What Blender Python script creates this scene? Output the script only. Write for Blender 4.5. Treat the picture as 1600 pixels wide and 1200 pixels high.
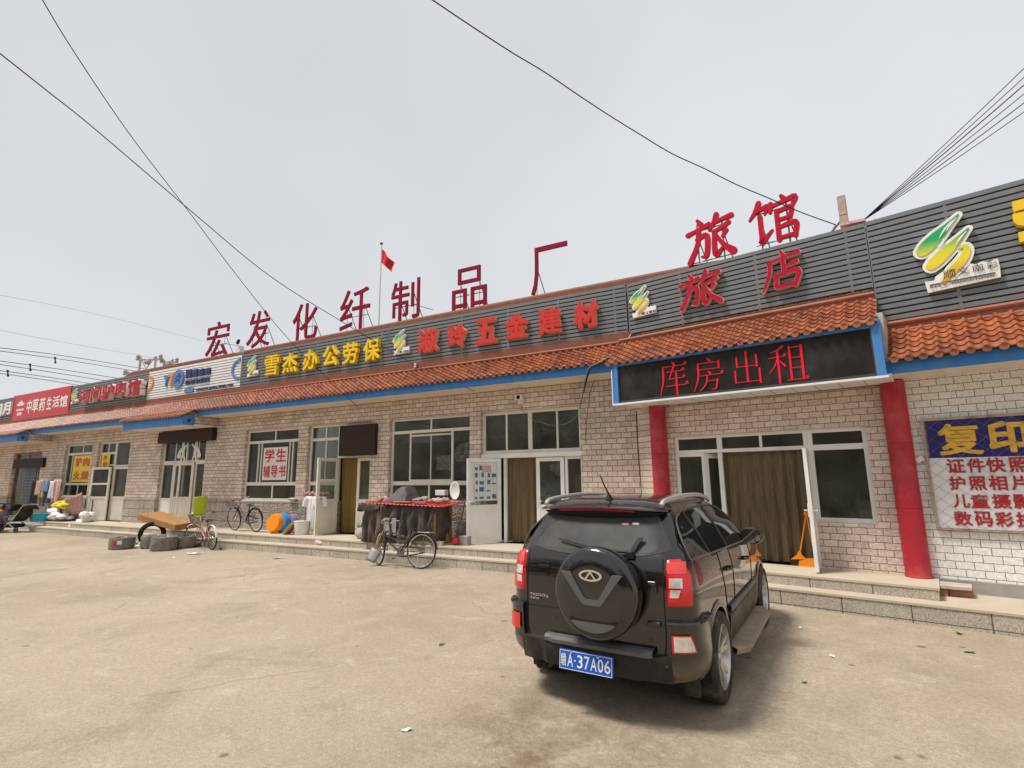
import bpy, bmesh, math, random
import numpy as np
from mathutils import Vector, Matrix
random.seed(7)
for _o in list(bpy.data.objects): bpy.data.objects.remove(_o)
SC = bpy.context.scene
COL = SC.collection
R = math.radians

# ------------------------------------------------------------------ camera
CAM_H, CAM_F, CAM_P, CAM_R, CAM_A = 1.77, 812.03, R(10.17), R(-0.658), R(180-61.996)
_fw = np.array([math.cos(CAM_A), math.sin(CAM_A), 0]); _rt = np.array([math.sin(CAM_A), -math.cos(CAM_A), 0]); _up = np.array([0, 0, 1.])
_F = math.cos(CAM_P)*_fw+math.sin(CAM_P)*_up; _U = -math.sin(CAM_P)*_fw+math.cos(CAM_P)*_up
_R2 = math.cos(CAM_R)*_rt+math.sin(CAM_R)*_U; _U2 = -math.sin(CAM_R)*_rt+math.cos(CAM_R)*_U
cam_d = bpy.data.cameras.new('camera'); cam = bpy.data.objects.new('camera', cam_d); COL.objects.link(cam)
cam_d.sensor_fit = 'HORIZONTAL'; cam_d.sensor_width = 36.0; cam_d.lens = CAM_F/1600*36.0
cam_d.clip_start = 0.05; cam_d.clip_end = 2000
_m = Matrix.Identity(4)
for _i in range(3):
    _m[_i][0] = _R2[_i]; _m[_i][1] = _U2[_i]; _m[_i][2] = -_F[_i]
_m[2][3] = CAM_H
cam.matrix_world = _m
SC.camera = cam

# ------------------------------------------------------------------ sky and sun (hazy overcast)
SUN_EL, SUN_AZ = R(64), R(222)           # azimuth measured from +X towards +Y: the sun stands behind the camera, to its left
W = bpy.data.worlds.new('World'); SC.world = W; W.use_nodes = True
_n = W.node_tree.nodes; _l = W.node_tree.links
_bg = _n['Background']
_sky = _n.new('ShaderNodeTexSky'); _sky.sky_type = 'NISHITA'; _sky.sun_disc = False
_sky.sun_elevation = SUN_EL; _sky.sun_rotation = R(90)-SUN_AZ; _sky.dust_density = 4.0; _sky.air_density = 1.0
_mx = _n.new('ShaderNodeMix'); _mx.data_type = 'RGBA'; _mx.inputs[0].default_value = 0.93
_mx.inputs[7].default_value = (5.35, 5.5, 5.7, 1)
_l.new(_sky.outputs[0], _mx.inputs[6])
# thin and thick parts of the cloud sheet, brighter towards the sun's side of the sky
_tc = _n.new('ShaderNodeTexCoord'); _nz = _n.new('ShaderNodeTexNoise'); _nz.inputs['Scale'].default_value = 1.3; _nz.inputs['Detail'].default_value = 3
_l.new(_tc.outputs['Generated'], _nz.inputs['Vector'])
_mr = _n.new('ShaderNodeMapRange'); _mr.inputs[1].default_value = 0.3; _mr.inputs[2].default_value = 0.7; _mr.inputs[3].default_value = 0.9; _mr.inputs[4].default_value = 1.06
_l.new(_nz.outputs['Fac'], _mr.inputs[0])
_ml = _n.new('ShaderNodeMix'); _ml.data_type = 'RGBA'; _ml.blend_type = 'MULTIPLY'; _ml.inputs[0].default_value = 1
_l.new(_mx.outputs[2], _ml.inputs[6]); _l.new(_mr.outputs[0], _ml.inputs[7])
_l.new(_ml.outputs[2], _bg.inputs['Color']); _bg.inputs['Strength'].default_value = 0.10
sun_d = bpy.data.lights.new('sun', 'SUN'); sun = bpy.data.objects.new('sun', sun_d); COL.objects.link(sun)
sun_d.energy = 2.9; sun_d.angle = R(14); sun_d.color = (1.0, 0.94, 0.85)
sun.rotation_euler = Vector((math.cos(SUN_EL)*math.cos(SUN_AZ), math.cos(SUN_EL)*math.sin(SUN_AZ), math.sin(SUN_EL))).to_track_quat('Z', 'Y').to_euler()
VS = SC.view_settings
VS.view_transform = 'Standard'; VS.look = 'None'; VS.gamma = 1; VS.exposure = 0.50; VS.use_curve_mapping = False
SC.cycles.max_bounces = 8; SC.cycles.use_denoising = True

# ------------------------------------------------------------------ frames: the frontage bends twice
class Frame:
    def __init__(s, ox, oy, deg):
        s.o = np.array([ox, oy, 0.]); s.a = R(deg); s.deg = deg
        s.t = np.array([math.cos(s.a), math.sin(s.a), 0]); s.n = np.array([-s.t[1], s.t[0], 0])
    def w(s, u, y, z): return Vector(tuple(s.o+s.t*u+s.n*y+np.array([0, 0, z])))
    def at(s, px, py, y=0.):                     # photo point -> (u, z) on the plane at depth y
        d = ray(px, py); c = np.array([0, 0, CAM_H]); p0 = s.o+s.n*y
        p = c+d*np.dot(p0-c, s.n)/np.dot(d, s.n)
        return float(np.dot(p-s.o, s.t)), float(p[2])
    def rect(s, x0, y0, x1, y1, y=0.):
        mx, my = (x0+x1)/2, (y0+y1)/2
        return s.at(x0, my, y)[0], s.at(x1, my, y)[0], s.at(mx, y1, y)[1], s.at(mx, y0, y)[1]
def ray(px, py):
    return _R2*((px-800)/CAM_F)-_U2*((py-600)/CAM_F)+_F
def ground(px, py, z=0.):
    d = ray(px, py); p = np.array([0, 0, CAM_H])+d*(z-CAM_H)/d[2]
    return float(p[0]), float(p[1])
def along(px, py, dist):
    d = ray(px, py); p = np.array([0, 0, CAM_H])+d/np.linalg.norm(d)*dist
    return Vector(tuple(p))
FM = Frame(0, 10.35, 0)
FH = Frame(0.5, 9.49, -10.5)
_o = FH.w(0.95, 0, 0)
FR = Frame(_o.x, _o.y, -13.0)

# ------------------------------------------------------------------ materials
MATS = {}
def mat(name, col, rough=0.7, metal=0.0, var=0.12, scale=6.0, bump=0.0, bscale=30.0, spec=0.3, coat=0.0, dirt=None, dscale=1.5, damt=0.5, emit=None, alpha=None, stretch=None, ior=1.5):
    if name in MATS: return MATS[name]
    m = bpy.data.materials.new(name); m.use_nodes = True; MATS[name] = m
    nt = m.node_tree; N = nt.nodes; L = nt.links; b = N['Principled BSDF']
    b.inputs['Roughness'].default_value = rough; b.inputs['Metallic'].default_value = metal
    b.inputs['Specular IOR Level'].default_value = spec; b.inputs['Coat Weight'].default_value = coat
    b.inputs['Coat Roughness'].default_value = 0.03; b.inputs['IOR'].default_value = ior
    tc = N.new('ShaderNodeTexCoord'); vec = tc.outputs['Object']
    if stretch:
        mp = N.new('ShaderNodeMapping'); mp.inputs['Scale'].default_value = stretch; L.new(vec, mp.inputs['Vector']); vec = mp.outputs['Vector']
    nz = N.new('ShaderNodeTexNoise'); nz.inputs['Scale'].default_value = scale; nz.inputs['Detail'].default_value = 5; L.new(vec, nz.inputs['Vector'])
    r = N.new('ShaderNodeMapRange'); r.inputs[1].default_value = 0.3; r.inputs[2].default_value = 0.7; r.inputs[3].default_value = 1-var; r.inputs[4].default_value = 1+var
    L.new(nz.outputs['Fac'], r.inputs[0])
    mu = N.new('ShaderNodeMix'); mu.data_type = 'RGBA'; mu.blend_type = 'MULTIPLY'; mu.inputs[0].default_value = 1
    mu.inputs[6].default_value = (*col, 1); L.new(r.outputs[0], mu.inputs[7]); out = mu.outputs[2]
    if dirt:
        n2 = N.new('ShaderNodeTexNoise'); n2.inputs['Scale'].default_value = dscale; n2.inputs['Detail'].default_value = 8; n2.inputs['Roughness'].default_value = 0.65; L.new(vec, n2.inputs['Vector'])
        r2 = N.new('ShaderNodeMapRange'); r2.inputs[1].default_value = 0.48; r2.inputs[2].default_value = 0.7; r2.inputs[4].default_value = damt; L.new(n2.outputs['Fac'], r2.inputs[0])
        m2 = N.new('ShaderNodeMix'); m2.data_type = 'RGBA'; L.new(r2.outputs[0], m2.inputs[0]); L.new(out, m2.inputs[6]); m2.inputs[7].default_value = (*dirt, 1); out = m2.outputs[2]
    L.new(out, b.inputs['Base Color'])
    if bump:
        n3 = N.new('ShaderNodeTexNoise'); n3.inputs['Scale'].default_value = bscale; n3.inputs['Detail'].default_value = 4; L.new(vec, n3.inputs['Vector'])
        bp = N.new('ShaderNodeBump'); bp.inputs['Strength'].default_value = 1; bp.inputs['Distance'].default_value = bump; L.new(n3.outputs['Fac'], bp.inputs['Height']); L.new(bp.outputs[0], b.inputs['Normal'])
    if emit:
        b.inputs['Emission Color'].default_value = (*col, 1); b.inputs['Emission Strength'].default_value = emit
    if alpha is not None: b.inputs['Alpha'].default_value = alpha
    return m

def brick_mat(name, c1, c2, mortar, bw, bh, ms, rel=0.02, stain=(0.12, 0.10, 0.08), stamt=0.35, offset=0.5, wrinkle=1.0, warp=0.012, grain=(28, .8, 1.15)):
    m = bpy.data.materials.new(name); m.use_nodes = True; MATS[name] = m
    nt = m.node_tree; N = nt.nodes; L = nt.links; b = N['Principled BSDF']; b.inputs['Roughness'].default_value = 0.85
    b.inputs['Specular IOR Level'].default_value = 0.25
    tc = N.new('ShaderNodeTexCoord'); sp = N.new('ShaderNodeSeparateXYZ'); L.new(tc.outputs['Object'], sp.inputs[0])
    ad = N.new('ShaderNodeMath'); ad.operation = 'ADD'; L.new(sp.outputs[0], ad.inputs[0]); L.new(sp.outputs[1], ad.inputs[1])
    cb = N.new('ShaderNodeCombineXYZ'); L.new(ad.outputs[0], cb.inputs[0]); L.new(sp.outputs[2], cb.inputs[1])
    # slightly crooked courses
    wn = N.new('ShaderNodeTexNoise'); wn.inputs['Scale'].default_value = 1.7; L.new(tc.outputs['Object'], wn.inputs['Vector'])
    wm = N.new('ShaderNodeMix'); wm.data_type = 'VECTOR'; wm.inputs[0].default_value = warp
    L.new(cb.outputs[0], wm.inputs[4]); L.new(wn.outputs['Color'], wm.inputs[5])
    br = N.new('ShaderNodeTexBrick'); br.inputs['Scale'].default_value = 1; br.inputs['Brick Width'].default_value = bw; br.inputs['Row Height'].default_value = bh
    br.inputs['Mortar Size'].default_value = ms; br.inputs['Mortar Smooth'].default_value = 0.25; br.offset = offset; br.inputs['Bias'].default_value = 0.0
    br.inputs['Color1'].default_value = (*c1, 1); br.inputs['Color2'].default_value = (*c2, 1); br.inputs['Mortar'].default_value = (*mortar, 1)
    L.new(wm.outputs[1], br.inputs['Vector'])
    n1 = N.new('ShaderNodeTexNoise'); n1.inputs['Scale'].default_value = 0.9; n1.inputs['Detail'].default_value = 7; n1.inputs['Roughness'].default_value = 0.6; L.new(tc.outputs['Object'], n1.inputs['Vector'])
    r1 = N.new('ShaderNodeMapRange'); r1.inputs[1].default_value = 0.42; r1.inputs[2].default_value = 0.75; r1.inputs[4].default_value = stamt; L.new(n1.outputs['Fac'], r1.inputs[0])
    m1 = N.new('ShaderNodeMix'); m1.data_type = 'RGBA'; L.new(r1.outputs[0], m1.inputs[0]); L.new(br.outputs['Color'], m1.inputs[6]); m1.inputs[7].default_value = (*stain, 1)
    # rain streaks of uneven length running down the face
    ms_ = N.new('ShaderNodeMapping'); ms_.inputs['Scale'].default_value = (5, 5, .45); L.new(tc.outputs['Object'], ms_.inputs['Vector'])
    ns = N.new('ShaderNodeTexNoise'); ns.inputs['Scale'].default_value = 1; ns.inputs['Detail'].default_value = 6; ns.inputs['Roughness'].default_value = .6; L.new(ms_.outputs[0], ns.inputs['Vector'])
    rs = N.new('ShaderNodeMapRange'); rs.inputs[1].default_value = .55; rs.inputs[2].default_value = .78; rs.inputs[4].default_value = stamt*.9; L.new(ns.outputs['Fac'], rs.inputs[0])
    mz = N.new('ShaderNodeMix'); mz.data_type = 'RGBA'; L.new(rs.outputs[0], mz.inputs[0]); L.new(m1.outputs[2], mz.inputs[6]); mz.inputs[7].default_value = (stain[0]*1.6, stain[1]*1.5, stain[2]*1.4, 1); m1 = mz
    n2 = N.new('ShaderNodeTexNoise'); n2.inputs['Scale'].default_value = grain[0]; n2.inputs['Detail'].default_value = 4; L.new(tc.outputs['Object'], n2.inputs['Vector'])
    r2 = N.new('ShaderNodeMapRange'); r2.inputs[1].default_value = 0.3; r2.inputs[2].default_value = 0.7; r2.inputs[3].default_value = grain[1]; r2.inputs[4].default_value = grain[2]; L.new(n2.outputs['Fac'], r2.inputs[0])
    m2 = N.new('ShaderNodeMix'); m2.data_type = 'RGBA'; m2.blend_type = 'MULTIPLY'; m2.inputs[0].default_value = 1; L.new(m1.outputs[2], m2.inputs[6]); L.new(r2.outputs[0], m2.inputs[7])
    L.new(m2.outputs[2], b.inputs['Base Color'])
    inv = N.new('ShaderNodeMath'); inv.operation = 'SUBTRACT'; inv.inputs[0].default_value = 1; L.new(br.outputs['Fac'], inv.inputs[1])
    mp = N.new('ShaderNodeMapping'); mp.inputs['Scale'].default_value = (1, 1, 2.4); L.new(tc.outputs['Object'], mp.inputs['Vector'])
    n3 = N.new('ShaderNodeTexNoise'); n3.inputs['Scale'].default_value = 14; n3.inputs['Detail'].default_value = 3; L.new(mp.outputs[0], n3.inputs['Vector'])
    mu = N.new('ShaderNodeMath'); mu.operation = 'MULTIPLY_ADD'; L.new(n3.outputs['Fac'], mu.inputs[0]); mu.inputs[1].default_value = wrinkle; L.new(inv.outputs[0], mu.inputs[2])
    bp = N.new('ShaderNodeBump'); bp.inputs['Distance'].default_value = rel; L.new(mu.outputs[0], bp.inputs['Height']); L.new(bp.outputs[0], b.inputs['Normal'])
    return m

brick_mat('beige_split_brick', (0.81, 0.675, 0.57), (0.60, 0.485, 0.40), (0.26, 0.195, 0.15), 0.212, 0.109, 0.006, 0.018)
brick_mat('pink_split_brick', (0.83, 0.69, 0.60), (0.66, 0.53, 0.45), (0.29, 0.22, 0.18), 0.19, 0.097, 0.005, 0.018, stamt=0.2)
brick_mat('white_split_brick', (0.88, 0.865, 0.83), (0.83, 0.815, 0.78), (0.20, 0.17, 0.14), 0.19, 0.099, 0.0038, 0.010, stamt=0.08, wrinkle=0.5, warp=.004)
brick_mat('rough_granite_block', (0.66, 0.575, 0.50), (0.54, 0.47, 0.41), (0.36, 0.30, 0.255), 0.62, 0.275, 0.012, 0.06, stamt=0.4, wrinkle=2.2)
brick_mat('granite_slab_riser', (0.48, 0.42, 0.35), (0.41, 0.36, 0.305), (0.13, 0.11, 0.09), 0.58, 0.6, 0.006, 0.004, stamt=0.3, offset=0, wrinkle=0.3, grain=(75, .5, 1.45))

def glass_mat(name, tint, opac, rough=0.02):
    m = bpy.data.materials.new(name); m.use_nodes = True; MATS[name] = m
    nt = m.node_tree; N = nt.nodes; L = nt.links; N.remove(N['Principled BSDF'])
    o = N['Material Output']
    tr = N.new('ShaderNodeBsdfTransparent'); tr.inputs[0].default_value = (*tint, 1)
    df = N.new('ShaderNodeBsdfDiffuse'); df.inputs[0].default_value = (0.25, 0.255, 0.215, 1)
    tc = N.new('ShaderNodeTexCoord'); nz = N.new('ShaderNodeTexNoise'); nz.inputs['Scale'].default_value = 2.2; nz.inputs['Detail'].default_value = 6; L.new(tc.outputs['Object'], nz.inputs['Vector'])
    r = N.new('ShaderNodeMapRange'); r.inputs[1].default_value = 0.35; r.inputs[2].default_value = 0.75; r.inputs[3].default_value = opac*0.5; r.inputs[4].default_value = opac*1.5; L.new(nz.outputs['Fac'], r.inputs[0])
    m1 = N.new('ShaderNodeMixShader'); L.new(r.outputs[0], m1.inputs[0]); L.new(tr.outputs[0], m1.inputs[1]); L.new(df.outputs[0], m1.inputs[2])
    gl = N.new('ShaderNodeBsdfGlossy'); gl.inputs['Roughness'].default_value = rough
    fr = N.new('ShaderNodeFresnel'); fr.inputs['IOR'].default_value = 1.33
    m2 = N.new('ShaderNodeMixShader'); L.new(fr.outputs[0], m2.inputs[0]); L.new(m1.outputs[0], m2.inputs[1]); L.new(gl.outputs[0], m2.inputs[2])
    L.new(m2.outputs[0], o.inputs['Surface'])
    return m
glass_mat('window_glass', (0.84, 0.88, 0.82), 0.17)

def M(n): return MATS[n]
mat('upvc_cream', (0.72, 0.68, 0.59), 0.45, var=0.06, dirt=(0.36, 0.30, 0.22), dscale=3, damt=0.35)
mat('upvc_white', (0.80, 0.80, 0.77), 0.4, var=0.04, dirt=(0.42, 0.37, 0.30), dscale=3, damt=0.3)
mat('slat_grey', (0.185, 0.192, 0.203), 0.45, metal=0.3, var=0.08, dirt=(0.19, 0.18, 0.165), dscale=1.2, damt=0.35)
mat('slat_white', (0.74, 0.74, 0.72), 0.5, var=0.04, dirt=(0.5, 0.47, 0.42), dscale=1, damt=0.25)
mat('gap_black', (0.012, 0.012, 0.013), 0.8)
mat('letter_yellow', (0.82, 0.56, 0.02), 0.4, var=0.05, dirt=(0.62, 0.42, 0.05), dscale=5, damt=0.3)
mat('letter_red', (0.60, 0.035, 0.03), 0.4, var=0.06, dirt=(0.45, 0.05, 0.05), dscale=5, damt=0.3)
mat('letter_crimson', (0.45, 0.004, 0.025), 0.45, spec=.15, var=0.08, dirt=(0.3, 0.03, 0.04), dscale=5, damt=0.3)
mat('letter_maroon', (0.235, 0.008, 0.028), 0.6, var=0.1, spec=.1)
mat('letter_edge_peach', (0.74, 0.40, 0.22), 0.5)
mat('letter_edge_pink', (0.72, 0.42, 0.36), 0.5)
mat('letter_white', (0.78, 0.77, 0.72), 0.5, var=0.05)
mat('sign_red', (0.52, 0.03, 0.04), 0.4, var=0.06)
mat('print_navy', (0.035, 0.05, 0.17), 0.5)
mat('print_blue', (0.10, 0.20, 0.42), 0.5)
mat('print_orange', (0.72, 0.25, 0.04), 0.5)
mat('print_green', (0.02, 0.34, 0.09), 0.5)
mat('print_dark', (0.06, 0.06, 0.06), 0.5)
mat('fascia_blue', (0.04, 0.21, 0.56), 0.55, var=0.10, dirt=(0.12, 0.22, 0.36), dscale=2.5, damt=0.7, stretch=(1.5, 1.5, .5))
mat('soffit_cream', (0.72, 0.64, 0.54), 0.75, var=0.06, dirt=(0.38, 0.30, 0.22), dscale=1.2, damt=0.35)
mat('trim_white', (0.74, 0.73, 0.70), 0.5, var=0.04)
mat('column_red', (0.43, 0.026, 0.045), 0.45, spec=.25, var=0.07, scale=2.5, dirt=(0.50, 0.12, 0.11), dscale=1.6, damt=0.75)
mat('capping_tile', (0.22, 0.075, 0.042), 0.65, var=0.18, scale=5, dirt=(0.15, 0.08, 0.05), dscale=2.5, damt=0.6, bump=0.004)
mat('ridge_terracotta', (0.33, 0.115, 0.066), 0.6, var=0.14, scale=5, dirt=(0.17, 0.10, 0.07), dscale=2.5, damt=0.55, bump=0.004)
mat('ridge_band', (0.21, 0.078, 0.048), 0.7, var=0.14, scale=5, dirt=(0.14, 0.085, 0.06), dscale=2.5, damt=0.6, bump=0.004)
mat('led_black', (0.020, 0.018, 0.017), 0.6, spec=.12, var=0.15, scale=1.5, dirt=(0.06, 0.055, 0.05), dscale=1.5, damt=0.5)
mat('led_brown', (0.045, 0.026, 0.022), 0.6, spec=.12, var=0.1)
mat('led_red_lit', (0.72, 0.004, 0.02), 0.5, emit=0.10)
mat('interior_wall', (0.26, 0.24, 0.20), 0.9, var=0.3, scale=1.2)
mat('interior_floor', (0.12, 0.10, 0.08), 0.8)
mat('concrete_grey', (0.33, 0.31, 0.28), 0.85, var=0.12, bump=0.003)
mat('roof_plain', (0.25, 0.22, 0.20), 0.9)
mat('step_top', (0.50, 0.43, 0.335), 0.8, var=0.1, scale=3, dirt=(0.36, 0.29, 0.215), dscale=1.5, damt=0.5)
mat('steel_grey', (0.30, 0.29, 0.28), 0.5, metal=0.6, dirt=(0.25, 0.14, 0.08), dscale=4, damt=0.5)
mat('steel_rust', (0.42, 0.33, 0.27), 0.6, metal=0.2, dirt=(0.24, 0.10, 0.05), dscale=5, damt=0.9)
mat('chrome', (0.75, 0.75, 0.75), 0.18, metal=1.0, var=0.02)
mat('black_plastic', (0.018, 0.018, 0.019), 0.5, var=0.1)
mat('dark_plastic', (0.05, 0.05, 0.052), 0.5, var=0.1)
mat('rubber', (0.022, 0.021, 0.02), 0.85, var=0.2, dirt=(0.14, 0.12, 0.095), dscale=6, damt=0.45)
mat('cable_black', (0.015, 0.015, 0.016), 0.7)
mat('wood_brown', (0.34, 0.21, 0.10), 0.7, var=0.25, stretch=(1, 1, 8), bump=0.002)
mat('orange_plastic', (0.85, 0.25, 0.015), 0.35, var=0.04)
mat('blue_plastic', (0.05, 0.25, 0.50), 0.4, var=0.05)
mat('cyan_plastic', (0.03, 0.36, 0.48), 0.4, var=0.05)
mat('white_plastic', (0.72, 0.71, 0.68), 0.4, var=0.05, dirt=(0.5, 0.45, 0.4), dscale=4, damt=0.4)
mat('lime_plastic', (0.42, 0.52, 0.02), 0.4, var=0.06)
mat('paper_white', (0.72, 0.71, 0.68), 0.8, var=0.06)
mat('poster_yellow', (0.80, 0.62, 0.03), 0.6, var=0.05)
mat('vinyl_navy', (0.025, 0.022, 0.16), 0.35, var=0.12, bump=0.006, bscale=3)
mat('vinyl_white', (0.74, 0.74, 0.74), 0.35, var=0.03, bump=0.006, bscale=3)
mat('vinyl_gold', (0.76, 0.46, 0.05), 0.4)
mat('vinyl_red', (0.45, 0.025, 0.03), 0.4)
mat('brick_red', (0.33, 0.15, 0.09), 0.9, var=0.2, bump=0.004)
mat('stone_pale', (0.46, 0.40, 0.34), 0.9, var=0.2, bump=0.01, bscale=8)
# ------------------------------------------------------------------ mesh builder
class MB:
    def __init__(s): s.v = []; s.f = []; s.mi = []; s.sm = []
    def add(s, vs, fs, mi=0, smooth=False):
        k = len(s.v); s.v += [tuple(v) for v in vs]
        for f in fs: s.f.append(tuple(k+i for i in f)); s.mi.append(mi); s.sm.append(smooth)
        return s
    def box(s, x0, x1, y0, y1, z0, z1, mi=0):
        v = [(x0, y0, z0), (x1, y0, z0), (x1, y1, z0), (x0, y1, z0), (x0, y0, z1), (x1, y0, z1), (x1, y1, z1), (x0, y1, z1)]
        return s.add(v, [(0, 3, 2, 1), (4, 5, 6, 7), (0, 1, 5, 4), (1, 2, 6, 5), (2, 3, 7, 6), (3, 0, 4, 7)], mi)
    def obox(s, c, ax, ay, az, mi=0):            # box from centre and three half-axis vectors
        c = Vector(c); ax, ay, az = Vector(ax), Vector(ay), Vector(az)
        v = [c+ax*i+ay*j+az*k for k in (-1, 1) for j in (-1, 1) for i in (-1, 1)]
        return s.add(v, [(0, 2, 3, 1), (4, 5, 7, 6), (0, 1, 5, 4), (1, 3, 7, 5), (3, 2, 6, 7), (2, 0, 4, 6)], mi)
    def tube(s, pts, r, n=8, mi=0, caps=True, closed=False, smooth=True):
        P = [Vector(p) for p in pts]; m = len(P)
        rs = r if isinstance(r, (list, tuple)) else [r]*m
        vs = []; prev = None
        for i, p in enumerate(P):
            if closed: t = (P[(i+1) % m]-P[i-1])
            else: t = (P[min(i+1, m-1)]-P[max(i-1, 0)])
            t.normalize()
            if prev is None:
                a = Vector((0, 0, 1)) if abs(t.z) < .9 else Vector((1, 0, 0))
                u = t.cross(a).normalized()
            else:
                u = (prev-t*prev.dot(t)).normalized()
            prev = u; w = t.cross(u)
            vs += [p+(u*math.cos(2*math.pi*k/n)+w*math.sin(2*math.pi*k/n))*rs[i] for k in range(n)]
        fs = []
        for i in range(m if closed else m-1):
            j = (i+1) % m
            for k in range(n): fs.append((i*n+k, i*n+(k+1) % n, j*n+(k+1) % n, j*n+k))
        s.add(vs, fs, mi, smooth)
        if caps and not closed:
            s.add(vs[:n][::-1], [tuple(range(n))], mi); s.add(vs[-n:], [tuple(range(n))], mi)
        return s
    def lathe(s, prof, c=(0, 0, 0), axis='z', n=32, mi=0, smooth=True, a0=0, a1=2*math.pi):
        c = Vector(c); vs = []; full = abs(a1-a0-2*math.pi) < 1e-6; m = len(prof); na = n if full else n+1
        for k in range(na):
            a = a0+(a1-a0)*k/n; ca, sa = math.cos(a), math.sin(a)
            for r, h in prof:
                p = {'z': (r*ca, r*sa, h), 'y': (r*ca, h, r*sa), 'x': (h, r*ca, r*sa)}[axis]
                vs.append(c+Vector(p))
        fs = []
        for k in range(n):
            j = (k+1) % na
            for i in range(m-1): fs.append((k*m+i, j*m+i, j*m+i+1, k*m+i+1))
        return s.add(vs, fs, mi, smooth)
    def prism(s, poly, y0, y1, mi=0, mside=None):  # poly in (x,z), extruded along y
        n = len(poly)
        s.add([(x, y0, z) for x, z in poly], [tuple(range(n))], mi)
        s.add([(x, y1, z) for x, z in poly], [tuple(range(n))[::-1]], mi)
        vs = [(x, y0, z) for x, z in poly]+[(x, y1, z) for x, z in poly]
        return s.add(vs, [(i, n+i, n+(i+1) % n, (i+1) % n) for i in range(n)], mi if mside is None else mside)
    def slab(s, poly, z0, z1, mi=0, mtop=None):      # poly in (x,y), extruded in z
        n = len(poly)
        s.add([(x, y, z1) for x, y in poly], [tuple(range(n))], mi if mtop is None else mtop)
        s.add([(x, y, z0) for x, y in poly], [tuple(range(n))[::-1]], mi)
        vs = [(x, y, z0) for x, y in poly]+[(x, y, z1) for x, y in poly]
        return s.add(vs, [(i, (i+1) % n, n+(i+1) % n, n+i) for i in range(n)], mi)
    def grid(s, P, mi=0, smooth=True, wrap=False):   # P[i][j] points
        a, b = len(P), len(P[0]); vs = [p for row in P for p in row]; fs = []
        for i in range(a-1):
            for j in range(b if wrap else b-1):
                k = (j+1) % b; fs.append((i*b+j, i*b+k, (i+1)*b+k, (i+1)*b+j))
        return s.add(vs, fs, mi, smooth)
    def ball(s, c, r, mi=0, n=12, sq=(1, 1, 1)):
        P = []
        for i in range(n//2+1):
            th = math.pi*i/(n//2)
            P.append([(c[0]+r*sq[0]*math.sin(th)*math.cos(2*math.pi*k/n), c[1]+r*sq[1]*math.sin(th)*math.sin(2*math.pi*k/n), c[2]+r*sq[2]*math.cos(th)) for k in range(n)])
        return s.grid(P, mi, True, True)
    def build(s, name, mats, parent=None, bev=0.0, fix=False):
        me = bpy.data.meshes.new(name); me.from_pydata(s.v, [], s.f)
        for m in (mats if isinstance(mats, (list, tuple)) else [mats]): me.materials.append(M(m) if isinstance(m, str) else m)
        me.polygons.foreach_set('material_index', s.mi); me.polygons.foreach_set('use_smooth', s.sm)
        me.update()
        if any(s.sm): me.set_sharp_from_angle(angle=R(42))
        if fix:
            bm = bmesh.new(); bm.from_mesh(me); bmesh.ops.remove_doubles(bm, verts=bm.verts, dist=1e-5); bmesh.ops.recalc_face_normals(bm, faces=bm.faces); bm.to_mesh(me); bm.free()
        o = bpy.data.objects.new(name, me); COL.objects.link(o)
        if parent is not None: o.parent = parent
        if bev:
            b = o.modifiers.new('bevel', 'BEVEL'); b.width = bev; b.segments = 2; b.limit_method = 'ANGLE'; b.angle_limit = R(50)
        return o

def tag(o, label=None, cat=None, group=None, kind=None):
    if label: o['label'] = label
    if cat: o['category'] = cat
    if group: o['group'] = group
    if kind: o['kind'] = kind
    return o
def thing(name, label, cat, loc=(0, 0, 0), rot=0, group=None, frame=None):
    o = bpy.data.objects.new(name, None); COL.objects.link(o); o.empty_display_size = 0.2
    if frame is not None:
        o.location = frame.w(*loc); o.rotation_euler = (0, 0, frame.a+rot)
    else:
        o.location = loc; o.rotation_euler = (0, 0, rot)
    return tag(o, label, cat, group)
def copy_tree(o, parent=None):
    c = o.copy(); COL.objects.link(c)
    if parent is not None: c.parent = parent
    for ch in list(o.children): copy_tree(ch, c)
    return c

# ------------------------------------------------------------------ lettering
def glyph(ch, x0, x1, z0, z1, y, depth, bold=0.0, bev=0.0):
    """one character (or word) as an extruded mesh filling the rectangle; front face at depth y, body behind it"""
    c = bpy.data.curves.new('lettering', 'FONT'); c.body = ch; c.size = 1; b0 = 0.0; c.extrude = 0.5; c.resolution_u = 3
    o = bpy.data.objects.new('lettering', c); COL.objects.link(o)
    dg = bpy.context.evaluated_depsgraph_get(); dg.update()
    me = bpy.data.meshes.new_from_object(o.evaluated_get(dg))
    bpy.data.objects.remove(o); bpy.data.curves.remove(c)
    vs = np.array([v.co[:] for v in me.vertices]); fs = [tuple(p.vertices) for p in me.polygons]
    bpy.data.meshes.remove(me)
    ex = max(0.0, bold-b0)
    if ex > 0:                                   # thicker strokes: nudged copies, each a hair behind the last
        base, nf, k = vs, fs, len(vs); vs = [base]; fs = list(nf)
        for q, (dx, dz) in enumerate(((1, 1), (-1, 1), (1, -1), (-1, -1), (1.2, 0), (-1.2, 0), (0, 1.2), (0, -1.2))):
            vs.append(base+np.array([dx*ex, dz*ex, 0])); fs += [tuple(i+k*(q+1) for i in f) for f in nf]
        vs = np.concatenate(vs)
    mn, mx = vs.min(0), vs.max(0)
    X = x0+(vs[:, 0]-mn[0])/(mx[0]-mn[0])*(x1-x0); Z = z0+(vs[:, 1]-mn[1])/(mx[1]-mn[1])*(z1-z0)
    Y = y+depth*(0.5-vs[:, 2])
    if ex > 0: Y = Y+np.repeat(np.arange(9), k)*.0007
    return list(zip(X, Y, Z)), fs
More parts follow.
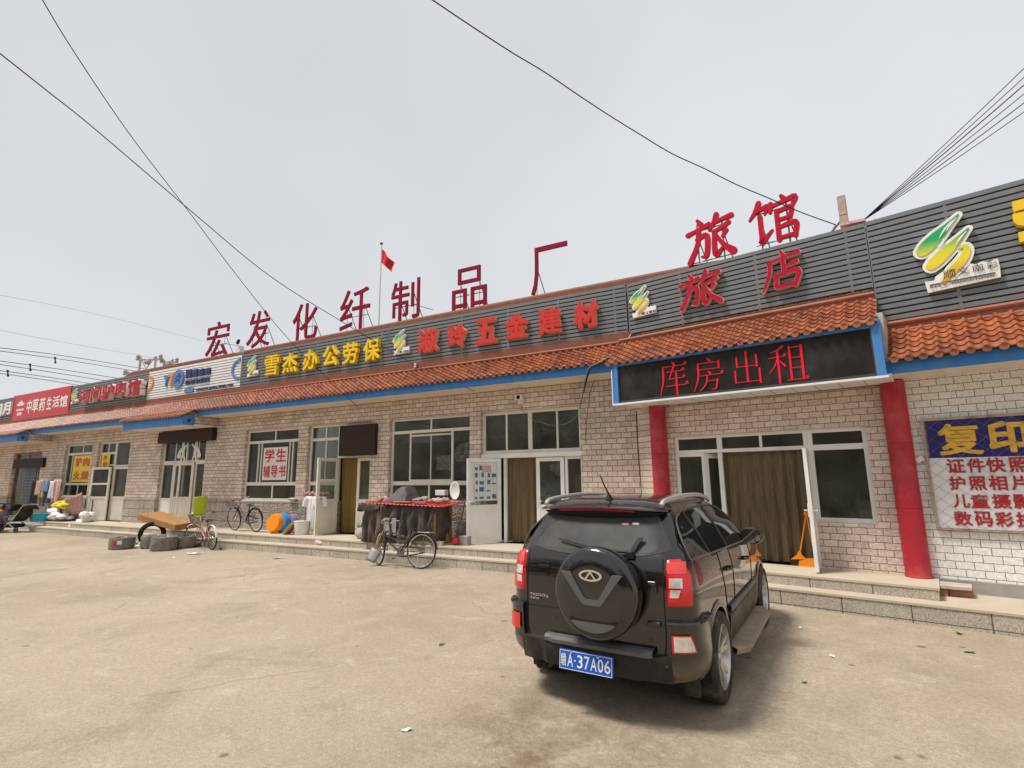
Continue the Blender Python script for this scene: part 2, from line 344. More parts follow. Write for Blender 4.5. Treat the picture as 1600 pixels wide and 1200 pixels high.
def spline(pts, n=5):
    if len(pts) < 3: return [np.array(p, float) for p in pts]
    P = [np.array(p, float) for p in pts]; P = [2*P[0]-P[1]]+P+[2*P[-1]-P[-2]]; out = []
    for i in range(1, len(P)-2):
        for k in range(n):
            t = k/n; a, b, c, d = P[i-1:i+3]
            out.append(.5*((2*b)+(c-a)*t+(2*a-5*b+4*c-d)*t*t+(3*b-a-3*c+d)*t**3))
    out.append(P[-2]); return out
def stroke(mb, pts, w, y, depth, mi=0, curve=True, caps=True):
    """a brush stroke: pts (x,z), w one width or widths per point"""
    if not isinstance(w, (list, tuple)): w = [w]*len(pts)
    q = [(p[0], p[1], ww) for p, ww in zip(pts, w)]
    S = spline(q) if curve else [np.array(p, float) for p in q]
    Lp, Rp = [], []
    for i, p in enumerate(S):
        t = S[min(i+1, len(S)-1)][:2]-S[max(i-1, 0)][:2]; t = t/(np.linalg.norm(t)+1e-9); nrm = np.array([-t[1], t[0]])
        h = max(p[2], 1e-3)/2
        Lp.append(p[:2]+nrm*h); Rp.append(p[:2]-nrm*h)
    def cap(p, t, h):
        a = math.atan2(t[1], t[0]); return [np.array([p[0]+h*math.cos(a+math.pi/2-math.pi*k/6), p[1]+h*math.sin(a+math.pi/2-math.pi*k/6)]) for k in range(1, 6)]
    t1 = S[-1][:2]-S[-2][:2]; t0 = S[0][:2]-S[1][:2]
    n = len(S)
    vs = [(a[0], y, a[1]) for a in Lp]+[(a[0], y, a[1]) for a in Rp]
    fs = [(i, n+i, n+i+1, i+1) for i in range(n-1)]
    loop = Lp+(cap(S[-1], t1, S[-1][2]/2) if caps else [])+Rp[::-1]+(cap(S[0], t0, S[0][2]/2) if caps else [])
    mb.add(vs, fs, mi)
    if caps:
        mb.add([(a[0], y, a[1]) for a in [Lp[-1]]+cap(S[-1], t1, S[-1][2]/2)+[Rp[-1]]], [tuple(range(7))], mi)
        mb.add([(a[0], y, a[1]) for a in [Rp[0]]+cap(S[0], t0, S[0][2]/2)+[Lp[0]]], [tuple(range(7))], mi)
    m = len(loop)
    mb.add([(a[0], y, a[1]) for a in loop]+[(a[0], y+depth, a[1]) for a in loop], [(i, (i+1) % m, m+(i+1) % m, m+i) for i in range(m)], mi)
    mb.add([(a[0], y+depth, a[1]) for a in loop], [tuple(range(m))], mi) if False else None
BRUSH = {
 '旅': [([(26, 98), (33, 86)], [8, 15]), ([(2, 70), (26, 76), (50, 82)], [12, 9, 13]), ([(22, 54), (44, 58), (41, 14), (30, 12)], [10, 13, 12, 5]), ([(27, 74), (22, 42), (3, 4)], [12, 11, 14]),
        ([(68, 99), (62, 84), (50, 68)], [13, 11, 6]), ([(62, 82), (82, 86), (99, 88)], [9, 10, 13]), ([(92, 74), (76, 66), (58, 62)], [12, 10, 8]), ([(62, 62), (59, 30), (62, 8), (78, 24)], [12, 12, 14, 5]), ([(86, 58), (78, 46)], [11, 8]), ([(64, 54), (78, 28), (97, 8)], [8, 12, 19])],
 '馆': [([(24, 99), (16, 82), (2, 64)], [13, 11, 5]), ([(16, 80), (42, 86), (34, 70)], [9, 12, 6]), ([(24, 66), (24, 14), (22, 5), (46, 28)], [12, 12, 15, 6]),
        ([(70, 100), (75, 91)], [9, 14]), ([(48, 88), (45, 70)], [12, 9]), ([(48, 82), (74, 87), (96, 90), (90, 72)], [9, 10, 14, 9]), ([(58, 68), (58, 2)], [11, 12]), ([(58, 66), (86, 70), (84, 48)], [9, 12, 10]), ([(60, 47), (82, 48)], [9, 9]), ([(60, 30), (92, 33), (90, 3)], [9, 13, 11]), ([(60, 6), (90, 7)], [9, 10])],
 '店': [([(52, 99), (58, 86)], [8, 17]), ([(18, 74), (55, 82), (94, 88)], [10, 10, 14]), ([(22, 76), (19, 44), (0, 4)], [12, 12, 6]), ([(56, 74), (56, 40)], [12, 12]), ([(58, 58), (88, 66)], [10, 14]), ([(36, 40), (34, 10)], [13, 13]), ([(36, 38), (90, 44), (80, 8)], [11, 15, 13]), ([(38, 9), (80, 12)], [12, 12])],
}
SONG = {
 '库': [([(46, 100), (54, 90)], [4, 12]), ([(14, 85), (94, 87)], 3.2), ([(86, 87), (93, 94), (97, 87)], [2, 7, 1]), ([(15, 86), (14, 46), (2, 1)], [9, 9, 3]), ([(28, 69), (84, 70)], 3.2), ([(78, 70), (84, 76), (88, 70)], [2, 7, 1]), ([(52, 84), (36, 50)], [9, 4]), ([(34, 48), (86, 49)], 3.2), ([(80, 49), (86, 55), (90, 49)], [2, 7, 1]), ([(60, 64), (60, 1)], [9, 9]), ([(22, 27), (98, 28)], 3.2), ([(90, 28), (95, 35), (99, 28)], [2, 7, 1])],
 '房': [([(48, 100), (56, 91)], [4, 12]), ([(18, 85), (86, 85)], 3.2), ([(84, 86), (84, 66)], [10, 8]), ([(18, 66), (84, 66)], 3.2), ([(19, 85), (17, 42), (2, 2)], [9, 9, 3]), ([(50, 60), (57, 52)], [4, 10]), ([(26, 47), (96, 48)], 3.2), ([(89, 48), (94, 55), (98, 48)], [2, 7, 1]), ([(46, 30), (78, 30)], 3.2), ([(78, 31), (72, 6), (58, 4)], [9, 8, 2]), ([(47, 46), (42, 22), (20, 0)], [8, 7, 2])],
 '出': [([(50, 100), (50, 6)], [10, 10]), ([(17, 86), (17, 54)], [9, 8]), ([(17, 54), (84, 54)], 3.2), ([(84, 86), (84, 50)], [10, 9]), ([(9, 42), (9, 6)], [9, 8]), ([(9, 6), (92, 6)], 3.2), ([(92, 42), (92, 0)], [10, 10])],
 '租': [([(40, 99), (26, 90), (6, 84)], [9, 5, 2]), ([(2, 70), (46, 71)], 3.2), ([(40, 71), (44, 77), (48, 71)], [2, 6, 1]), ([(26, 90), (26, 0)], [9, 9]), ([(25, 68), (16, 46), (1, 28)], [6, 5, 2]), ([(30, 60), (43, 44)], [3, 10]), ([(57, 94), (57, 4)], [9, 9]), ([(57, 92), (86, 92)], 3.2), ([(87, 94), (87, 4)], [10, 10]), ([(57, 64), (87, 64)], 3.2), ([(57, 36), (87, 36)], 3.2), ([(46, 4), (98, 4)], 3.2), ([(92, 4), (96, 10), (100, 4)], [2, 6, 1])],
}
def brush_char(mb, table, ch, x0, x1, z0, z1, y, depth, mi=0, grow=0.0, thin=1.0):
    sx, sz = (x1-x0)/100, (z1-z0)/100; k = (sx+sz)/2
    for i, (pts, w) in enumerate(table[ch]):
        ws = [a+grow for a in (w if isinstance(w, (list, tuple)) else [w]*len(pts))]
        stroke(mb, [(x0+p[0]*sx, z0+p[1]*sz) for p in pts], [a*k*thin for a in ws], y-0.0012*i, depth, mi)

# sag curve between two points
def sag(a, b, s, n=24):
    a, b = Vector(a), Vector(b)
    return [a.lerp(b, t/n)+Vector((0, 0, -4*s*(t/n)*(1-t/n))) for t in range(n+1)]
# ------------------------------------------------------------------ ground
def gz(x, y):
    t = min(max((x+3)/5.0, 0), 1); return -0.045*t*t*(3-2*t)
def ground_mat():
    m = bpy.data.materials.new('worn_concrete_ground'); m.use_nodes = True; MATS['worn_concrete_ground'] = m
    nt = m.node_tree; N = nt.nodes; L = nt.links; b = N['Principled BSDF']; b.inputs['Roughness'].default_value = 0.88; b.inputs['Specular IOR Level'].default_value = 0.25
    tc = N.new('ShaderNodeTexCoord'); V = tc.outputs['Object']
    def noise(sc, det=6, ro=0.6, dist=0):
        n = N.new('ShaderNodeTexNoise'); n.inputs['Scale'].default_value = sc; n.inputs['Detail'].default_value = det; n.inputs['Roughness'].default_value = ro; n.inputs['Distortion'].default_value = dist; L.new(V, n.inputs['Vector']); return n.outputs['Fac']
    def rng(s, a, c, d=0., e=1.):
        r = N.new('ShaderNodeMapRange'); r.inputs[1].default_value = a; r.inputs[2].default_value = c; r.inputs[3].default_value = d; r.inputs[4].default_value = e; L.new(s, r.inputs[0]); return r.outputs[0]
    def mix(f, a, c, bt='MIX'):
        x = N.new('ShaderNodeMix'); x.data_type = 'RGBA'; x.blend_type = bt
        if hasattr(f, 'node'): L.new(f, x.inputs[0])
        else: x.inputs[0].default_value = f
        for i, v in ((6, a), (7, c)):
            if hasattr(v, 'node'): L.new(v, x.inputs[i])
            else: x.inputs[i].default_value = (*v, 1)
        return x.outputs[2]
    c = mix(rng(noise(0.25, 8, .65, .4), .35, .65), (0.355, 0.288, 0.213), (0.445, 0.37, 0.283))
    c = mix(rng(noise(0.9, 10, .72, .6), .50, .66, 0, .7), c, (0.30, 0.245, 0.185))
    c = mix(rng(noise(3.3, 8, .75), .54, .70, 0, .55), c, (0.57, 0.50, 0.41))
    c = mix(rng(noise(7, 6, .75), .58, .72, 0, .5), c, (0.26, 0.21, 0.155))
    c = mix(1.0, c, rng(noise(26, 5, .75), .3, .7, .80, 1.17), 'MULTIPLY')
    c = mix(1.0, c, rng(noise(95, 3, .7), .3, .7, .72, 1.22), 'MULTIPLY')
    # exposed aggregate: pale and dark stones in the worn surface
    for sc_, col_, lo, hi, am in ((46, (0.16, 0.13, 0.10), .10, .16, .75), (38, (0.68, 0.62, 0.53), .09, .15, .6), (17, (0.20, 0.16, 0.115), .06, .10, .7)):
        va = N.new('ShaderNodeTexVoronoi'); va.inputs['Scale'].default_value = sc_; L.new(V, va.inputs['Vector'])
        sp_ = rng(va.outputs['Distance'], lo, hi, am, 0); gt = rng(noise(.6+sc_*.013, 6, .7), .46, .60)
        mm = N.new('ShaderNodeMath'); mm.operation = 'MULTIPLY'; L.new(sp_, mm.inputs[0]); L.new(gt, mm.inputs[1]); c = mix(mm.outputs[0], c, col_)
    # flattened dark spots scattered over the yard
    for sc_, ra, rb in ((1.35, .045, .07), (2.6, .05, .09)):
        vb = N.new('ShaderNodeTexVoronoi'); vb.inputs['Scale'].default_value = sc_; wv = N.new('ShaderNodeMix'); wv.data_type = 'VECTOR'; wv.inputs[0].default_value = .05; wn_ = N.new('ShaderNodeTexNoise'); wn_.inputs['Scale'].default_value = 9; L.new(V, wn_.inputs['Vector']); L.new(V, wv.inputs[4]); L.new(wn_.outputs['Color'], wv.inputs[5]); L.new(wv.outputs[1], vb.inputs['Vector'])
        sp_ = rng(vb.outputs['Distance'], ra, rb, .8, 0); gt = rng(noise(.45*sc_, 4, .6), .43, .50)
        mm = N.new('ShaderNodeMath'); mm.operation = 'MULTIPLY'; L.new(sp_, mm.inputs[0]); L.new(gt, mm.inputs[1]); c = mix(mm.outputs[0], c, (0.15, 0.115, 0.08))
    # specks of grit and dead leaf bits
    vo = N.new('ShaderNodeTexVoronoi'); vo.inputs['Scale'].default_value = 9; L.new(V, vo.inputs['Vector'])
    sp = rng(vo.outputs['Distance'], .03, .07, 1, 0)
    gate = rng(noise(0.8, 5, .6), .5, .62)
    mu = N.new('ShaderNodeMath'); mu.operation = 'MULTIPLY'; L.new(sp, mu.inputs[0]); L.new(gate, mu.inputs[1])
    c = mix(mu.outputs[0], c, (0.12, 0.085, 0.05))
    # long cracks
    v2 = N.new('ShaderNodeTexVoronoi'); v2.feature = 'DISTANCE_TO_EDGE'; v2.inputs['Scale'].default_value = 0.42
    nd = N.new('ShaderNodeTexNoise'); nd.inputs['Scale'].default_value = 1.1; nd.inputs['Detail'].default_value = 6; L.new(V, nd.inputs['Vector'])
    vm = N.new('ShaderNodeMix'); vm.data_type = 'VECTOR'; vm.inputs[0].default_value = 0.42; L.new(V, vm.inputs[4]); L.new(nd.outputs['Color'], vm.inputs[5]); L.new(vm.outputs[1], v2.inputs['Vector'])
    cr = rng(v2.outputs['Distance'], .0008, .004, .38, 0)
    g2 = rng(noise(0.5, 4, .6), .47, .56)
    m3 = N.new('ShaderNodeMath'); m3.operation = 'MULTIPLY'; L.new(cr, m3.inputs[0]); L.new(g2, m3.inputs[1])
    c = mix(m3.outputs[0], c, (0.13, 0.095, 0.06))
    # oil and water stains under and behind the parked car
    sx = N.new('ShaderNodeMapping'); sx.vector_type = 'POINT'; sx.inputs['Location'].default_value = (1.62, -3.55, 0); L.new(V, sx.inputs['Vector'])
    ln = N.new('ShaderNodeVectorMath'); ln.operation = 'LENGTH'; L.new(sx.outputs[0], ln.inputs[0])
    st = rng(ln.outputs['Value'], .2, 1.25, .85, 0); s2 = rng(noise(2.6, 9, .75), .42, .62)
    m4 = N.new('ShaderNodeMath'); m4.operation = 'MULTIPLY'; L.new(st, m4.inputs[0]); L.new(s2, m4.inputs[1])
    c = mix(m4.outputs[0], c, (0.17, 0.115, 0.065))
    L.new(c, b.inputs['Base Color'])
    bp = N.new('ShaderNodeBump'); bp.inputs['Distance'].default_value = 0.010; L.new(noise(45, 6, .8), bp.inputs['Height'])
    b2 = N.new('ShaderNodeBump'); b2.inputs['Distance'].default_value = 0.03; L.new(noise(1.2, 5, .6), b2.inputs['Height']); L.new(bp.outputs[0], b2.inputs['Normal']); L.new(b2.outputs[0], b.inputs['Normal'])
ground_mat()
xs = [-400, -120, -60]+[-40+i*0.8 for i in range(75)]+[24, 40, 90, 400]; ys = [-400, -100, -30, -10]+[-4+i*0.8 for i in range(28)]+[24, 60, 400]
tag(MB().grid([[(x, y, gz(x, y)) for x in xs] for y in ys]).build('ground', 'worn_concrete_ground'), kind='structure')

# raised pavement: two granite steps along the whole frontage
low = [(-24.9, 9.02), (-2.95, 9.02), (8.0, 6.995), (8.3, 9.0), (-2.9, 11.0), (-24.9, 11.0)]
top = [(-24.6, 9.30), (-2.95, 9.30), (1.45, 8.487), (1.63, 9.40), (-2.9, 11.1), (-24.6, 11.1)]
def steps():
    mb = MB(); mb.slab(low, -0.3, 0.172, 0); mb.slab(top, 0.15, 0.327, 0)
    def lip(p, o):                     # tread slabs overhang the riser a little
        return [(p[0][0]-.01, p[0][1]-o), (p[1][0], p[1][1]-o), (p[2][0]+.012, p[2][1]-o)]+p[3:]
    mb.slab(lip(low, .012), 0.172, 0.20, 1); mb.slab(lip(top, .012), 0.327, 0.355, 1)
    return mb.build('pavement', ['granite_slab_riser', 'step_top'], bev=0.006)
tag(steps(), kind='structure')
tag(MB().box(-42, -24.95, 9.7, 11, -.2, 0.16).build('kerb', 'concrete_grey'), kind='structure')

# ------------------------------------------------------------------ building kit
def win(parent, name, x0, x1, z0, z1, vs=(), hs=(), y=0.10, fw=0.06, bw=0.045, m='upvc_cream', sill=False, paneto='window_glass', label=None, zig=()):
    """frame with vertical bars (x, za, zb[, w]) and horizontal bars (z, xa, xb[, w]); one glass sheet behind the bars"""
    mb = MB(); d = 0.07
    mb.box(x0, x0+fw, y, y+d, z0, z1); mb.box(x1-fw, x1, y, y+d, z0, z1)
    mb.box(x0+fw, x1-fw, y+.002, y+d-.002, z1-fw, z1); mb.box(x0+fw, x1-fw, y+.002, y+d-.002, z0, z0+fw)
    for h in hs:
        w = h[3] if len(h) > 3 else bw
        mb.box(max(h[1], x0+fw), min(h[2], x1-fw), y+.006, y+d-.006, h[0]-w/2, h[0]+w/2)
    for v in vs:
        w = v[3] if len(v) > 3 else bw
        mb.box(v[0]-w/2, v[0]+w/2, y+.012, y+d-.012, max(v[1], z0+fw), min(v[2], z1-fw))
    if sill: mb.box(x0-.03, x1+.03, y-.13, y-.003, z0-.035, z0+.012)
    f = mb.build(name, m, parent, bev=.005)
    if label: f['label'] = label
    MB().box(x0+fw*.5, x1-fw*.5, y+.03, y+.036, z0+fw*.5, z1-fw*.5).build('pane', paneto, f)
    return f
def leaf(parent, hx, hy, w, z0, z1, ang, solid=0.42, m='upvc_white', mid=None, handle_at=1, name='door', pane='window_glass', label=None):
    """door leaf hung at (hx,hy): its own object turned about the hinge; closed it lies along +x"""
    H = z1-z0; mb = MB(); s = .085; d = .05
    mb.box(0, s, 0, d, 0, H); mb.box(w-s, w, 0, d, 0, H); mb.box(s, w-s, .002, d-.002, H-s, H); mb.box(s, w-s, .002, d-.002, 0, s*1.15)
    zm = H*solid; mb.box(s, w-s, .003, d-.003, zm-.045, zm+.045)
    if mid: mb.box(s, w-s, .003, d-.003, H*mid-.035, H*mid+.035)
    mb.box(s, w-s, .014, d-.014, s*1.15, zm-.045)
    n = 5
    for i in range(1, n): mb.box(s+(w-2*s)*i/n-.002, s+(w-2*s)*i/n+.002, .010, .013, s*1.2, zm-.05)
    o = mb.build(name, m, parent, bev=.006); o.location = (hx, hy, z0); o.rotation_euler = (0, 0, ang)
    if label: o['label'] = label
    MB().box(s*.9, w-s*.9, .021, .028, zm+.04, H-s*.9).build('pane', pane, o)
    hb = MB(); xx = w-s*.5 if handle_at else s*.5; sg = -1 if handle_at else 1
    for yy, q in ((-.012, -1), (d+.012, 1)):
        hb.box(xx-.018, xx+.018, min(yy, yy-q*.012), max(yy, yy-q*.012), zm+.02, zm+.22)
        hb.tube([(xx, yy, zm+.12), (xx, yy+q*.045, zm+.12), (xx+sg*.11, yy+q*.05, zm+.115)], .009, 6)
    hb.build('handle', 'trim_white', o)
    return o
def wall_with(parent, name, mats, x0, x1, ztop, zbase, ops, T=0.24, stone_to=None, stone_x=None):
    """wall made of piers, lintels and breast walls round the openings (x0,x1,z0,z1); mats[1] = stone base"""
    mb = MB(); ops = sorted(ops)
    def put(a, b, lo, hi):
        if b-a < 1e-4 or hi-lo < 1e-4: return
        if stone_to and lo < stone_to-1e-4 and a < (stone_x if stone_x is not None else 1e9):
            mb.box(a, b, -.025, T, lo, min(hi, stone_to), 1)
            if hi > stone_to: mb.box(a, b, 0, T, stone_to, hi, 0)
        else: mb.box(a, b, 0, T, lo, hi, 0)
    cx = x0
    for a, b, lo, hi in ops:
        put(cx, a, zbase, ztop); put(a, b, hi, ztop); put(a, b, zbase, lo); cx = b
    put(cx, x1, zbase, ztop)
    return mb.build(name, mats, parent)

def tile_mat():
    m = bpy.data.materials.new('glazed_roof_tile'); m.use_nodes = True; MATS['glazed_roof_tile'] = m
    nt = m.node_tree; N = nt.nodes; L = nt.links; b = N['Principled BSDF']; b.inputs['Roughness'].default_value = 0.42; b.inputs['Specular IOR Level'].default_value = 0.45
    uv = N.new('ShaderNodeUVMap'); fl = N.new('ShaderNodeVectorMath'); fl.operation = 'FLOOR'; L.new(uv.outputs[0], fl.inputs[0])
    wn = N.new('ShaderNodeTexWhiteNoise'); wn.noise_dimensions = '3D'; L.new(fl.outputs[0], wn.inputs['Vector'])
    rp = N.new('ShaderNodeValToRGB'); e = rp.color_ramp.elements
    e[0].position = 0; e[0].color = (0.20, 0.058, 0.030, 1); e[1].position = 1; e[1].color = (0.43, 0.145, 0.058, 1)
    x = e.new(0.45); x.color = (0.31, 0.093, 0.042, 1); x = e.new(.8); x.color = (0.37, 0.12, 0.055, 1)
    L.new(wn.outputs['Value'], rp.inputs[0])
    tc = N.new('ShaderNodeTexCoord'); n = N.new('ShaderNodeTexNoise'); n.inputs['Scale'].default_value = 1.1; n.inputs['Detail'].default_value = 8; n.inputs['Roughness'].default_value = .65; L.new(tc.outputs['Object'], n.inputs['Vector'])
    r = N.new('ShaderNodeMapRange'); r.inputs[1].default_value = .45; r.inputs[2].default_value = .75; r.inputs[4].default_value = .8; L.new(n.outputs['Fac'], r.inputs[0])
    mx = N.new('ShaderNodeMix'); mx.data_type = 'RGBA'; L.new(r.outputs[0], mx.inputs[0]); L.new(rp.outputs[0], mx.inputs[6]); mx.inputs[7].default_value = (0.15, 0.07, 0.045, 1)
    n2 = N.new('ShaderNodeTexNoise'); n2.inputs['Scale'].default_value = 25; L.new(tc.outputs['Object'], n2.inputs['Vector'])
    r2 = N.new('ShaderNodeMapRange'); r2.inputs[3].default_value = .78; r2.inputs[4].default_value = 1.2; L.new(n2.outputs['Fac'], r2.inputs[0])
    m2 = N.new('ShaderNodeMix'); m2.data_type = 'RGBA'; m2.blend_type = 'MULTIPLY'; m2.inputs[0].default_value = 1; L.new(mx.outputs[2], m2.inputs[6]); L.new(r2.outputs[0], m2.inputs[7])
    L.new(m2.outputs[2], b.inputs['Base Color'])
tile_mat()
PITCH = 0.155
def tiles(parent, u0, u1, ye, ze, yt, zt, rows, name='tiled_roof', mode=8):
    P = PITCH; n = int(round((u1-u0)/P)); u1 = u0+n*P; N_ = n*mode
    run = np.array([yt-ye, zt-ze]); Ls = np.linalg.norm(run); sd = run/Ls; nd = np.array([-sd[1], sd[0]])   # nd: outward (towards -y, +z)
    if nd[1] < 0: nd = -nd
    vs, fs, uv = [], [], []
    rng = random.Random(int(abs(u0*100)))
    def prof(u):
        t = ((u-u0)/P) % 1.0; c = .5-.5*math.cos(2*math.pi*t); return .046*c**1.7
    colj = [[rng.uniform(-.004, .004) for _ in range(n+1)] for _ in range(rows)]
    for r in range(rows):
        s0, s1 = Ls*r/rows, Ls*(r+1)/rows+.02
        base = len(vs)
        for j in range(N_+1):
            u = u0+j*P/mode; h = prof(u)
            jj = colj[r][min(int((j+mode/2)/mode), n)]
            for s, k in ((s0+jj, h+.006), (s0+jj, h+.026), ((s0+s1)/2, h+.016), (s1, h+.004)):
                q = np.array([ye, ze])+sd*s+nd*k; vs.append((u, q[0], q[1]))
        for j in range(N_):
            for k in range(3):
                a = base+j*4+k; fs.append((a, a+4, a+5, a+1)); uv.append((int((j+mode/2)/mode)+.5, r+.5))
    # round end discs at the eave under every barrel
    for i in range(n):
        u = u0+(i+.5)*P; c = np.array([ye, ze])+nd*.022-sd*.008; base = len(vs); K = 10
        for k in range(K):
            a = 2*math.pi*k/K; vs.append((u+.048*math.cos(a), c[0]-.004, c[1]+.040*math.sin(a)-.006))
        for k in range(K):
            a = 2*math.pi*k/K; vs.append((u+.048*math.cos(a), c[0]+.03, c[1]+.040*math.sin(a)-.006))
        fs.append(tuple(range(base, base+K))); uv.append((i+.5+1000, .5))
        for k in range(K): fs.append((base+k, base+(k+1) % K, base+K+(k+1) % K, base+K+k)); uv.append((i+.5+1000, .5))
    me = bpy.data.meshes.new(name); me.from_pydata(vs, [], fs); me.materials.append(M('glazed_roof_tile'))
    ul = me.uv_layers.new(name='uv')
    for p, c in zip(me.polygons, uv):
        for li in p.loop_indices: ul.data[li].uv = c
        p.use_smooth = len(p.vertices) == 4 and False
    o = bpy.data.objects.new(name, me); COL.objects.link(o); o.parent = parent
    return o
def room(parent, x0, x1, y0, y1, z0, z1, name='interior'):
    mb = MB()
    mb.add([(x0, y1, z0), (x1, y1, z0), (x1, y1, z1), (x0, y1, z1)], [(0, 1, 2, 3)], 0)
    mb.add([(x0, y0, z0), (x0, y1, z0), (x0, y1, z1), (x0, y0, z1)], [(0, 1, 2, 3)], 0)
    mb.add([(x1, y0, z0), (x1, y1, z0), (x1, y1, z1), (x1, y0, z1)], [(3, 2, 1, 0)], 0)
    mb.add([(x0, y0, z1), (x1, y0, z1), (x1, y1, z1), (x0, y1, z1)], [(0, 1, 2, 3)], 0)
    mb.add([(x0, y0, z0), (x1, y0, z0), (x1, y1, z0), (x0, y1, z0)], [(0, 1, 2, 3)], 1)
    return mb.build(name, ['interior_wall', 'interior_floor'], parent)

# ------------------------------------------------------------------ the long beige brick shop row
B1 = thing('shop_row', 'long row of beige brick shops with orange tiled eaves, left of the red columns', 'building', (0, 0, 0), frame=FM)
LZ = 0.355
OPS = [(-31.2, -28.4, 0.30, 3.10), (-26.4, -24.2, 1.20, 3.29), (-23.75, -21.45, LZ, 3.28), (-19.42, -16.85, LZ, 3.28), (-14.88, -12.5, 1.18, 3.28),
       (-12.1, -10.95, 1.18, 3.28), (-10.95, -9.72, LZ, 3.28), (-9.1, -6.65, 1.18, 3.28), (-6.35, -3.88, LZ, 3.27), (-37.2, -34.6, 1.2, 3.2)]
wall_with(B1, 'brick_wall', ['beige_split_brick', 'rough_granite_block'], -42, -2.67, 3.95, 0.0, OPS, stone_to=1.18, stone_x=-6.5)
MB().add([(-2.67, 0, 0), (-2.30, -.32, 0), (-2.30, -.32, 3.6), (-2.67, 0, 3.6)], [(0, 1, 2, 3)]).build('corner_return', 'beige_split_brick', B1)
room(B1, -41.9, -2.75, .245, 3.6, 0.2, 3.9)
for xx in (-27.4, -20.4, -15.6, -9.4, -6.5): MB().box(xx-.06, xx+.06, .245, 3.6, .2, 3.9).build('partition', 'interior_wall', B1)
# eaves: recessed runs and two projecting canopies
def eave(x0, x1, yf, zb, zt, ends=(False, False)):
    MB().box(x0, x1, yf, yf+.05, zb, zt).build('fascia', 'fascia_blue', B1, bev=.004)
    MB().box(x0+.003, x1-.003, yf+.052, 0, zb+.006, zb+.045).build('soffit', 'soffit_cream', B1)
    if yf < -1:
        for s, on in ((x0, ends[0]), (x1, ends[1])):
            if not on: continue
            a = s-.05 if s == x1 else s; e = a+.05
            b = MB(); b.box(a, e, yf+.052, -.80, zb, zt)
            lo = b.build('fascia_end', 'fascia_blue', B1)
            c = MB(); c.lathe([(0, 0), (.035, 0), (.04, .012), (.05, .012)], c=((a+e)/2+(.026 if s == x1 else -.026), -.98, (zb+zt)/2), axis='x', n=12); c.build('drain_outlet', 'black_plastic', B1)
            MB().add([(s-.12 if s == x1 else s+.12, -1.19, zt+.002), (s-.12 if s == x1 else s+.12, -.74, zt+.002), (s-.12 if s == x1 else s+.12, -.74, zt+.24)], [(0, 1, 2)]).build('tile_gable', 'stone_pale', B1)
            MB().box(a-.10 if s == x1 else a+.05, a if s == x1 else e+.1, -.79, -.003, zb+.05, zt+.12).build('brick_return', 'beige_split_brick', B1)
eave(-16.25, -2.80, -.75, 3.76, 3.94)
eave(-19.72, -16.25, -1.15, 3.46, 3.75, (False, True))
eave(-27.68, -19.72, -.75, 3.74, 3.93)
eave(-42, -27.68, -1.15, 3.44, 3.75, (False, True))
tiles(B1, -42, -27.60, -1.24, 3.72, -.80, 3.955, 3)
tiles(B1, -19.75, -16.22, -1.24, 3.725, -.80, 3.965, 3)
tiles(B1, -42, -2.62, -.83, 3.93, -.42, 4.34, 6)
MB().box(-42, -2.62, -.425, -.30, 4.30, 4.60).build('ridge_band', 'ridge_band', B1)
MB().tube([(-42, -.43, 4.40), (-2.62, -.43, 4.40)], .03, 8).build('ridge_roll', 'ridge_terracotta', B1)
MB().box(-42, -2.3, -.29, .24, 3.96, 5.55).build('parapet', 'concrete_grey', B1)
MB().box(-42, 0.6, .26, 9, 3.95, 4.15).build('flat_roof', 'roof_plain', B1)
# terracotta capping along the parapet
CZ = FM.at(600, 505.8, .02)[1]
mb = MB(); mb.box(-22.2, -.9, -.02, .22, 5.5, CZ-.06); mb.tube([(-22.2, .10, CZ-.06), (-.9, .10, CZ-.06)], .085, 8)
mb.box(-22.45, -22.2, 0, .2, 5.5, CZ-.12); mb.box(-23.1, -22.45, .02, .18, 5.5, CZ-.16)
mb.build('parapet_capping', 'capping_tile', B1)

# windows and doors of the row
a, b = -26.4, -24.2
win(B1, 'window', a, b, 1.20, 3.29, vs=[(-25.17, 2.93, 3.29), (-25.95, 1.7, 2.9), (-24.62, 1.7, 2.9), (-25.25, 1.2, 1.7)], hs=[(2.90, a, b, .09), (1.70, a, b, .09)], sill=True)
a, b = -23.75, -21.45
win(B1, 'window', -23.75, -22.62, LZ, 3.28, vs=[(-23.2, 2.85, 3.28)], hs=[(2.85, a, b, .08), (2.40, a, b)])
win(B1, 'window', -22.62, -21.45, 2.33, 3.28)
leaf(B1, -22.60, .03, .95, LZ+.02, 2.32, R(180+12), m='upvc_cream', mid=.68)
leaf(B1, -22.60, .10, 1.14, LZ+.02, 2.32, 0, m='upvc_cream', handle_at=0)
a, b = -19.42, -16.85
win(B1, 'window', a, b, 2.38, 3.28, vs=[(-18.72, 2.4, 3.28), (-18.07, 2.4, 3.28, .08), (-17.42, 2.4, 3.28)], fw=.07)
for x0, x1 in ((a, -18.72), (-17.5, b)):
    win(B1, 'side_light', x0, x1, LZ, 2.38, hs=[(1.16, x0, x1, .08)])
    MB().box(x0+.06, x1-.06, .115, .125, LZ+.06, 1.12).build('lower_panel', 'upvc_white', B1)
leaf(B1, -18.70, .10, .6, LZ+.02, 2.37, 0, m='upvc_cream')
leaf(B1, -17.52, .10, .6, LZ+.02, 2.37, R(180+14), m='upvc_cream')
a, b = -14.88, -12.5
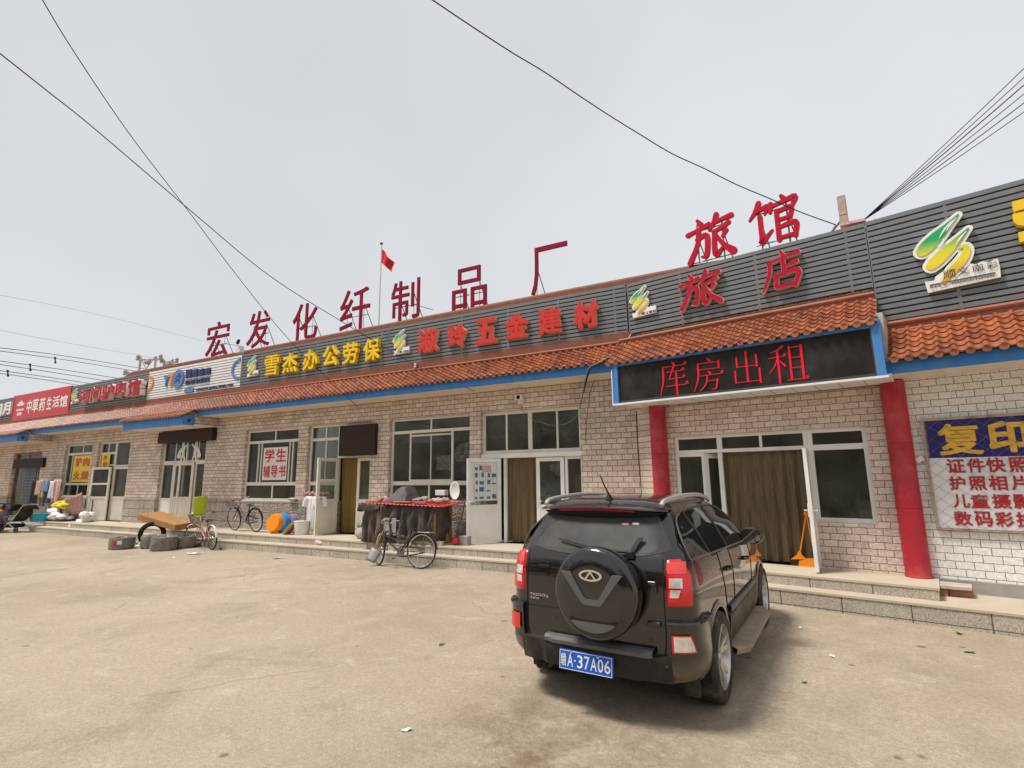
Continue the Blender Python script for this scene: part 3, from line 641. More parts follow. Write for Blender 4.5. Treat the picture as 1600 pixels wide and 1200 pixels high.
win(B1, 'window', a, b, 1.18, 3.28, vs=[(-13.63, 2.92, 3.28), (-14.36, 1.7, 2.9), (-14.22, 1.7, 2.87), (-12.98, 1.7, 2.87), (-12.84, 1.7, 2.9), (-13.63, 1.2, 1.66)], hs=[(2.91, a, b, .08), (1.66, a, b, .1)], sill=True)
a, b = -12.1, -10.95
win(B1, 'window', a, b, 1.18, 3.28, vs=[(-11.5, 2.9, 3.28), (-11.48, 1.66, 2.87)], hs=[(2.88, a, b, .08), (1.66, a, b, .1)], sill=True)
win(B1, 'transom_window', -10.95, -9.72, 2.34, 3.28, vs=[(-10.3, 2.34, 3.28)])
leaf(B1, -10.92, .05, .66, LZ+.02, 2.33, R(264), m='upvc_cream', mid=.70, label='cream glazed door leaf standing open')
leaf(B1, -10.26, .10, .52, LZ+.02, 2.33, 0, m='upvc_cream', handle_at=0)
a, b = -9.1, -6.65
win(B1, 'window', a, b, 1.18, 3.28, vs=[(-7.86, 2.94, 3.28), (-8.5, 1.7, 2.9), (-7.86, 1.7, 2.86, .025), (-7.22, 1.7, 2.9, .06), (-7.9, 1.18, 1.66)], hs=[(2.93, a, b, .075), (2.83, -8.5, -7.2, .04), (1.72, -8.5, -7.2, .04), (1.65, a, b, .1)], sill=True)
a, b = -6.35, -3.88
win(B1, 'window', a, b, 2.30, 3.27, vs=[(-5.72, 2.3, 3.27), (-5.12, 2.3, 3.27, .10), (-4.46, 2.3, 3.27)], fw=.075)
MB().box(a-.02, b+.02, .02, .19, 2.2, 2.298).build('lintel', 'upvc_white', B1, bev=.006)
MB().box(a, a+.07, .105, .165, LZ, 2.198).build('door_post', 'upvc_white', B1)
MB().box(a+.55, a+.62, .105, .165, LZ, 2.198).build('door_post', 'upvc_white', B1)
leaf(B1, -5.84, .02, .80, LZ+.02, 2.19, R(180+52), label='white door leaf standing open with a printed chart behind its glass')
leaf(B1, -4.98, .09, .66, LZ+.02, 2.19, 0, handle_at=0)
win(B1, 'side_light', -4.30, b, LZ, 2.2, hs=[(1.15, -4.30, b, .07)], m='upvc_white')
MB().box(-4.24, b-.06, .12, .128, LZ+.06, 1.12).build('lower_panel', 'upvc_white', B1)
win(B1, 'window', -37.2, -34.6, 1.2, 3.2, vs=[(-35.9, 1.2, 3.2)], hs=[(2.8, -37.2, -34.6)], sill=True)
# dark gate with a folding lattice
g = win(B1, 'gate', -31.2, -28.4, .30, 3.10, vs=[(-30.2, .3, 2.7), (-28.9, .3, 2.7, .08), (-29.9, 2.75, 3.1)], hs=[(2.72, -31.2, -28.4, .08)], m='wood_brown', paneto='window_glass')
mb = MB(); x0, x1, z0, z1 = -30.1, -28.95, .4, 2.6; st = .13
for k in range(-20, 24):
    for sg in (1, -1):
        xa = x0+k*st; p = []
        for q in (0, 1):
            zz = z0+(z1-z0)*q; p.append((xa+sg*(z1-z0)*.5*q, zz))
        (ax, az), (bx, bz) = p
        def clipx(ax, az, bx, bz):
            t0, t1 = 0., 1.
            dx = bx-ax
            for lim, sgn in ((x0, 1), (x1, -1)):
                d0 = (ax-lim)*sgn; d1 = (bx-lim)*sgn
                if d0 < 0 and d1 < 0: return None
                if d0 < 0: t0 = max(t0, d0/(d0-d1))
                elif d1 < 0: t1 = min(t1, d0/(d0-d1))
            return (ax+dx*t0, az+(bz-az)*t0, ax+dx*t1, az+(bz-az)*t1) if t1 > t0 else None
        c = clipx(ax, az, bx, bz)
        if c: mb.tube([(c[0], .085-.004*sg, c[1]), (c[2], .085-.004*sg, c[3])], .011, 4)
mat('lattice_blue_grey', (0.25, 0.30, 0.36), .5, metal=.3)
mb.build('lattice', 'lattice_blue_grey', g)

# ------------------------------------------------------------------ the hotel front: it steps forward and carries the LED canopy
B2 = thing('hotel_front', 'pinkish brick hotel front between the two red columns, with curtained doorway and canopy', 'building', (0, 0, 0), frame=FH)
wall_with(B2, 'brick_wall', ['pink_split_brick', 'pink_split_brick'], -2.86, .96, 3.06, .1, [(-2.46, -.30, LZ, 2.48), (-.30, .53, 1.03, 2.48)])
room(B2, -2.84, .9, .245, 3.0, .34, 3.05)
win(B2, 'transom_window', -2.46, -.28, 2.16, 2.48, vs=[(-1.66, 2.16, 2.48, .09), (-.98, 2.16, 2.48)], y=.08, m='upvc_white')
win(B2, 'window', -.28, .53, 1.03, 2.48, hs=[(2.18, -.28, .53, .09)], y=.08, fw=.07, m='upvc_white')
win(B2, 'side_light', -2.46, -1.93, LZ, 2.16, hs=[(1.1, -2.46, -1.93)], y=.08, m='upvc_white')
MB().box(-1.70, -1.63, .085, .15, LZ, 2.158).build('door_post', 'upvc_white', B2)
MB().box(-.36, -.29, .085, .15, LZ, 2.158).build('door_post', 'upvc_white', B2)
leaf(B2, -1.93, .06, .62, LZ+.02, 2.15, R(55), name='door')
leaf(B2, -.31, .03, .62, LZ+.02, 2.15, R(275), name='door', label='white door leaf swung right out, seen edge on')
MB().box(-3.16, .955, -.80, -.002, 3.064, 3.10).build('soffit', 'trim_white', B2)
mb = MB()
for i in range(13): mb.box(-3.1+i*.31, -3.1+i*.31+.006, -.79, -.01, 3.061, 3.0635)
mb.build('soffit_joint', 'print_dark', B2)
mb = MB(); mb.box(-3.17, -3.07, -.90, -.805, 3.07, 3.80); mb.box(.80, .91, -.90, -.805, 3.07, 3.86); mb.box(-3.07, .80, -.895, -.805, 3.75, 3.80); mb.box(-3.17, -3.12, -.80, -.1, 3.105, 3.80); mb.box(.86, .91, -.80, -.02, 3.105, 3.86)
mb.build('fascia', 'fascia_blue', B2, bev=.004)
mb = MB(); mb.box(-3.19, .93, -.915, -.80, 3.035, 3.066); mb.box(-3.19, -3.172, -.912, -.802, 3.068, 3.70)
mb.build('trim', 'trim_white', B2)
MB().box(-3.06, .79, -.80, -.01, 3.11, 3.74).build('canopy_box', 'gap_black', B2)
tiles(B2, -3.30, .87, -.93, 3.80, -.27, 4.31, 6)
mb = MB(); mb.box(-3.30, .87, -.285, -.10, 4.26, 4.40); mb.tube([(-3.3, -.285, 4.40), (.87, -.285, 4.40)], .035, 8); mb.tube([(-3.3, -.29, 4.29), (.87, -.29, 4.29)], .022, 6)
mb.build('ridge_band', 'ridge_terracotta', B2)
MB().box(-3.2, .93, -.05, .24, 3.064, 5.55).build('parapet', 'beige_split_brick', B2)
MB().box(-3.2, .93, .24, 5, 3.95, 4.12).build('flat_roof', 'roof_plain', B2)

# ------------------------------------------------------------------ white brick wing at the right
B3 = thing('white_shop_wing', 'white split-face brick shop wing at the right, under large orange roof tiles', 'building', (0, 0, 0), frame=FR)
MB().box(-.02, 7, 0, .24, .36, 3.2).build('brick_wall', 'white_split_brick', B3)
MB().box(-.02, 7, -.05, .22, .1, .358).build('plinth', 'concrete_grey', B3)
MB().box(-.06, 7, -.75, -.70, 3.10, 3.27).build('fascia', 'fascia_blue', B3, bev=.004)
MB().box(-.06, 7, -.698, .0, 3.105, 3.14).build('soffit', 'soffit_cream', B3)
tiles(B3, .02, 7, -.84, 3.26, -.22, 3.80, 6, mode=10)
MB().box(-.05, .03, -.74, -.05, 3.14, 3.98).build('gable_end', 'stone_pale', B3)
mb = MB(); mb.box(-.03, 7, -.235, -.02, 3.77, 3.90); mb.tube([(-.03, -.235, 3.91), (7, -.235, 3.91)], .04, 8); mb.tube([(-.03, -.24, 3.795), (7, -.24, 3.795)], .022, 6)
for i in range(22): mb.box(.1+i*.32, .108+i*.32, -.238, -.2, 3.80, 3.895)
mb.build('ridge_band', 'ridge_terracotta', B3)
MB().box(0, 7, .0, .24, 3.2, 5.5).build('parapet', 'concrete_grey', B3)
MB().box(0, 7, .24, 5, 3.95, 4.1).build('flat_roof', 'roof_plain', B3)

# two red columns, each with two joint rings
def column(u, fr, z0, z1, label):
    t = thing('column', label, 'column', (u, -.08, z0), frame=fr, group='red columns framing the hotel front')
    H = z1-z0
    MB().lathe([(.15, 0), (.15, H)], n=48).build('shaft', 'column_red', t)
    for f in (.34, .67): MB().lathe([(.1503, H*f-.0025), (.1506, H*f), (.1503, H*f+.0025)], n=48).build('joint_ring', 'gap_black', t)
    MB().lathe([(.151, 0), (.157, 0), (.157, .025), (.151, .03)], n=40).build('base_ring', 'column_red', t)
column(-2.70, FH, LZ, 3.063, 'red round column at the left of the hotel doorway, behind the parked car')
column(-.03, FR, LZ, 3.09, 'red round column at the right of the hotel window, beside the white brick wall')
# ------------------------------------------------------------------ sign boards over the eaves
SY = -0.40        # depth of the slat plane on the main row
HY = -0.12
def slat_sign(fr, u0, u1, z0, z1, y, label, m='slat_grey', gap='gap_black', clips=True):
    t = thing('shop_sign', label, 'shop sign', ((u0+u1)/2, y, z0), frame=fr, group='sign boards above the tiled eaves')
    w = (u1-u0)/2; H = z1-z0
    MB().box(-w+.004, w-.004, .02, .06, .0, H-.01).build('backing', gap, t)
    n = max(2, int(round(H/.0885))); p = H/n; mb = MB()
    for i in range(n):
        z = i*p
        mb.add([(-w, .018, z+.004), (w, .018, z+.004), (w, -.004, z+.010), (-w, -.004, z+.010), (w, -.004, z+p-.016), (-w, -.004, z+p-.016), (w, .018, z+p-.012), (-w, .018, z+p-.012)],
               [(0, 1, 2, 3), (3, 2, 4, 5), (5, 4, 6, 7)])
        mb.add([(-w, .018, z+.004), (-w, -.004, z+.010), (-w, -.004, z+p-.016), (-w, .018, z+p-.012)], [(0, 1, 2, 3)])
        mb.add([(w, .018, z+.004), (w, -.004, z+.010), (w, -.004, z+p-.016), (w, .018, z+p-.012)], [(3, 2, 1, 0)])
    mb.build('slats', m, t)
    for a in (-w, w-.012): MB().box(a, a+.012, -.006, .05, -.003, H+.003).build('edge_trim', m, t)
    if clips:
        mb = MB(); k = max(1, int(round(2*w/1.15)))
        for c in range(k):
            for i in range(n): mb.box(-w+2*w*(c+.8)/k-.02, -w+2*w*(c+.8)/k+.02, .004, .012, i*p-.012, i*p+.008)
        mb.build('slat_clip', 'concrete_grey', t)
    t['_o'] = (u0+u1)/2
    return t, (u0+u1)/2, z0
def put_glyph(par, off, fr, ch, box, y, depth, mats, bold=.02, name='letter', yplane=None, label=None):
    """box in photo points on the letter's own plane"""
    u0, u1, z0, z1 = fr.rect(*box, y=(yplane if yplane is not None else y))
    vs, fs = glyph(ch, u0-off[0], u1-off[0], z0-off[2], z1-off[2], y-off[1], depth, bold)
    mb = MB(); mb.add(vs, fs); o = mb.build(name, mats, par)
    if isinstance(mats, (list, tuple)) and len(mats) > 1:
        for p in o.data.polygons:
            if abs(p.normal.y) < .5: p.material_index = 1
    return o
ZB, ZT = 4.565, 5.618
def U(px, py, fr=FM, y=SY): return fr.at(px, py, y)[0]

x6 = -33.5
s0, o, zz = slat_sign(FM, -42, U(22, 637)-.01, ZB, ZT, SY, 'leftmost grey slatted sign board with white characters, cut by the picture edge')
off = (o, SY, ZB)
put_glyph(s0, off, FM, '月', (4.5, 628.5, 16, 648), SY-.10, .09, 'letter_white', .03)
put_glyph(s0, off, FM, '月', (-9, 632, 2.5, 651), SY-.10, .09, 'letter_white', .03)

# red flat board
u0, u1 = U(22, 637)+.01, U(110.5, 624)-.01
t = thing('shop_sign', 'flat red sign board with white calligraphic characters', 'shop sign', ((u0+u1)/2, SY, ZB), frame=FM, group='sign boards above the tiled eaves')
off = ((u0+u1)/2, SY, ZB); w = (u1-u0)/2
MB().box(-w, w, -.03, .05, -.05, ZT-ZB+.02).build('board', 'sign_red', t)
MB().box(-w-.05, -w-.001, -.04, .05, -.06, ZT-ZB+.03).build('edge_trim', 'ridge_terracotta', t); MB().box(-w, w, -.036, .04, -.085, -.052).build('edge_trim', 'ridge_terracotta', t)
for ch, bx in zip('中草药生活馆', ((335, 355, 395, 525), (403, 345, 477, 512), (492, 332, 562, 497), (585, 322, 644, 478), (657, 312, 742, 452), (748, 300, 842, 450))):
    put_glyph(t, off, FM, ch, [bx[0]/8, 580+bx[1]/8, bx[2]/8, 580+bx[3]/8], SY-.040, .003, 'letter_white', .02)
mb = MB()
for a0, L_ in ((90, .34), (55, .30), (125, .30), (20, .36), (160, .36)):
    cx, cz = FM.at(33.5, 634.5, SY); cx -= off[0]; cz -= off[2]
    a = R(a0); stroke(mb, [(cx+.06*math.cos(a), cz+.05*math.sin(a)), (cx+.2*math.cos(a), cz+.16*math.sin(a)), (cx+1.15*L_*math.cos(a), cz+.75*L_*math.sin(a))], [.02, .11, .02], -.034, .003, 0)
mb.build('leaf_emblem', 'letter_white', t)
mb = MB(); cx, cz = FM.at(33, 640, SY); cx -= off[0]; cz -= off[2]
for i in range(9): mb.box(cx-.36+i*.08, cx-.30+i*.08, -.034, -.031, cz-.06, cz+.03)
mb.build('small_print', 'letter_white', t); mb = MB(); cx, cz = FM.at(31.5, 647, SY); cx -= off[0]; cz -= off[2]
for i in range(3): mb.box(cx-.22+i*.16, cx-.10+i*.16, -.034, -.031, cz-.06, cz+.07)
mb.build('small_print', 'letter_white', t)

# the town emblem: white cut-out board, three green-to-yellow brush strokes, a base plate with writing
def emblem_mat():
    m = bpy.data.materials.new('emblem_print'); m.use_nodes = True; MATS['emblem_print'] = m
    nt = m.node_tree; N = nt.nodes; L = nt.links; b = N['Principled BSDF']; b.inputs['Roughness'].default_value = .4
    tc = N.new('ShaderNodeTexCoord'); sp = N.new('ShaderNodeSeparateXYZ'); L.new(tc.outputs['UV'], sp.inputs[0])
    rp = N.new('ShaderNodeValToRGB'); e = rp.color_ramp.elements
    e[0].position = .22; e[0].color = (0.62, 0.30, 0.02, 1); e[1].position = .72; e[1].color = (0.0, 0.36, 0.11, 1)
    x = e.new(.42); x.color = (0.80, 0.66, 0.02, 1); x = e.new(.56); x.color = (0.62, 0.62, 0.03, 1)
    L.new(sp.outputs[1], rp.inputs[0]); L.new(rp.outputs[0], b.inputs['Base Color'])
emblem_mat()
_bx = FR.rect(1430.5, 331, 1565, 457, y=-.19)
def _en(X, Y): u, z = FR.at(1300+X/4, 260+Y/4, -.19); return ((u-_bx[0])/(_bx[1]-_bx[0]), (z-_bx[2])/(_bx[3]-_bx[2]))
_ks = .25*(_bx[1]-_bx[0])/134.5*2/((_bx[1]-_bx[0])+(_bx[3]-_bx[2]))
EMB = [([_en(*p) for p in pts], [a*_ks for a in w]) for pts, w in (
    ([(788, 302), (715, 378), (655, 440), (595, 502), (566, 532)], [12, 52, 96, 108, 90]), ([(852, 388), (785, 462), (718, 528), (652, 592), (622, 622)], [12, 54, 86, 94, 78]),
    ([(790, 512), (828, 500), (842, 528), (812, 590), (752, 655), (700, 725)], [14, 34, 50, 66, 66, 34]))]
EMB_P = [_en(*p) for p in ((600, 790), (1056, 690), (1050, 625), (1035, 575), (1010, 582), (985, 598), (940, 592), (900, 612), (860, 606), (830, 622), (760, 640), (700, 650), (645, 690), (640, 712), (580, 722))]
_WO = 48*_ks
def emblem(par, off, fr, box, y, detail=False):
    u0, u1, z0, z1 = fr.rect(*box, y=y); u0 -= off[0]; u1 -= off[0]; z0 -= off[2]; z1 -= off[2]; yy = y-off[1]
    sx, sz = (u1-u0), (z1-z0)
    S = EMB; k = (sx+sz)/2
    g = MB()
    for i, (p, w) in enumerate(S): stroke(g, [(u0+a*sx, z0+b*sz) for a, b in p], [(a+_WO)*k for a in w], yy-.001*i, .05, 0)
    g.prism([(u0+a*sx, z0+b*sz) for a, b in EMB_P], yy+.004, yy+.05)
    o = g.build('emblem', 'letter_white', par)
    g = MB()
    for i, (p, w) in enumerate(S): stroke(g, [(u0+a*sx, z0+b*sz) for a, b in p], [a*k for a in w], yy-.010-.001*i, .004, 0)
    q = g.build('brush_stroke', 'emblem_print', o)
    ul = q.data.uv_layers.new(name='uv')
    for lp in q.data.loops:
        v = q.data.vertices[lp.vertex_index].co; ul.data[lp.index].uv = ((v.x-u0)/sx, (v.z-z0)/sz)
    g = MB()
    for i, pp in enumerate((((775, 322), (742, 362), (712, 410)), ((745, 345), (700, 400), (668, 455)), ((838, 408), (800, 452), (770, 500)), ((700, 450), (690, 478), (655, 505)))):
        stroke(g, [(u0+_en(*q)[0]*sx, z0+_en(*q)[1]*sz) for q in pp], [6*_ks*k, 15*_ks*k, 3*_ks*k], yy-.016-.0006*i, .002, 0)
    g.build('dry_brush_streak', 'letter_white', o)
    if detail:
        for i, ch in enumerate('顺义南彩'):
            a0, b0 = _en(700+90*i, 705-20*i); a1, b1 = _en(768+88*i, 640-17*i)
            vs, fs = glyph(ch, u0+a0*sx, u0+a1*sx, z0+b0*sz, z0+b1*sz, yy-.0150, .002, 0)
            g = MB(); g.add(vs, fs); g.build('character', 'print_dark', o)
        a0, b0 = _en(615, 768); a1, b1 = _en(1010, 668)
        aw = a1-a0
        for tx, f0, f1 in (('B.J.S.Y.', 0, .30), ('NANCAITOWN', .36, 1)):
            vs, fs = glyph(tx, u0+(a0+aw*f0)*sx, u0+(a0+aw*f1)*sx, z0+b0*sz, z0+(b0+.036)*sz, yy-.0150, .002, 0); g = MB(); g.add(vs, fs); g.build('small_print', 'print_dark', o)
        g = MB(); g.box(u0+a0*sx, u0+(a1+.02)*sx, yy-.0145, yy+.003, z0+(b0+.050)*sz, z0+(b0+.056)*sz); g.build('rule_line', 'print_dark', o)
    else:
        vs, fs = glyph('顺义南彩', u0+.40*sx, u0+.96*sx, z0+.10*sz, z0+.19*sz, yy-.002, .004, 0); g = MB(); g.add(vs, fs); g.build('character', 'print_dark', o)

# grey board with five deep red box letters
s, o, zz = slat_sign(FM, U(110.5, 624)+.01, U(231.5, 602), ZB, ZT, SY, 'grey slatted board with deep red box characters, between the red and the white boards')
off = (o, SY, ZB)
for ch, bx in zip('河间驴肉馆', ((123.5, 609, 141, 629), (142, 603.5, 157.5, 626), (158.5, 600.5, 178, 624), (180.5, 595.5, 196, 619.5), (199.5, 592.5, 219, 618))):
    q = put_glyph(s, off, FM, ch, bx, SY-.22, .2, ['letter_white'], .02)
    vs_f = put_glyph(s, off, FM, ch, bx, SY-.226, .006, ['letter_crimson'], .02, name='letter_face')
emblem(s, off, FM, (111, 607, 122.5, 632), SY-.05)

# white express board
u0, u1 = U(231.5, 602)+.01, U(376.8, 580)-.01
s, o, zz = slat_sign(FM, u0, u1, ZB, ZT, SY, 'white slatted sign board of a parcel shop with blue and orange logo', 'slat_white', 'print_navy', clips=False)
off = (o, SY, ZB); c2 = lambda x, y: (200+x/8, 530+y/8); Y = SY-.05
put_glyph(s, off, FM, 'Y', (*c2(440, 447), *c2(505, 590)), Y, .045, 'print_blue', .05)
put_glyph(s, off, FM, 'T', (*c2(492, 428), *c2(578, 585)), Y, .045, 'print_orange', .05)
u0_, u1_, z0_, z1_ = FM.rect(*c2(555, 380), *c2(690, 608), y=Y); g = MB(); cx, cz = (u0_+u1_)/2-o, (z0_+z1_)/2-ZB
g.prism([(cx+(u1_-u0_)/2*math.cos(a*math.pi/16), cz+(z1_-z0_)/2*math.sin(a*math.pi/16)) for a in range(32)], Y-SY, Y-SY+.045); g.build('letter', 'print_blue', s)
g = MB(); rx, rz = (u1_-u0_)/2, (z1_-z0_)/2
for i, (p, w) in enumerate([([(.15, .55), (.2, .5)], .2), ([(-.1, .28), (.15, .32), (.25, .05), (.05, -.15)], .16), ([(.05, -.15), (.28, -.2), (.3, -.5)], .13), ([(.05, -.1), (-.2, -.15), (-.45, -.4)], .13), ([(-.5, .05), (-.3, .1), (-.1, .28)], .1), ([(.2, .3), (.45, .15), (.55, .35)], .1)]):
    stroke(g, [(cx+a*rx, cz+b*rz) for a, b in p], w*(rx+rz)/2, Y-SY-.006-.0008*i, .005)
g.build('runner_mark', 'print_navy', s)
for i, ch in enumerate('圆通速递'): put_glyph(s, off, FM, ch, (*c2(718+i*78, 385-i*10), *c2(785+i*80, 482-i*13)), Y, .04, 'print_navy', .03)
put_glyph(s, off, FM, 'EXPRESS', (*c2(715, 497), *c2(1005, 545)), Y, .04, 'print_navy', .03)
g = MB(); a0, a1, b0, b1 = FM.rect(*c2(697, 607), *c2(810, 664), y=Y); a0 -= o; a1 -= o; b0 -= ZB; b1 -= ZB; h = (b1-b0)/2
g.prism([(a0+h+h*math.cos(R(q)), b0+h+h*math.sin(R(q))) for q in range(90, 271, 30)]+[(a1-h+h*math.cos(R(q)), b0+h+h*math.sin(R(q))) for q in range(-90, 91, 30)], Y-SY+.01, Y-SY+.045); g.build('pill_plate', 'print_blue', s)
put_glyph(s, off, FM, 'www.yto.net.cn', (*c2(840, 588), *c2(1302, 620)), Y, .03, 'print_navy', .02)
def ring_part(par, off, fr, c, rx, rz, a0, a1, m):
    cx, cz = fr.at(*c, SY); g = MB(); N_ = 20; out = []; inn = []
    for i in range(N_+1):
        a = R(a0+(a1-a0)*i/N_); out.append((cx-off[0]+rx*math.cos(a), cz-off[2]+rz*math.sin(a))); inn.append((cx-off[0]+(rx-.09)*math.cos(a), cz-off[2]+(rz-.09)*math.sin(a)))
    for i in range(N_): g.prism([out[i], out[i+1], inn[i+1], inn[i]], -.03, -.001)
    g.build('ring', m, par)
ring_part(s, off, FM, c2(255, 555), .36, .30, -88, 88, 'print_orange')
ring_part(s, off, FM, c2(1408, 372), .42, .34, 92, 268, 'print_blue')

# grey board, yellow characters
s, o, zz = slat_sign(FM, U(376.8, 580)+.01, U(607, 543), ZB, ZT, SY, 'grey slatted sign board with six yellow characters')
off = (o, SY, ZB)
for ch, bx in zip('雪杰办公劳保', ((413, 555, 434.5, 586.5), (441, 552, 464, 582), (473, 546, 496, 577.5), (504, 540, 528, 571.5), (535, 535, 558.5, 568), (567.5, 529, 592.5, 563))):
    put_glyph(s, off, FM, ch, bx, SY-.11, .10, 'letter_yellow', .012 if ch == '雪' else .022)
emblem(s, off, FM, (386, 556, 404, 590), SY-.06)

# grey board, red characters
s, o, zz = slat_sign(FM, U(607, 543)+.01, U(979, 480), ZB, ZT, SY, 'grey slatted sign board with six scarlet block characters')
off = (o, SY, ZB)
for ch, bx in zip('淑玲五金建材', ((651.5, 513, 684.5, 550), (698, 506, 728.5, 542.5), (742.5, 496.5, 775.5, 537), (788.5, 489, 824, 528.5), (840, 480, 876.5, 521.5), (895, 469, 934.5, 512.5))):
    put_glyph(s, off, FM, ch, bx, SY-.11, .10, ['letter_red', 'letter_edge_peach'], .026 if ch in '淑建' else .036)
emblem(s, off, FM, (614, 515, 640.5, 555.6), SY-.06)

# grey board of the hotel, brush characters with a pale outline
hz0, hz1 = 4.545, 5.61
s, o, zz = slat_sign(FH, -3.15, .865, hz0, hz1, HY, 'grey slatted sign board with two crimson brush characters edged in pink, over the hotel canopy')
off = (o, HY, hz0)
for ch, bx in (('旅', (1061, 424.5, 1126, 480)), ('店', (1189, 391.5, 1254, 453.5))):
    u0, u1, z0, z1 = FH.rect(*bx, y=HY-.1)
    g = MB(); brush_char(g, BRUSH, ch, u0-o, u1-o, z0-hz0, z1-hz0, -.085, .08, 0, 3.2, .74); q = g.build('letter', 'letter_edge_pink', s)
    g = MB(); brush_char(g, BRUSH, ch, u0-o, u1-o, z0-hz0, z1-hz0, -.105, .004, 0, 0.0, .74); g.build('letter_face', 'letter_crimson', q)
emblem(s, off, FH, (984.5, 446, 1026, 497), HY-.06)

# tall grey board of the right wing
rz0, rz1 = 3.985, 5.622
s, o, zz = slat_sign(FR, -.07, 7, rz0, rz1, HY, 'tall grey slatted sign board at the right edge with a large green and yellow emblem')
off = (o, HY, rz0)
emblem(s, off, FR, (1430.5, 331, 1565, 457), HY-.07, True)
for (px0, py0, px1, py1, rd) in ((1581, 312, 1660, 329, 0), (1582, 331.5, 1650, 355, 1), (1591, 360, 1660, 377, 0)):
    u0, z1 = FR.at(px0, py0+3, HY-.13); _, z0 = FR.at(px0, py1+2, HY-.13); u1 = u0+.55; u0 -= o; u1 -= o; z0 -= rz0; z1 -= rz0
    pl = [(u0, z1), (u0, z0+.08*rd), (u0+.03*rd, z0+.03*rd), (u0+.09*rd, z0), (u1, z0), (u1, z1)] if rd else [(u0, z1), (u0, z0), (u1, z0), (u1, z1)]
    g = MB(); g.prism(pl, -.13, -.02); g.build('letter', 'letter_yellow', s, bev=.006)

# ------------------------------------------------------------------ LED board of the canopy, dark LED boards over the other doors
t = thing('led_board', 'wide black LED board on the hotel canopy showing four red characters', 'LED sign', (-1.13, -.86, 3.10), frame=FH)
off = (-1.13, -.86, 3.10)
MB().box(-1.92, 1.91, .0, .05, .012, .64).build('screen', 'led_black', t)
mb = MB(); mb.box(-1.93, 1.92, -.02, .05, -.028, .010); mb.box(-1.93, 1.92, -.02, .05, .642, .665); mb.box(-1.95, -1.922, -.022, .05, -.03, .66); mb.box(1.912, 1.935, -.022, .05, -.03, .66)
mb.build('frame', 'dark_plastic', t)
for ch, bx in (('库', (1030, 564.5, 1076, 617)), ('房', (1082.5, 559, 1132, 610.5)), ('出', (1144, 549, 1190.5, 599.5)), ('租', (1200.5, 539, 1262.5, 596.5))):
    u0, u1, z0, z1 = FH.rect(*bx, y=-.865)
    g = MB(); brush_char(g, SONG, ch, u0+1.13, u1+1.13, z0-3.10, z1-3.10, -.004, .003, 0, 0, .62); g.build('lit_character', 'led_red_lit', t)
mb = MB()
for k in range(1, 12): mb.box(-1.92+k*.32-.0015, -1.92+k*.32+.0015, -.0012, .0, .014, .638)
mb.build('module_seam', 'gap_black', t)
def dark_led(fr, u0, u1, z0, z1, y, d, label):
    t = thing('led_board', label, 'LED sign', ((u0+u1)/2, y, z0), frame=fr, group='unlit LED boards over doors')
    w = (u1-u0)/2; H = z1-z0
    MB().box(-w+.02, w-.02, 0, d, .02, H-.02).build('screen', 'led_brown', t)
    mb = MB(); mb.box(-w, w, -.008, d+.01, 0, .019); mb.box(-w, w, -.008, d+.01, H-.019, H); mb.box(-w, -w+.019, -.007, d+.01, .0195, H-.0195); mb.box(w-.019, w, -.007, d+.01, .0195, H-.0195); mb.build('frame', 'black_plastic', t)
dark_led(FM, -10.75, -9.49, 2.38, 3.19, -.11, .14, 'square unlit brown LED board hung over the bookshop door')
dark_led(FM, -19.37, -16.33, 3.05, 3.44, -.16, .15, 'long unlit brown LED board under the projecting blue canopy')
dark_led(FM, -30.75, -27.95, 2.41, 2.81, -.11, .12, 'unlit brown LED board above the latticed gate')

# ------------------------------------------------------------------ characters standing on the roof
def roof_char(ch, box, fr, y, kind, label):
    u0, u1, z0, z1 = fr.rect(*box, y=y); zr = 4.1
    t = thing('roof_character', label, 'rooftop sign', ((u0+u1)/2, y, zr), frame=fr, group='red characters standing on the roof edge')
    w = (u1-u0)/2; a, b = z0-zr, z1-zr
    if kind == 'sans':
        vs, fs = glyph(ch, -w, w, a, b, 0, .035, .003); g = MB(); g.add(vs, fs); g.build('character', 'letter_maroon', t)
    else:
        g = MB(); brush_char(g, BRUSH, ch, -w, w, a, b, 0, .07, 0, 0, .86); g.build('character', 'letter_crimson', t)
    g = MB(); r = .016
    for q in ((-.55, .55) if ch != '厂' else (-.72,)):
        g.tube([(w*q, .06, 0), (w*q, .06, a+(b-a)*(.92 if kind != 'sans' else .6))], r if kind != 'sans' else .008, 6)
        g.tube([(w*q, .065, a+(b-a)*.62), (w*q+.35, 1.25, 0.05)], r*.8, 6)
    if ch != '厂':
      for zq in ((a+.03, a+(b-a)*.75) if kind != 'sans' else (a+(b-a)*.35,)): g.tube([(-w*.8, .062, zq), (w*.8, .062, zq)], r*.8, 6)
    if ch in '制宏': g.tube([(w*.55, .065, a+(b-a)*.35), (w*.55+.18, .68, a+(b-a)*.35)], r*.6, 6)
    g.build('steel_frame', 'steel_grey', t)
for ch, bx, lb in (('宏', (322, 503, 356.5, 557), 'dark red rooftop character nearest the pylon, leftmost of the row'), ('发', (386, 486, 421, 542), 'dark red rooftop character second from the left, crossed by a cable'), ('化', (457, 473.5, 495, 531), 'dark red rooftop character of two tall halves, third from the left'),
                   ('纤', (531, 451, 577, 517), 'dark red rooftop character just left of the flagpole'), ('制', (611, 437.5, 655, 499), 'dark red rooftop character just right of the flagpole'), ('品', (706, 417, 760, 482), 'dark red rooftop character made of three squares'), ('厂', (829, 382, 887, 459), 'dark red rooftop character of one bar and one long leg')):
    roof_char(ch, bx, FM, .35, 'sans', lb)
roof_char('旅', (1073, 337, 1146, 406), FH, .45, 'brush', 'large crimson brush character on the roof, left of the pair above the hotel sign')
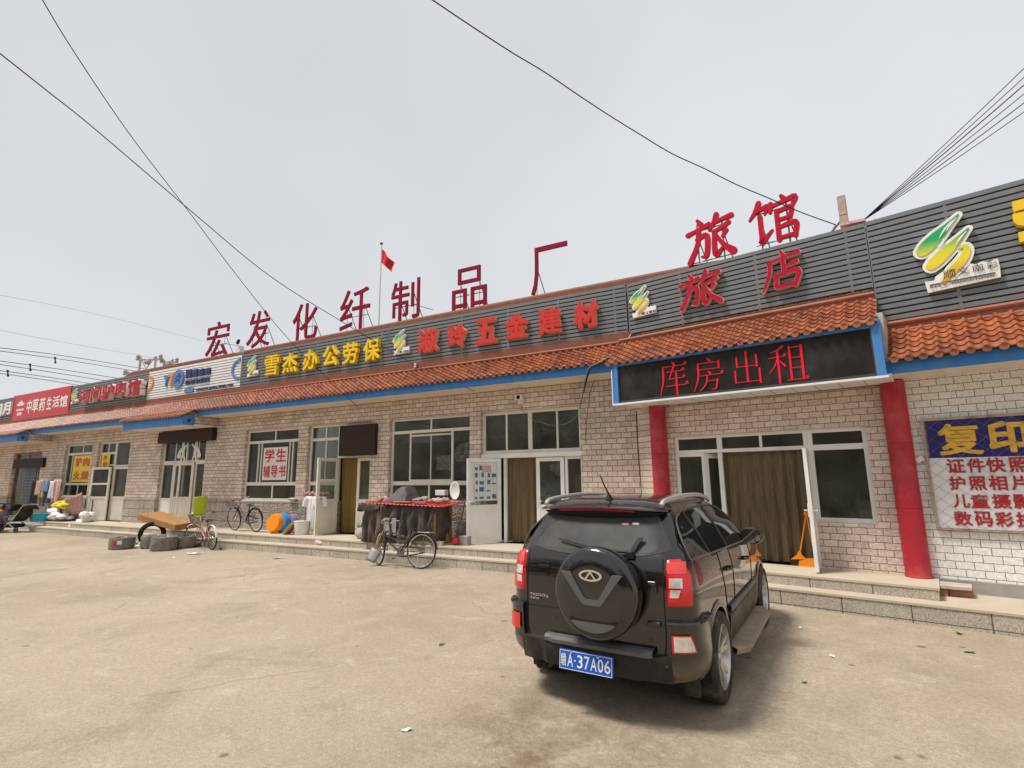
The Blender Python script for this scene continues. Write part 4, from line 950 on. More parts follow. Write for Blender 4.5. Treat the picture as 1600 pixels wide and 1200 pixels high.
roof_char('馆', (1169, 309, 1249, 378), FH, .45, 'brush', 'large crimson brush character on the roof, right of the pair, beside the steel post')
# ------------------------------------------------------------------ the parked black off-roader
def car_paint():
    m = bpy.data.materials.new('black_car_paint'); m.use_nodes = True; MATS['black_car_paint'] = m
    nt = m.node_tree; N = nt.nodes; L = nt.links; b = N['Principled BSDF']
    b.inputs['Base Color'].default_value = (0.006, 0.006, 0.007, 1); b.inputs['Roughness'].default_value = .25; b.inputs['Coat Weight'].default_value = 1; b.inputs['Coat Roughness'].default_value = .03; b.inputs['Coat IOR'].default_value = 1.62; b.inputs['Specular IOR Level'].default_value = .25; b.inputs['IOR'].default_value = 1.4
    tc = N.new('ShaderNodeTexCoord'); sp = N.new('ShaderNodeSeparateXYZ'); L.new(tc.outputs['Object'], sp.inputs[0])
    n = N.new('ShaderNodeTexNoise'); n.inputs['Scale'].default_value = 3; n.inputs['Detail'].default_value = 7; L.new(tc.outputs['Object'], n.inputs['Vector'])
    ma = N.new('ShaderNodeMath'); ma.operation = 'MULTIPLY_ADD'; L.new(n.outputs['Fac'], ma.inputs[0]); ma.inputs[1].default_value = -.28; L.new(sp.outputs[2], ma.inputs[2])
    r = N.new('ShaderNodeMapRange'); r.inputs[1].default_value = .14; r.inputs[2].default_value = .40; r.inputs[3].default_value = .75; r.inputs[4].default_value = .012; L.new(ma.outputs[0], r.inputs[0])
    mx = N.new('ShaderNodeMix'); mx.data_type = 'RGBA'; L.new(r.outputs[0], mx.inputs[0]); mx.inputs[6].default_value = (0.006, 0.006, 0.007, 1); mx.inputs[7].default_value = (0.26, 0.20, 0.135, 1); L.new(mx.outputs[2], b.inputs['Base Color'])
    r2 = N.new('ShaderNodeMapRange'); r2.inputs[1].default_value = .14; r2.inputs[2].default_value = .40; r2.inputs[3].default_value = .1; r2.inputs[4].default_value = 1; L.new(ma.outputs[0], r2.inputs[0]); L.new(r2.outputs[0], b.inputs['Coat Weight'])
    r3 = N.new('ShaderNodeMapRange'); r3.inputs[1].default_value = .16; r3.inputs[2].default_value = .4; r3.inputs[3].default_value = .8; r3.inputs[4].default_value = .25; L.new(ma.outputs[0], r3.inputs[0]); L.new(r3.outputs[0], b.inputs['Roughness'])
car_paint()
mat('car_glass', (0.010, 0.011, 0.012), 0.03, spec=.6, coat=.0, var=.05)
mat('car_rear_glass', (0.20, 0.205, 0.215), 0.03, spec=1.0, coat=1, ior=2.1, var=.08, scale=3)  # grey base colour stands in for part of the sky's reflection
mat('lamp_red', (0.62, 0.001, 0.002), 0.12, coat=1, var=.04)
mat('lamp_red_pale', (0.72, 0.05, 0.045), 0.15, coat=1, var=.1, scale=120)
mat('lamp_clear', (0.66, 0.63, 0.56), 0.15, metal=.4, coat=1, var=.18, scale=25)
mat('trim_grey', (0.10, 0.10, 0.105), 0.45, var=.1, dirt=(0.22, 0.18, 0.13), dscale=6, damt=.3)
mat('trim_black', (0.02, 0.02, 0.021), 0.5, var=.15, dirt=(0.16, 0.125, 0.085), dscale=4, damt=.45)
mat('sill_dusty', (0.085, 0.07, 0.055), .6, var=.2, dirt=(0.27, 0.21, 0.14), dscale=2.5, damt=.7)
mat('rail_silver', (0.62, 0.62, 0.63), .3, metal=.6, var=.03)
mat('plate_blue', (0.012, 0.105, 0.50), 0.4, var=.04)
mat('alloy', (0.55, 0.54, 0.52), 0.32, metal=.85, var=.1, dirt=(0.30, 0.24, 0.17), dscale=5, damt=.5)
mat('tyre_dusty', (0.035, 0.033, 0.03), 0.9, var=.2, dirt=(0.21, 0.165, 0.115), dscale=5, damt=.75, bump=.002)
mat('mirror_glass', (0.5, 0.52, 0.54), 0.04, metal=1.0, var=.01)
mat('step_dusty', (0.34, 0.28, 0.20), 0.75, metal=.2, var=.15, dirt=(0.42, 0.33, 0.22), dscale=3, damt=.6)

KW = .962
_T = np.array([  # z, half width, rear, front
 (.27, .74, -.60, 2.95), (.33, .80, -.70, 3.10), (.42, .822, -.745, 3.20), (.52, .828, -.75, 3.24), (.62, .83, -.748, 3.26), (.72, .833, -.746, 3.26), (.82, .836, -.744, 3.22), (.92, .834, -.742, 3.10),
 (.99, .825, -.738, 2.75), (1.05, .812, -.732, 2.36), (1.11, .795, -.722, 2.20), (1.17, .772, -.700, 2.06), (1.24, .738, -.655, 1.94), (1.32, .700, -.605, 1.80), (1.40, .648, -.555, 1.66), (1.47, .610, -.510, 1.50), (1.525, .575, -.475, 1.30),
 (1.56, .55, -.445, 1.10), (1.585, .47, -.40, .90), (1.60, .34, -.30, .65), (1.607, .16, -.10, .35), (1.609, .02, .05, .15)])
_T[:, 1] *= KW
_D = np.array(spline([tuple(r) for r in _T], 4))
_D = _D[np.argsort(_D[:, 0])]
def prof(z): return [float(np.interp(z, _D[:, 0], _D[:, k])) for k in (1, 2, 3)]
def outline(z, n=(9, 8, 64, 6, 7)):
    w, yr, yf = prof(z); rc = min(.20 if z > .5 else .26, w*.75, (yf-yr)*.3); rf = min(.4, w*.8, (yf-yr)*.3)
    P = []
    for i in range(n[0]): x = (w-rc)*i/n[0]; P.append((x, yr+.03*(x/max(w, .1))**2))
    y0 = yr+.03*((w-rc)/max(w, .1))**2
    for i in range(n[1]): a = math.pi/2*i/n[1]; P.append((w-rc+rc*math.sin(a), y0+rc-rc*math.cos(a)))
    for i in range(n[2]): P.append((w, y0+rc+(yf-rf-y0-rc)*i/n[2]))
    for i in range(n[3]): a = math.pi/2*i/n[3]; P.append((w-rf+rf*math.cos(a), yf-rf+rf*math.sin(a)))
    for i in range(n[4]+1): P.append(((w-rf)*(1-i/n[4]), yf))
    return [(x*(1-.030*((y-1.0)/2.0)**2), y) for x, y in P]
def at_q(z, q, off=0.0):
    """point on the body skin at height z, q metres round from the rear centre line (right side)"""
    P = np.array(outline(z)); d = np.r_[0, np.cumsum(np.hypot(*np.diff(P, axis=0).T))]
    x, y = np.interp(q, d, P[:, 0]), np.interp(q, d, P[:, 1])
    if off:
        x2, y2 = np.interp(q+.01, d, P[:, 0]), np.interp(q+.01, d, P[:, 1]); x1, y1 = np.interp(max(q-.01, 0), d, P[:, 0]), np.interp(max(q-.01, 0), d, P[:, 1])
        t = np.array([x2-x1, y2-y1]); t /= np.linalg.norm(t)+1e-9; x += t[1]*off; y -= t[0]*off
    return float(x), float(y)
def side_x(z, y):
    P = np.array(outline(z)); k = len(P)//2; m = P[:, 1]
    j = [i for i in range(17, 17+65)]
    return float(np.interp(y, P[j, 1], P[j, 0]))
CAR = thing('parked_car', 'black off-roader parked before the hotel, rear towards us with a covered spare wheel', 'car', (-1.453, 4.85, -.02), R(85.757-90))
WH = (0.0, 2.51)
zs = sorted(set([float(z) for z in np.linspace(.27, 1.60, 54)]+[1.604, 1.607, 1.609]))
rows = [outline(z) for z in zs]
full = [[(x, y, z) for x, y in r]+[(-x, y, z) for x, y in r[1:-1][::-1]] for r, z in zip(rows, zs)]
mb = MB(); nb = len(full[0]); vs = [p for r in full for p in r]; fs = []
for i in range(len(full)-1):
    for j in range(nb):
        k = (j+1) % nb; q = (i*nb+j, i*nb+k, (i+1)*nb+k, (i+1)*nb+j)
        c = np.mean([vs[a] for a in q], axis=0)
        if abs(c[0]) > .55 and any(math.hypot(c[1]-wy, c[2]-.345) < .395 for wy in WH): continue
        fs.append(q)
mb.add(vs, fs, 0, True); mb.add(full[-1], [tuple(range(nb))], 0)
mb.build('body', 'black_car_paint', CAR)
mb = MB(); mb.box(-.62, .62, -.55, 2.95, .25, .5)
for sx in (-1, 1):
    for wy in WH:
        for a in range(16):
            t0, t1 = math.pi*(a-.0)/16*1.16-.25, math.pi*(a+1)/16*1.16-.25
            mb.add([(sx*.56, wy+.385*math.cos(t0), .345+.385*math.sin(t0)), (sx*.56, wy+.385*math.cos(t1), .345+.385*math.sin(t1)), (sx*.80, wy+.385*math.cos(t1), .345+.385*math.sin(t1)), (sx*.80, wy+.385*math.cos(t0), .345+.385*math.sin(t0))], [(0, 1, 2, 3)])
        mb.box(min(sx*.54, sx*.56), max(sx*.54, sx*.56), wy-.42, wy+.42, .2, .8)
mb.build('underbody', 'gap_black', CAR)
# arch lips
for sx in (-1, 1):
    for wy in WH:
        g = MB(); P = []
        for a in range(29):
            t = R(-14+208*a/28); row = []
            for rr, of in ((.372, -.02), (.375, .016), (.405, .018), (.43, .004)):
                y, z = wy+rr*math.cos(t), max(.345+rr*math.sin(t), .272)
                row.append((sx*(side_x(z, y)+of), y, z))
            P.append(row)
        g.grid(P); g.build('wheel_arch', 'black_car_paint', CAR)
# wheels
def wheel(sx, wy):
    x0 = sx*.725
    g = MB()
    g.lathe([(.235, -.11*sx), (.262, -.112*sx), (.318, -.105*sx), (.338, -.085*sx), (.345, -.05*sx), (.345, .05*sx), (.338, .085*sx), (.318, .105*sx), (.262, .108*sx), (.235, .09*sx)], c=(x0, wy, .345), axis='x', n=48)
    w = g.build('wheel', 'tyre_dusty', CAR)
    g = MB(); X = x0+sx*.085
    g.lathe([(.243, .012*sx), (.236, .016*sx), (.222, .0), (.215, -.12*sx)], c=(X, wy, .345), axis='x', n=40)
    for i in range(5):
        for da in (-.19, .19):
            a = 2*math.pi*i/5+.3; p = []
            for rr, aa, hw in ((.05, a+da*.35, .022), (.13, a+da*.8, .019), (.228, a+da, .021)):
                t = Vector((0, -math.sin(aa), math.cos(aa))); c = Vector((X, wy+rr*math.cos(aa), .345+rr*math.sin(aa))); dx = -.028*sx if rr < .1 else (-.016*sx if rr < .2 else .004*sx)
                p.append((c+t*hw+Vector((dx, 0, 0)), c-t*hw+Vector((dx, 0, 0)), c-t*hw+Vector((dx-.03*sx, 0, 0)), c+t*hw+Vector((dx-.03*sx, 0, 0))))
            g.grid([list(q)+[q[0]] for q in p], smooth=False)
    g.lathe([(0, -.012*sx), (.028, -.012*sx), (.034, -.02*sx), (.062, -.026*sx), (.066, -.05*sx)], c=(X, wy, .345), axis='x', n=20)
    for i in range(5):
        a = 2*math.pi*i/5+.93; g.lathe([(0, -.016*sx), (.010, -.016*sx), (.010, -.04*sx)], c=(X, wy+.047*math.cos(a), .345+.047*math.sin(a)), axis='x', n=8)
    g.build('rim', 'alloy', w)
    g = MB(); g.lathe([(0, -.08*sx), (.16, -.08*sx), (.16, -.10*sx), (.22, -.11*sx)], c=(X, wy, .345), axis='x', n=28); g.build('brake_disc', 'steel_grey', w)
for sx in (1, -1):
    for wy in WH: wheel(sx, wy)
# side glass: three panes a side with dark pillars, belt line and a bright outline
def patch(zy, off, sx, n=10, m=8):
    """zy(u, v) -> (y, z)"""
    return [[(sx*(side_x(z, y)+off), y, z) for y, z in [zy(u/n, v/m) for v in range(m+1)]] for u in range(n+1)]
def ztop(y): return float(np.interp(y, [-.56, -.46, -.34, -.1, .6, 1.0, 1.22, 1.40, 1.58, 1.78], [1.24, 1.36, 1.445, 1.49, 1.505, 1.49, 1.455, 1.39, 1.27, 1.11]))
def zbelt(y): return 1.165-.035*(y+.5)
for sx in (1, -1):
    for nm, ya0, ya1, yb0, yb1 in (('quarter_window', -.50, -.10, -.47, .02), ('side_window', -.02, .60, .10, .70), ('side_window', .68, 1.60, .79, 1.62)):
        f = lambda u, v: ((lambda y: (y, zbelt(y)+(ztop(y)-zbelt(y)-.012)*v))(((yb0+(yb1-yb0)*u)*(1-v)+(ya0+(ya1-ya0)*u)*v)))
        g = MB(); g.grid(patch(f, .006, sx)); g.build(nm, 'car_glass', CAR)
    for y0, y1, y2, y3 in ((-.09, -.03, .03, .09), (.605, .675, .705, .785)):
        g = MB()
        f = lambda u, v: ((lambda y: (y, zbelt(y)+(ztop(y)-zbelt(y))*v))((y2+(y3-y2)*u)*(1-v)+(y0+(y1-y0)*u)*v))
        g.grid(patch(f, .009, sx, 2)); g.build('door_pillar', 'trim_black', CAR)
    g = MB(); pts = []
    for y in np.linspace(1.72, -.52, 40): z = ztop(y); pts.append((sx*(side_x(z, y)+.008), y, z))
    for y in np.linspace(-.52, 1.72, 24): z = zbelt(y)-.012; pts.append((sx*(side_x(z, y)+.010), y, z))
    g.tube(pts, .007, 6, closed=True); g.build('window_surround', 'trim_grey', CAR)
    for yy in (.52, 1.42):
        z = .955-.03*(yy-.5); x = side_x(z, yy)
        g = MB(); g.tube([(sx*(x+.01), yy-.10, z), (sx*(x+.045), yy-.06, z+.004), (sx*(x+.045), yy+.05, z), (sx*(x+.01), yy+.09, z-.002)], .014, 8); g.build('door_handle', 'black_car_paint', CAR)
    # door shut lines, cladding strip, side step
    g = MB()
    for line in ([(.30, 1.13), (.30, .95), (.36, .8), (.42, .62), (.46, .40)], [(.76, 1.10), (.77, .8), (.77, .40)], [(1.80, 1.04), (1.84, .8), (1.84, .40)]):
        g.tube([(sx*(side_x(z, y)+.0005), y, z) for y, z in spline(line, 4)], .005, 5)
    g.build('shut_line', 'gap_black', CAR)
    g = MB(); g.grid([[(sx*(side_x(z, y)+o), y, z) for z, o in ((.64, .004), (.635, .022), (.585, .024), (.575, .004))] for y in np.linspace(.47, 2.06, 14)], smooth=False); g.build('side_moulding', 'trim_grey', CAR)
    g = MB(); g.grid([[(sx*(side_x(z, y)+o), y, z) for z, o in ((.57, .004), (.56, .018), (.35, .020), (.30, .002))] for y in np.linspace(.44, 2.06, 14)]); g.build('sill_cladding', 'step_dusty' if False else 'sill_dusty', CAR)
    g = MB(); P = []
    for y in np.linspace(.36, 2.05, 12):
        e = min(1, (y-.33)/.12, (2.09-y)/.12); P.append([(sx*(.76), y, .315), (sx*(.80+.13*e), y, .325), (sx*(.83+.13*e), y, .305), (sx*(.82+.12*e), y, .265), (sx*.76, y, .27)])
    g.grid(P); g.build('side_step', 'step_dusty', CAR)
# mirrors
for sx in (1, -1):
    g = MB(); g.ball((sx*.87, 1.63, 1.135), .11, 0, 16, (1.08, .6, .84)); g.tube([(sx*.73, 1.60, 1.055), (sx*.81, 1.62, 1.075)], .035, 8)
    mr = g.build('wing_mirror', 'black_car_paint', CAR)
    g = MB(); P = []
    for k in range(24):
        a = 2*math.pi*k/24; P.append((sx*.87+.098*math.copysign(abs(math.cos(a))**.6, math.cos(a)), 1.562, 1.135+.074*math.copysign(abs(math.sin(a))**.6, math.sin(a))))
    g.add(P, [tuple(range(24))]); g.build('mirror_glass', 'mirror_glass', mr)
# rear window, spoiler, wiper
def rear_y(x, z, off=0.):
    P = np.array(outline(z)); j = range(0, 15); return float(np.interp(abs(x), P[list(j), 0], P[list(j), 1]))-off
g = MB(); P = []
for i in range(21):
    u = -1+i/10; row = []
    for v in range(9):
        zb = 1.165+.065*abs(u)**2.5; z = zb+(1.475-zb)*v/8; w = prof(z)[0]-.085
        row.append((u*w, rear_y(u*w, z, .006), z))
    P.append(row)
g.grid(P); RG = g.build('rear_window', 'car_rear_glass', CAR)
pts = [(u*(prof(z)[0]-.17), rear_y(u*(prof(z)[0]-.17), z, .008), z) for u, z in [(-.8, 1.43), (-.95, 1.38), (-1, 1.28), (-.97, 1.23), (-.8, 1.205), (0, 1.20), (.8, 1.205), (.97, 1.23), (1, 1.28), (.95, 1.38), (.8, 1.43)]]
g.tube(spline(pts, 4), .0022, 4); g.build('heater_line', 'trim_grey', RG)
g = MB(); x0 = .33
g.box(x0-.03, x0+.03, rear_y(.33, 1.19)-.05, rear_y(.33, 1.19)-.005, 1.165, 1.21)
g.obox((x0+.035, rear_y(.35, 1.25)-.025, 1.255), (.022, 0, .004), (0, .008, 0), (.035, .026, .06))
g.tube([(x0+.02, rear_y(.33, 1.21)-.04, 1.21), (.1, rear_y(.1, 1.215)-.05, 1.215), (-.30, rear_y(-.3, 1.27)-.03, 1.275)], [.014, .012, .007], 6); g.build('rear_wiper', 'black_plastic', CAR)
g = MB(); P = []
for i in range(25):
    u = -1+i/12; x = u*.575; e = 1-abs(u)**3
    yb = rear_y(x, 1.47); P.append([(x, yb+.12, 1.572-.055*abs(u)**2.5), (x, yb+.0-.02*e, 1.562-.04*abs(u)**2.5), (x, yb-.05-.045*e, 1.540-.028*u*u), (x, yb-.055-.045*e, 1.526-.024*u*u), (x, yb-.02, 1.522-.024*u*u), (x, yb+.03, 1.515-.02*u*u)])
g.grid(P); SP = g.build('roof_spoiler', 'black_car_paint', CAR)
g = MB(); P = []
for i in range(25):
    u = -1+i/12; x = u*.55; e = max(0, 1-u*u); yb = rear_y(x, 1.46); P.append([(x, yb-.045-.035*e, 1.521-.026*u*u), (x, yb-.034-.012*e, 1.505-.03*e-.012*u*u), (x, rear_y(x, 1.45)-.010, 1.495-.050*e**.6)])
g.grid(P); g.build('spoiler_recess', 'gap_black', SP)
g = MB(); P = []
for i in range(15):
    u = -1+i/7; x = u*.34; yb = rear_y(x, 1.47); e = 1-abs(x/.575)**3; P.append([(x, yb-.050-.040*e, 1.5205-.024*(x/.575)**2), (x, yb-.044-.030*e, 1.506-.024*(x/.575)**2), (x, yb-.02, 1.506)])
g.grid(P); g.build('high_brake_lamp', 'lamp_red', SP)
# roof rails and antenna
for sx in (1, -1):
    g = MB(); pts = [(sx*.525, -.47, 1.548), (sx*.528, -.41, 1.578), (sx*.53, -.2, 1.596), (sx*.535, .3, 1.608), (sx*.53, .8, 1.594), (sx*.525, 1.12, 1.558), (sx*.52, 1.25, 1.525)]
    g.tube(spline(pts, 5), .020, 8); g.build('roof_rail', 'rail_silver', CAR)
g = MB(); g.lathe([(0, .03), (.014, .028), (.03, .0), (.034, -.02)], c=(.04, -.36, 1.605), n=12); g.tube([(.04, -.36, 1.63), (.025, -.43, 1.72), (.01, -.475, 1.80)], [.009, .006, .004], 6); g.build('antenna', 'black_plastic', CAR)
# tail lamps wrapped round the corners
def lamp(sx):
    def q_in(z): return .605/KW*KW
    g = MB(); P = []; n = 14
    for v in range(13):
        z = .84+(1.175-.84)*v/12; row = []
        out = .212-.02*(1-v/12)**3
        for u in range(n+1):
            z = .84+(.335-.11*max(0, (u/n-.5)/.5)**1.2)*v/12; q = .60+(out)*u/n; e = min(1, u/1.5, (n-u)/1.5)*min(1, v/1.2, (12-v)/1.2)
            x, y = at_q(z, q, .002+.016*e**.5 if e > 0 else -.004); row.append((sx*x, y, z))
        P.append(row)
    g.grid(P); L_ = g.build('tail_lamp', 'lamp_red', CAR)
    def sub(q0, q1, z0, z1, m, name, off=.021, cut=0):
        g = MB(); P = []
        for v in range(7):
            z = z0+(z1-z0)*v/6; row = []
            for u in range(9):
                qa = q0+.012*(cut)*(v/6-.5); q = qa+(q1-qa-cut*.05*(1-v/6))*u/8; x, y = at_q(z, q, off); row.append((sx*x, y, z))
            P.append(row)
        g.grid(P); g.build(name, m, L_)
    sub(.612, .745, 1.075, 1.155, 'lamp_red_pale', 'brake_lens', .0195)
    sub(.622, .712, .978, 1.045, 'lamp_clear', 'indicator_lens'); sub(.628, .700, .912, .965, 'lamp_clear', 'reverse_lens', .021, .4)
for sx in (1, -1): lamp(sx)
# bumper: corner blocks, lower beam, grey step strip
for sx in (1, -1):
    g = MB(); P = []
    for z, o, qi in ((.30, -.02, .30), (.34, .022, .28), (.40, .038, .27), (.455, .042, .30), (.50, .040, .585), (.60, .038, .60), (.70, .040, .60), (.735, .052, .60), (.748, .045, .60), (.752, .0, .60)):
        row = [(lambda p: (sx*p[0], p[1], z))(at_q(z, qi, -.01))]
        for u in range(13):
            q = qi+(1.13-qi)*u/12; oo = o*(1 if u < 11 else (.6 if u == 11 else .1)); x, y = at_q(z, q, oo); row.append((sx*x, y, z))
        P.append(row)
    g.grid(P); g.build('bumper_corner', 'black_car_paint', CAR)
    g = MB(); P = []
    for v in range(5):
        z = .545+(.665-.545)*v/4; row = []
        for u in range(7):
            q = .625+(.15-.035*v/4)*u/6; x, y = at_q(z, q, .047); row.append((sx*x, y, z))
        P.append(row)
    g.grid(P, smooth=False); rf = g.build('rear_reflector', 'lamp_red', CAR)
    if sx == 1:
        g = MB(); P = []
        for v in range(5):
            z = .555+(.655-.555)*v/4; row = []
            for u in range(7):
                q = .634+(.13-.030*v/4)*u/6; x, y = at_q(z, q, .050); row.append((sx*x, y, z))
            P.append(row)
        g.grid(P, smooth=False); g.build('reverse_lens', 'lamp_clear', rf)
g = MB(); P = []
for i in range(21):
    x = -.62+1.24*i/20; y = rear_y(x, .45); c = .035 if abs(x) < .40 else 0
    P.append([(x, y+.06, .30), (x, y-.012-c, .325), (x, y-.03-c, .40), (x, y-.045-c*.8, .46), (x, y-.05-c*.5, .50), (x, y+.02, .515)])
g.grid(P, smooth=False); g.build('bumper', 'trim_black', CAR)
g = MB(); P = []
for i in range(21):
    u = -1+i/10; x = .06+u*.44; y = rear_y(x, .5); e = 1 if abs(u) < .9 else .35
    P.append([(x, y-.02, .495), (x, y-.065-.035*e, .502), (x, y-.065-.04*e, .53), (x, y-.05-.02*e, .548), (x, y-.01, .55)])
g.grid(P, smooth=False); g.build('bumper_step', 'trim_grey', CAR)
# number plate
pl = MB().box(-.22, .22, -.022, -.004, 0, .14).build('number_plate', 'plate_blue', CAR, bev=.003); pl.location = (.0, -.862, .335); pl.rotation_euler = (R(-6), 0, 0)
g = MB()
for a, b, c, d in ((-.214, .214, .131, .135), (-.214, .214, .005, .009), (-.214, -.210, .0095, .1305), (.210, .214, .0095, .1305)): g.box(a, b, -.0235, -.0225, c, d)
g.build('plate_border', 'trim_white', pl)
for ch, x0, x1 in (('赣', -.203, -.158), ('A', -.148, -.100), ('·', -.092, -.078), ('3', -.066, -.020), ('7', -.008, .036), ('A', .044, .094), ('0', .102, .146), ('6', .155, .201)):
    vs, fs = glyph(ch, x0, x1, .025 if ch != '·' else .065, .115 if ch != '·' else .078, -.0245, .002, .006); g = MB(); g.add(vs, fs); g.build('plate_character', 'letter_white', pl)
g = MB()
for xx in (-.115, .105): g.lathe([(0, -.030), (.009, -.029), (.010, -.023)], c=(xx, 0, .125), axis='y', n=10)
g.build('plate_bolt', 'chrome', pl)
# spare wheel cover
SX, SYc, SZ, SR = .115, -.97, .925, .335
g = MB(); g.lathe([(0, 0), (.20, .002), (.262, .008), (.285, .020), (.300, .022), (.322, .034), (SR, .062), (SR, .150), (.325, .185), (.30, .20), (0, .20)], c=(SX, SYc, SZ), axis='y', n=64)
SPW = g.build('spare_wheel_cover', 'black_car_paint', CAR)
g = MB()
outer = [(-.245, .15), (-.088, -.055), (-.066, -.076), (.066, -.076), (.088, -.055), (.245, .15)]; inner = [(-.170, .15), (-.062, -.022), (-.046, -.036), (.046, -.036), (.062, -.022), (.170, .15)]
for i in range(5): g.prism([(SX+a, SZ+b) for a, b in (outer[i], outer[i+1], inner[i+1], inner[i])], SYc-.012, SYc+.012)
g.build('cover_chevron', 'trim_grey', SPW)
g = MB(); arc = [(.268*math.cos(R(a)), .268*math.sin(R(a))) for a in range(230, 311, 5)]
g.prism([(SX+a, SZ+b) for a, b in [(-.165, -.197)]+arc+[(.165, -.197)]], SYc-.006, SYc+.02); g.build('cover_lower_band', 'trim_grey', SPW)
g = MB(); g.box(SX-.19, SX+.19, SYc-.003, SYc+.012, SZ-.196, SZ-.184); g.build('cover_groove', 'gap_black', SPW)
# oval emblem with a pointed arch inside
g = MB(); cx, cz = SX, SZ+.135; ra, rb = .093, .041
O = [(cx+ra*math.cos(2*math.pi*k/32), cz+rb*math.sin(2*math.pi*k/32)) for k in range(32)]; I = [(cx+.074*math.cos(2*math.pi*k/32), cz+.028*math.sin(2*math.pi*k/32)) for k in range(32)]
for k in range(32): g.prism([O[k], O[(k+1) % 32], I[(k+1) % 32], I[k]], SYc-.016, SYc+.01)
for a, b in (((-.040, -.027), (0, .027)), ((.040, -.027), (0, .027))):
    stroke(g, [(cx+a[0], cz+a[1]), (cx+b[0], cz+b[1])], .012, SYc-.017-(.001 if a[0] > 0 else 0), .012, 0, False)
g.build('oval_emblem', 'chrome', SPW)
for tx, x0, x1, z0, z1 in (('TIGGO', -.555, -.405, .812, .832), ('3', -.400, -.380, .806, .824), ('奇瑞汽车', -.550, -.465, .785, .803)):
    vs, fs = glyph(tx, x0, x1, z0, z1, rear_y(-.48, .81)-.008, .008, .01); g = MB(); g.add(vs, fs); g.build('badge', 'chrome', CAR)
for p in ([(-.578, 1.17), (-.582, .9), (-.582, .62), (-.56, .515)], [(.578, 1.17), (.582, .9), (.582, .62), (.57, .515)]): MB().tube([(x, rear_y(x, z)-.0008, z) for x, z in spline(p, 4)], .005, 5).build('tailgate_shut_line', 'gap_black', CAR)
g = MB(); g.tube([(x, rear_y(x, 1.045-.0*x)-.001, 1.045) for x in np.linspace(-.55, -.22, 8)], .005, 5); g.build('tailgate_crease', 'gap_black', CAR); g = MB(); g.tube([(x, rear_y(x, .74)-.001, .742-.01*abs(x)) for x in np.linspace(-.57, -.24, 8)], .004, 5)
g.build('tailgate_crease', 'gap_black', CAR)
g = MB(); y = rear_y(-.42, 1.03); g.box(-.47, -.36, y-.012, y+.01, 1.035, 1.065); g.build('tailgate_handle', 'gap_black', CAR, bev=.006)
for xx in (.52,):
    y = rear_y(xx, .93); g = MB(); g.box(.47, .535, y-.03, y+.01, .985, 1.015); g.box(.515, .54, y-.028, y+.01, .93, .984); g.build('tailgate_hinge', 'black_car_paint', CAR, bev=.008)
y = rear_y(.5, .72); g = MB(); g.box(.455, .555, y-.03, y+.01, .70, .735); g.build('tailgate_hinge', 'black_car_paint', CAR, bev=.008)
g = MB()
for xx, zz in ((-.30, .66), (.47, .60)): g.lathe([(.012, -.003), (.016, -.004), (.017, 0)], c=(xx, rear_y(xx, zz), zz), axis='y', n=14)
g.build('parking_sensor', 'dark_plastic', CAR)
g = MB(); g.tube([(-.50, -.60, .27), (-.50, -.70, .262)], .03, 12, caps=False); g.tube([(-.44, -.60, .27), (-.44, -.70, .262)], .03, 12, caps=False); g.build('exhaust_pipe', 'steel_grey', CAR)
for sx in (1, -1): MB().box(sx*.66-.06, sx*.66+.06, -.42, -.40, .15, .3).build('mud_flap', 'trim_black', CAR, bev=.004)
g = MB()
stroke(g, [(.23, 1.405), (.27, 1.405)], .018, rear_y(.25, 1.405)-.012, .001, 0); g.build('window_sticker', 'letter_edge_pink', RG)
g = MB(); stroke(g, [(.315, 1.41), (.355, 1.41)], .018, rear_y(.33, 1.41)-.012, .001, 0); g.build('window_sticker', 'letter_white', RG)
# ------------------------------------------------------------------ bicycles
def wheel_pair(par, x, r, m_rim='chrome', guard=None, a0=20, a1=200, spokes=28):
    g = MB(); g.lathe([(r-.030, -.014), (r-.012, -.019), (r, 0), (r-.012, .019), (r-.030, .014)], c=(x, 0, r), axis='y', n=40); w = g.build('wheel', 'rubber', par)
    g = MB(); g.lathe([(r-.028, -.013), (r-.040, -.010), (r-.042, .010), (r-.028, .013)], c=(x, 0, r), axis='y', n=40); g.lathe([(.0, -.045), (.02, -.045), (.026, -.03), (.018, -.02), (.018, .02), (.026, .03), (.02, .045), (0, .045)], c=(x, 0, r), axis='y', n=12); g.build('rim', m_rim, w)
    g = MB()
    for i in range(spokes):
        a = 2*math.pi*i/spokes; s = 1 if i % 2 else -1; b = a+(.5 if i % 4 < 2 else -.5)
        g.tube([(x+.022*math.cos(b), s*.032, r+.022*math.sin(b)), (x+(r-.035)*math.cos(a), 0, r+(r-.035)*math.sin(a))], .0016, 3, caps=False)
    g.build('spokes', 'steel_grey', w)
    if guard:
        g = MB(); P = []
        for i in range(19):
            a = R(a0+(a1-a0)*i/18); P.append([(x+(r+.012+h)*math.cos(a), y, r+(r+.012+h)*math.sin(a)) for y, h in ((-.03, -.012), (-.022, .004), (0, .010), (.022, .004), (.03, -.012))])
        g.grid(P); g.build('mudguard', guard, par)
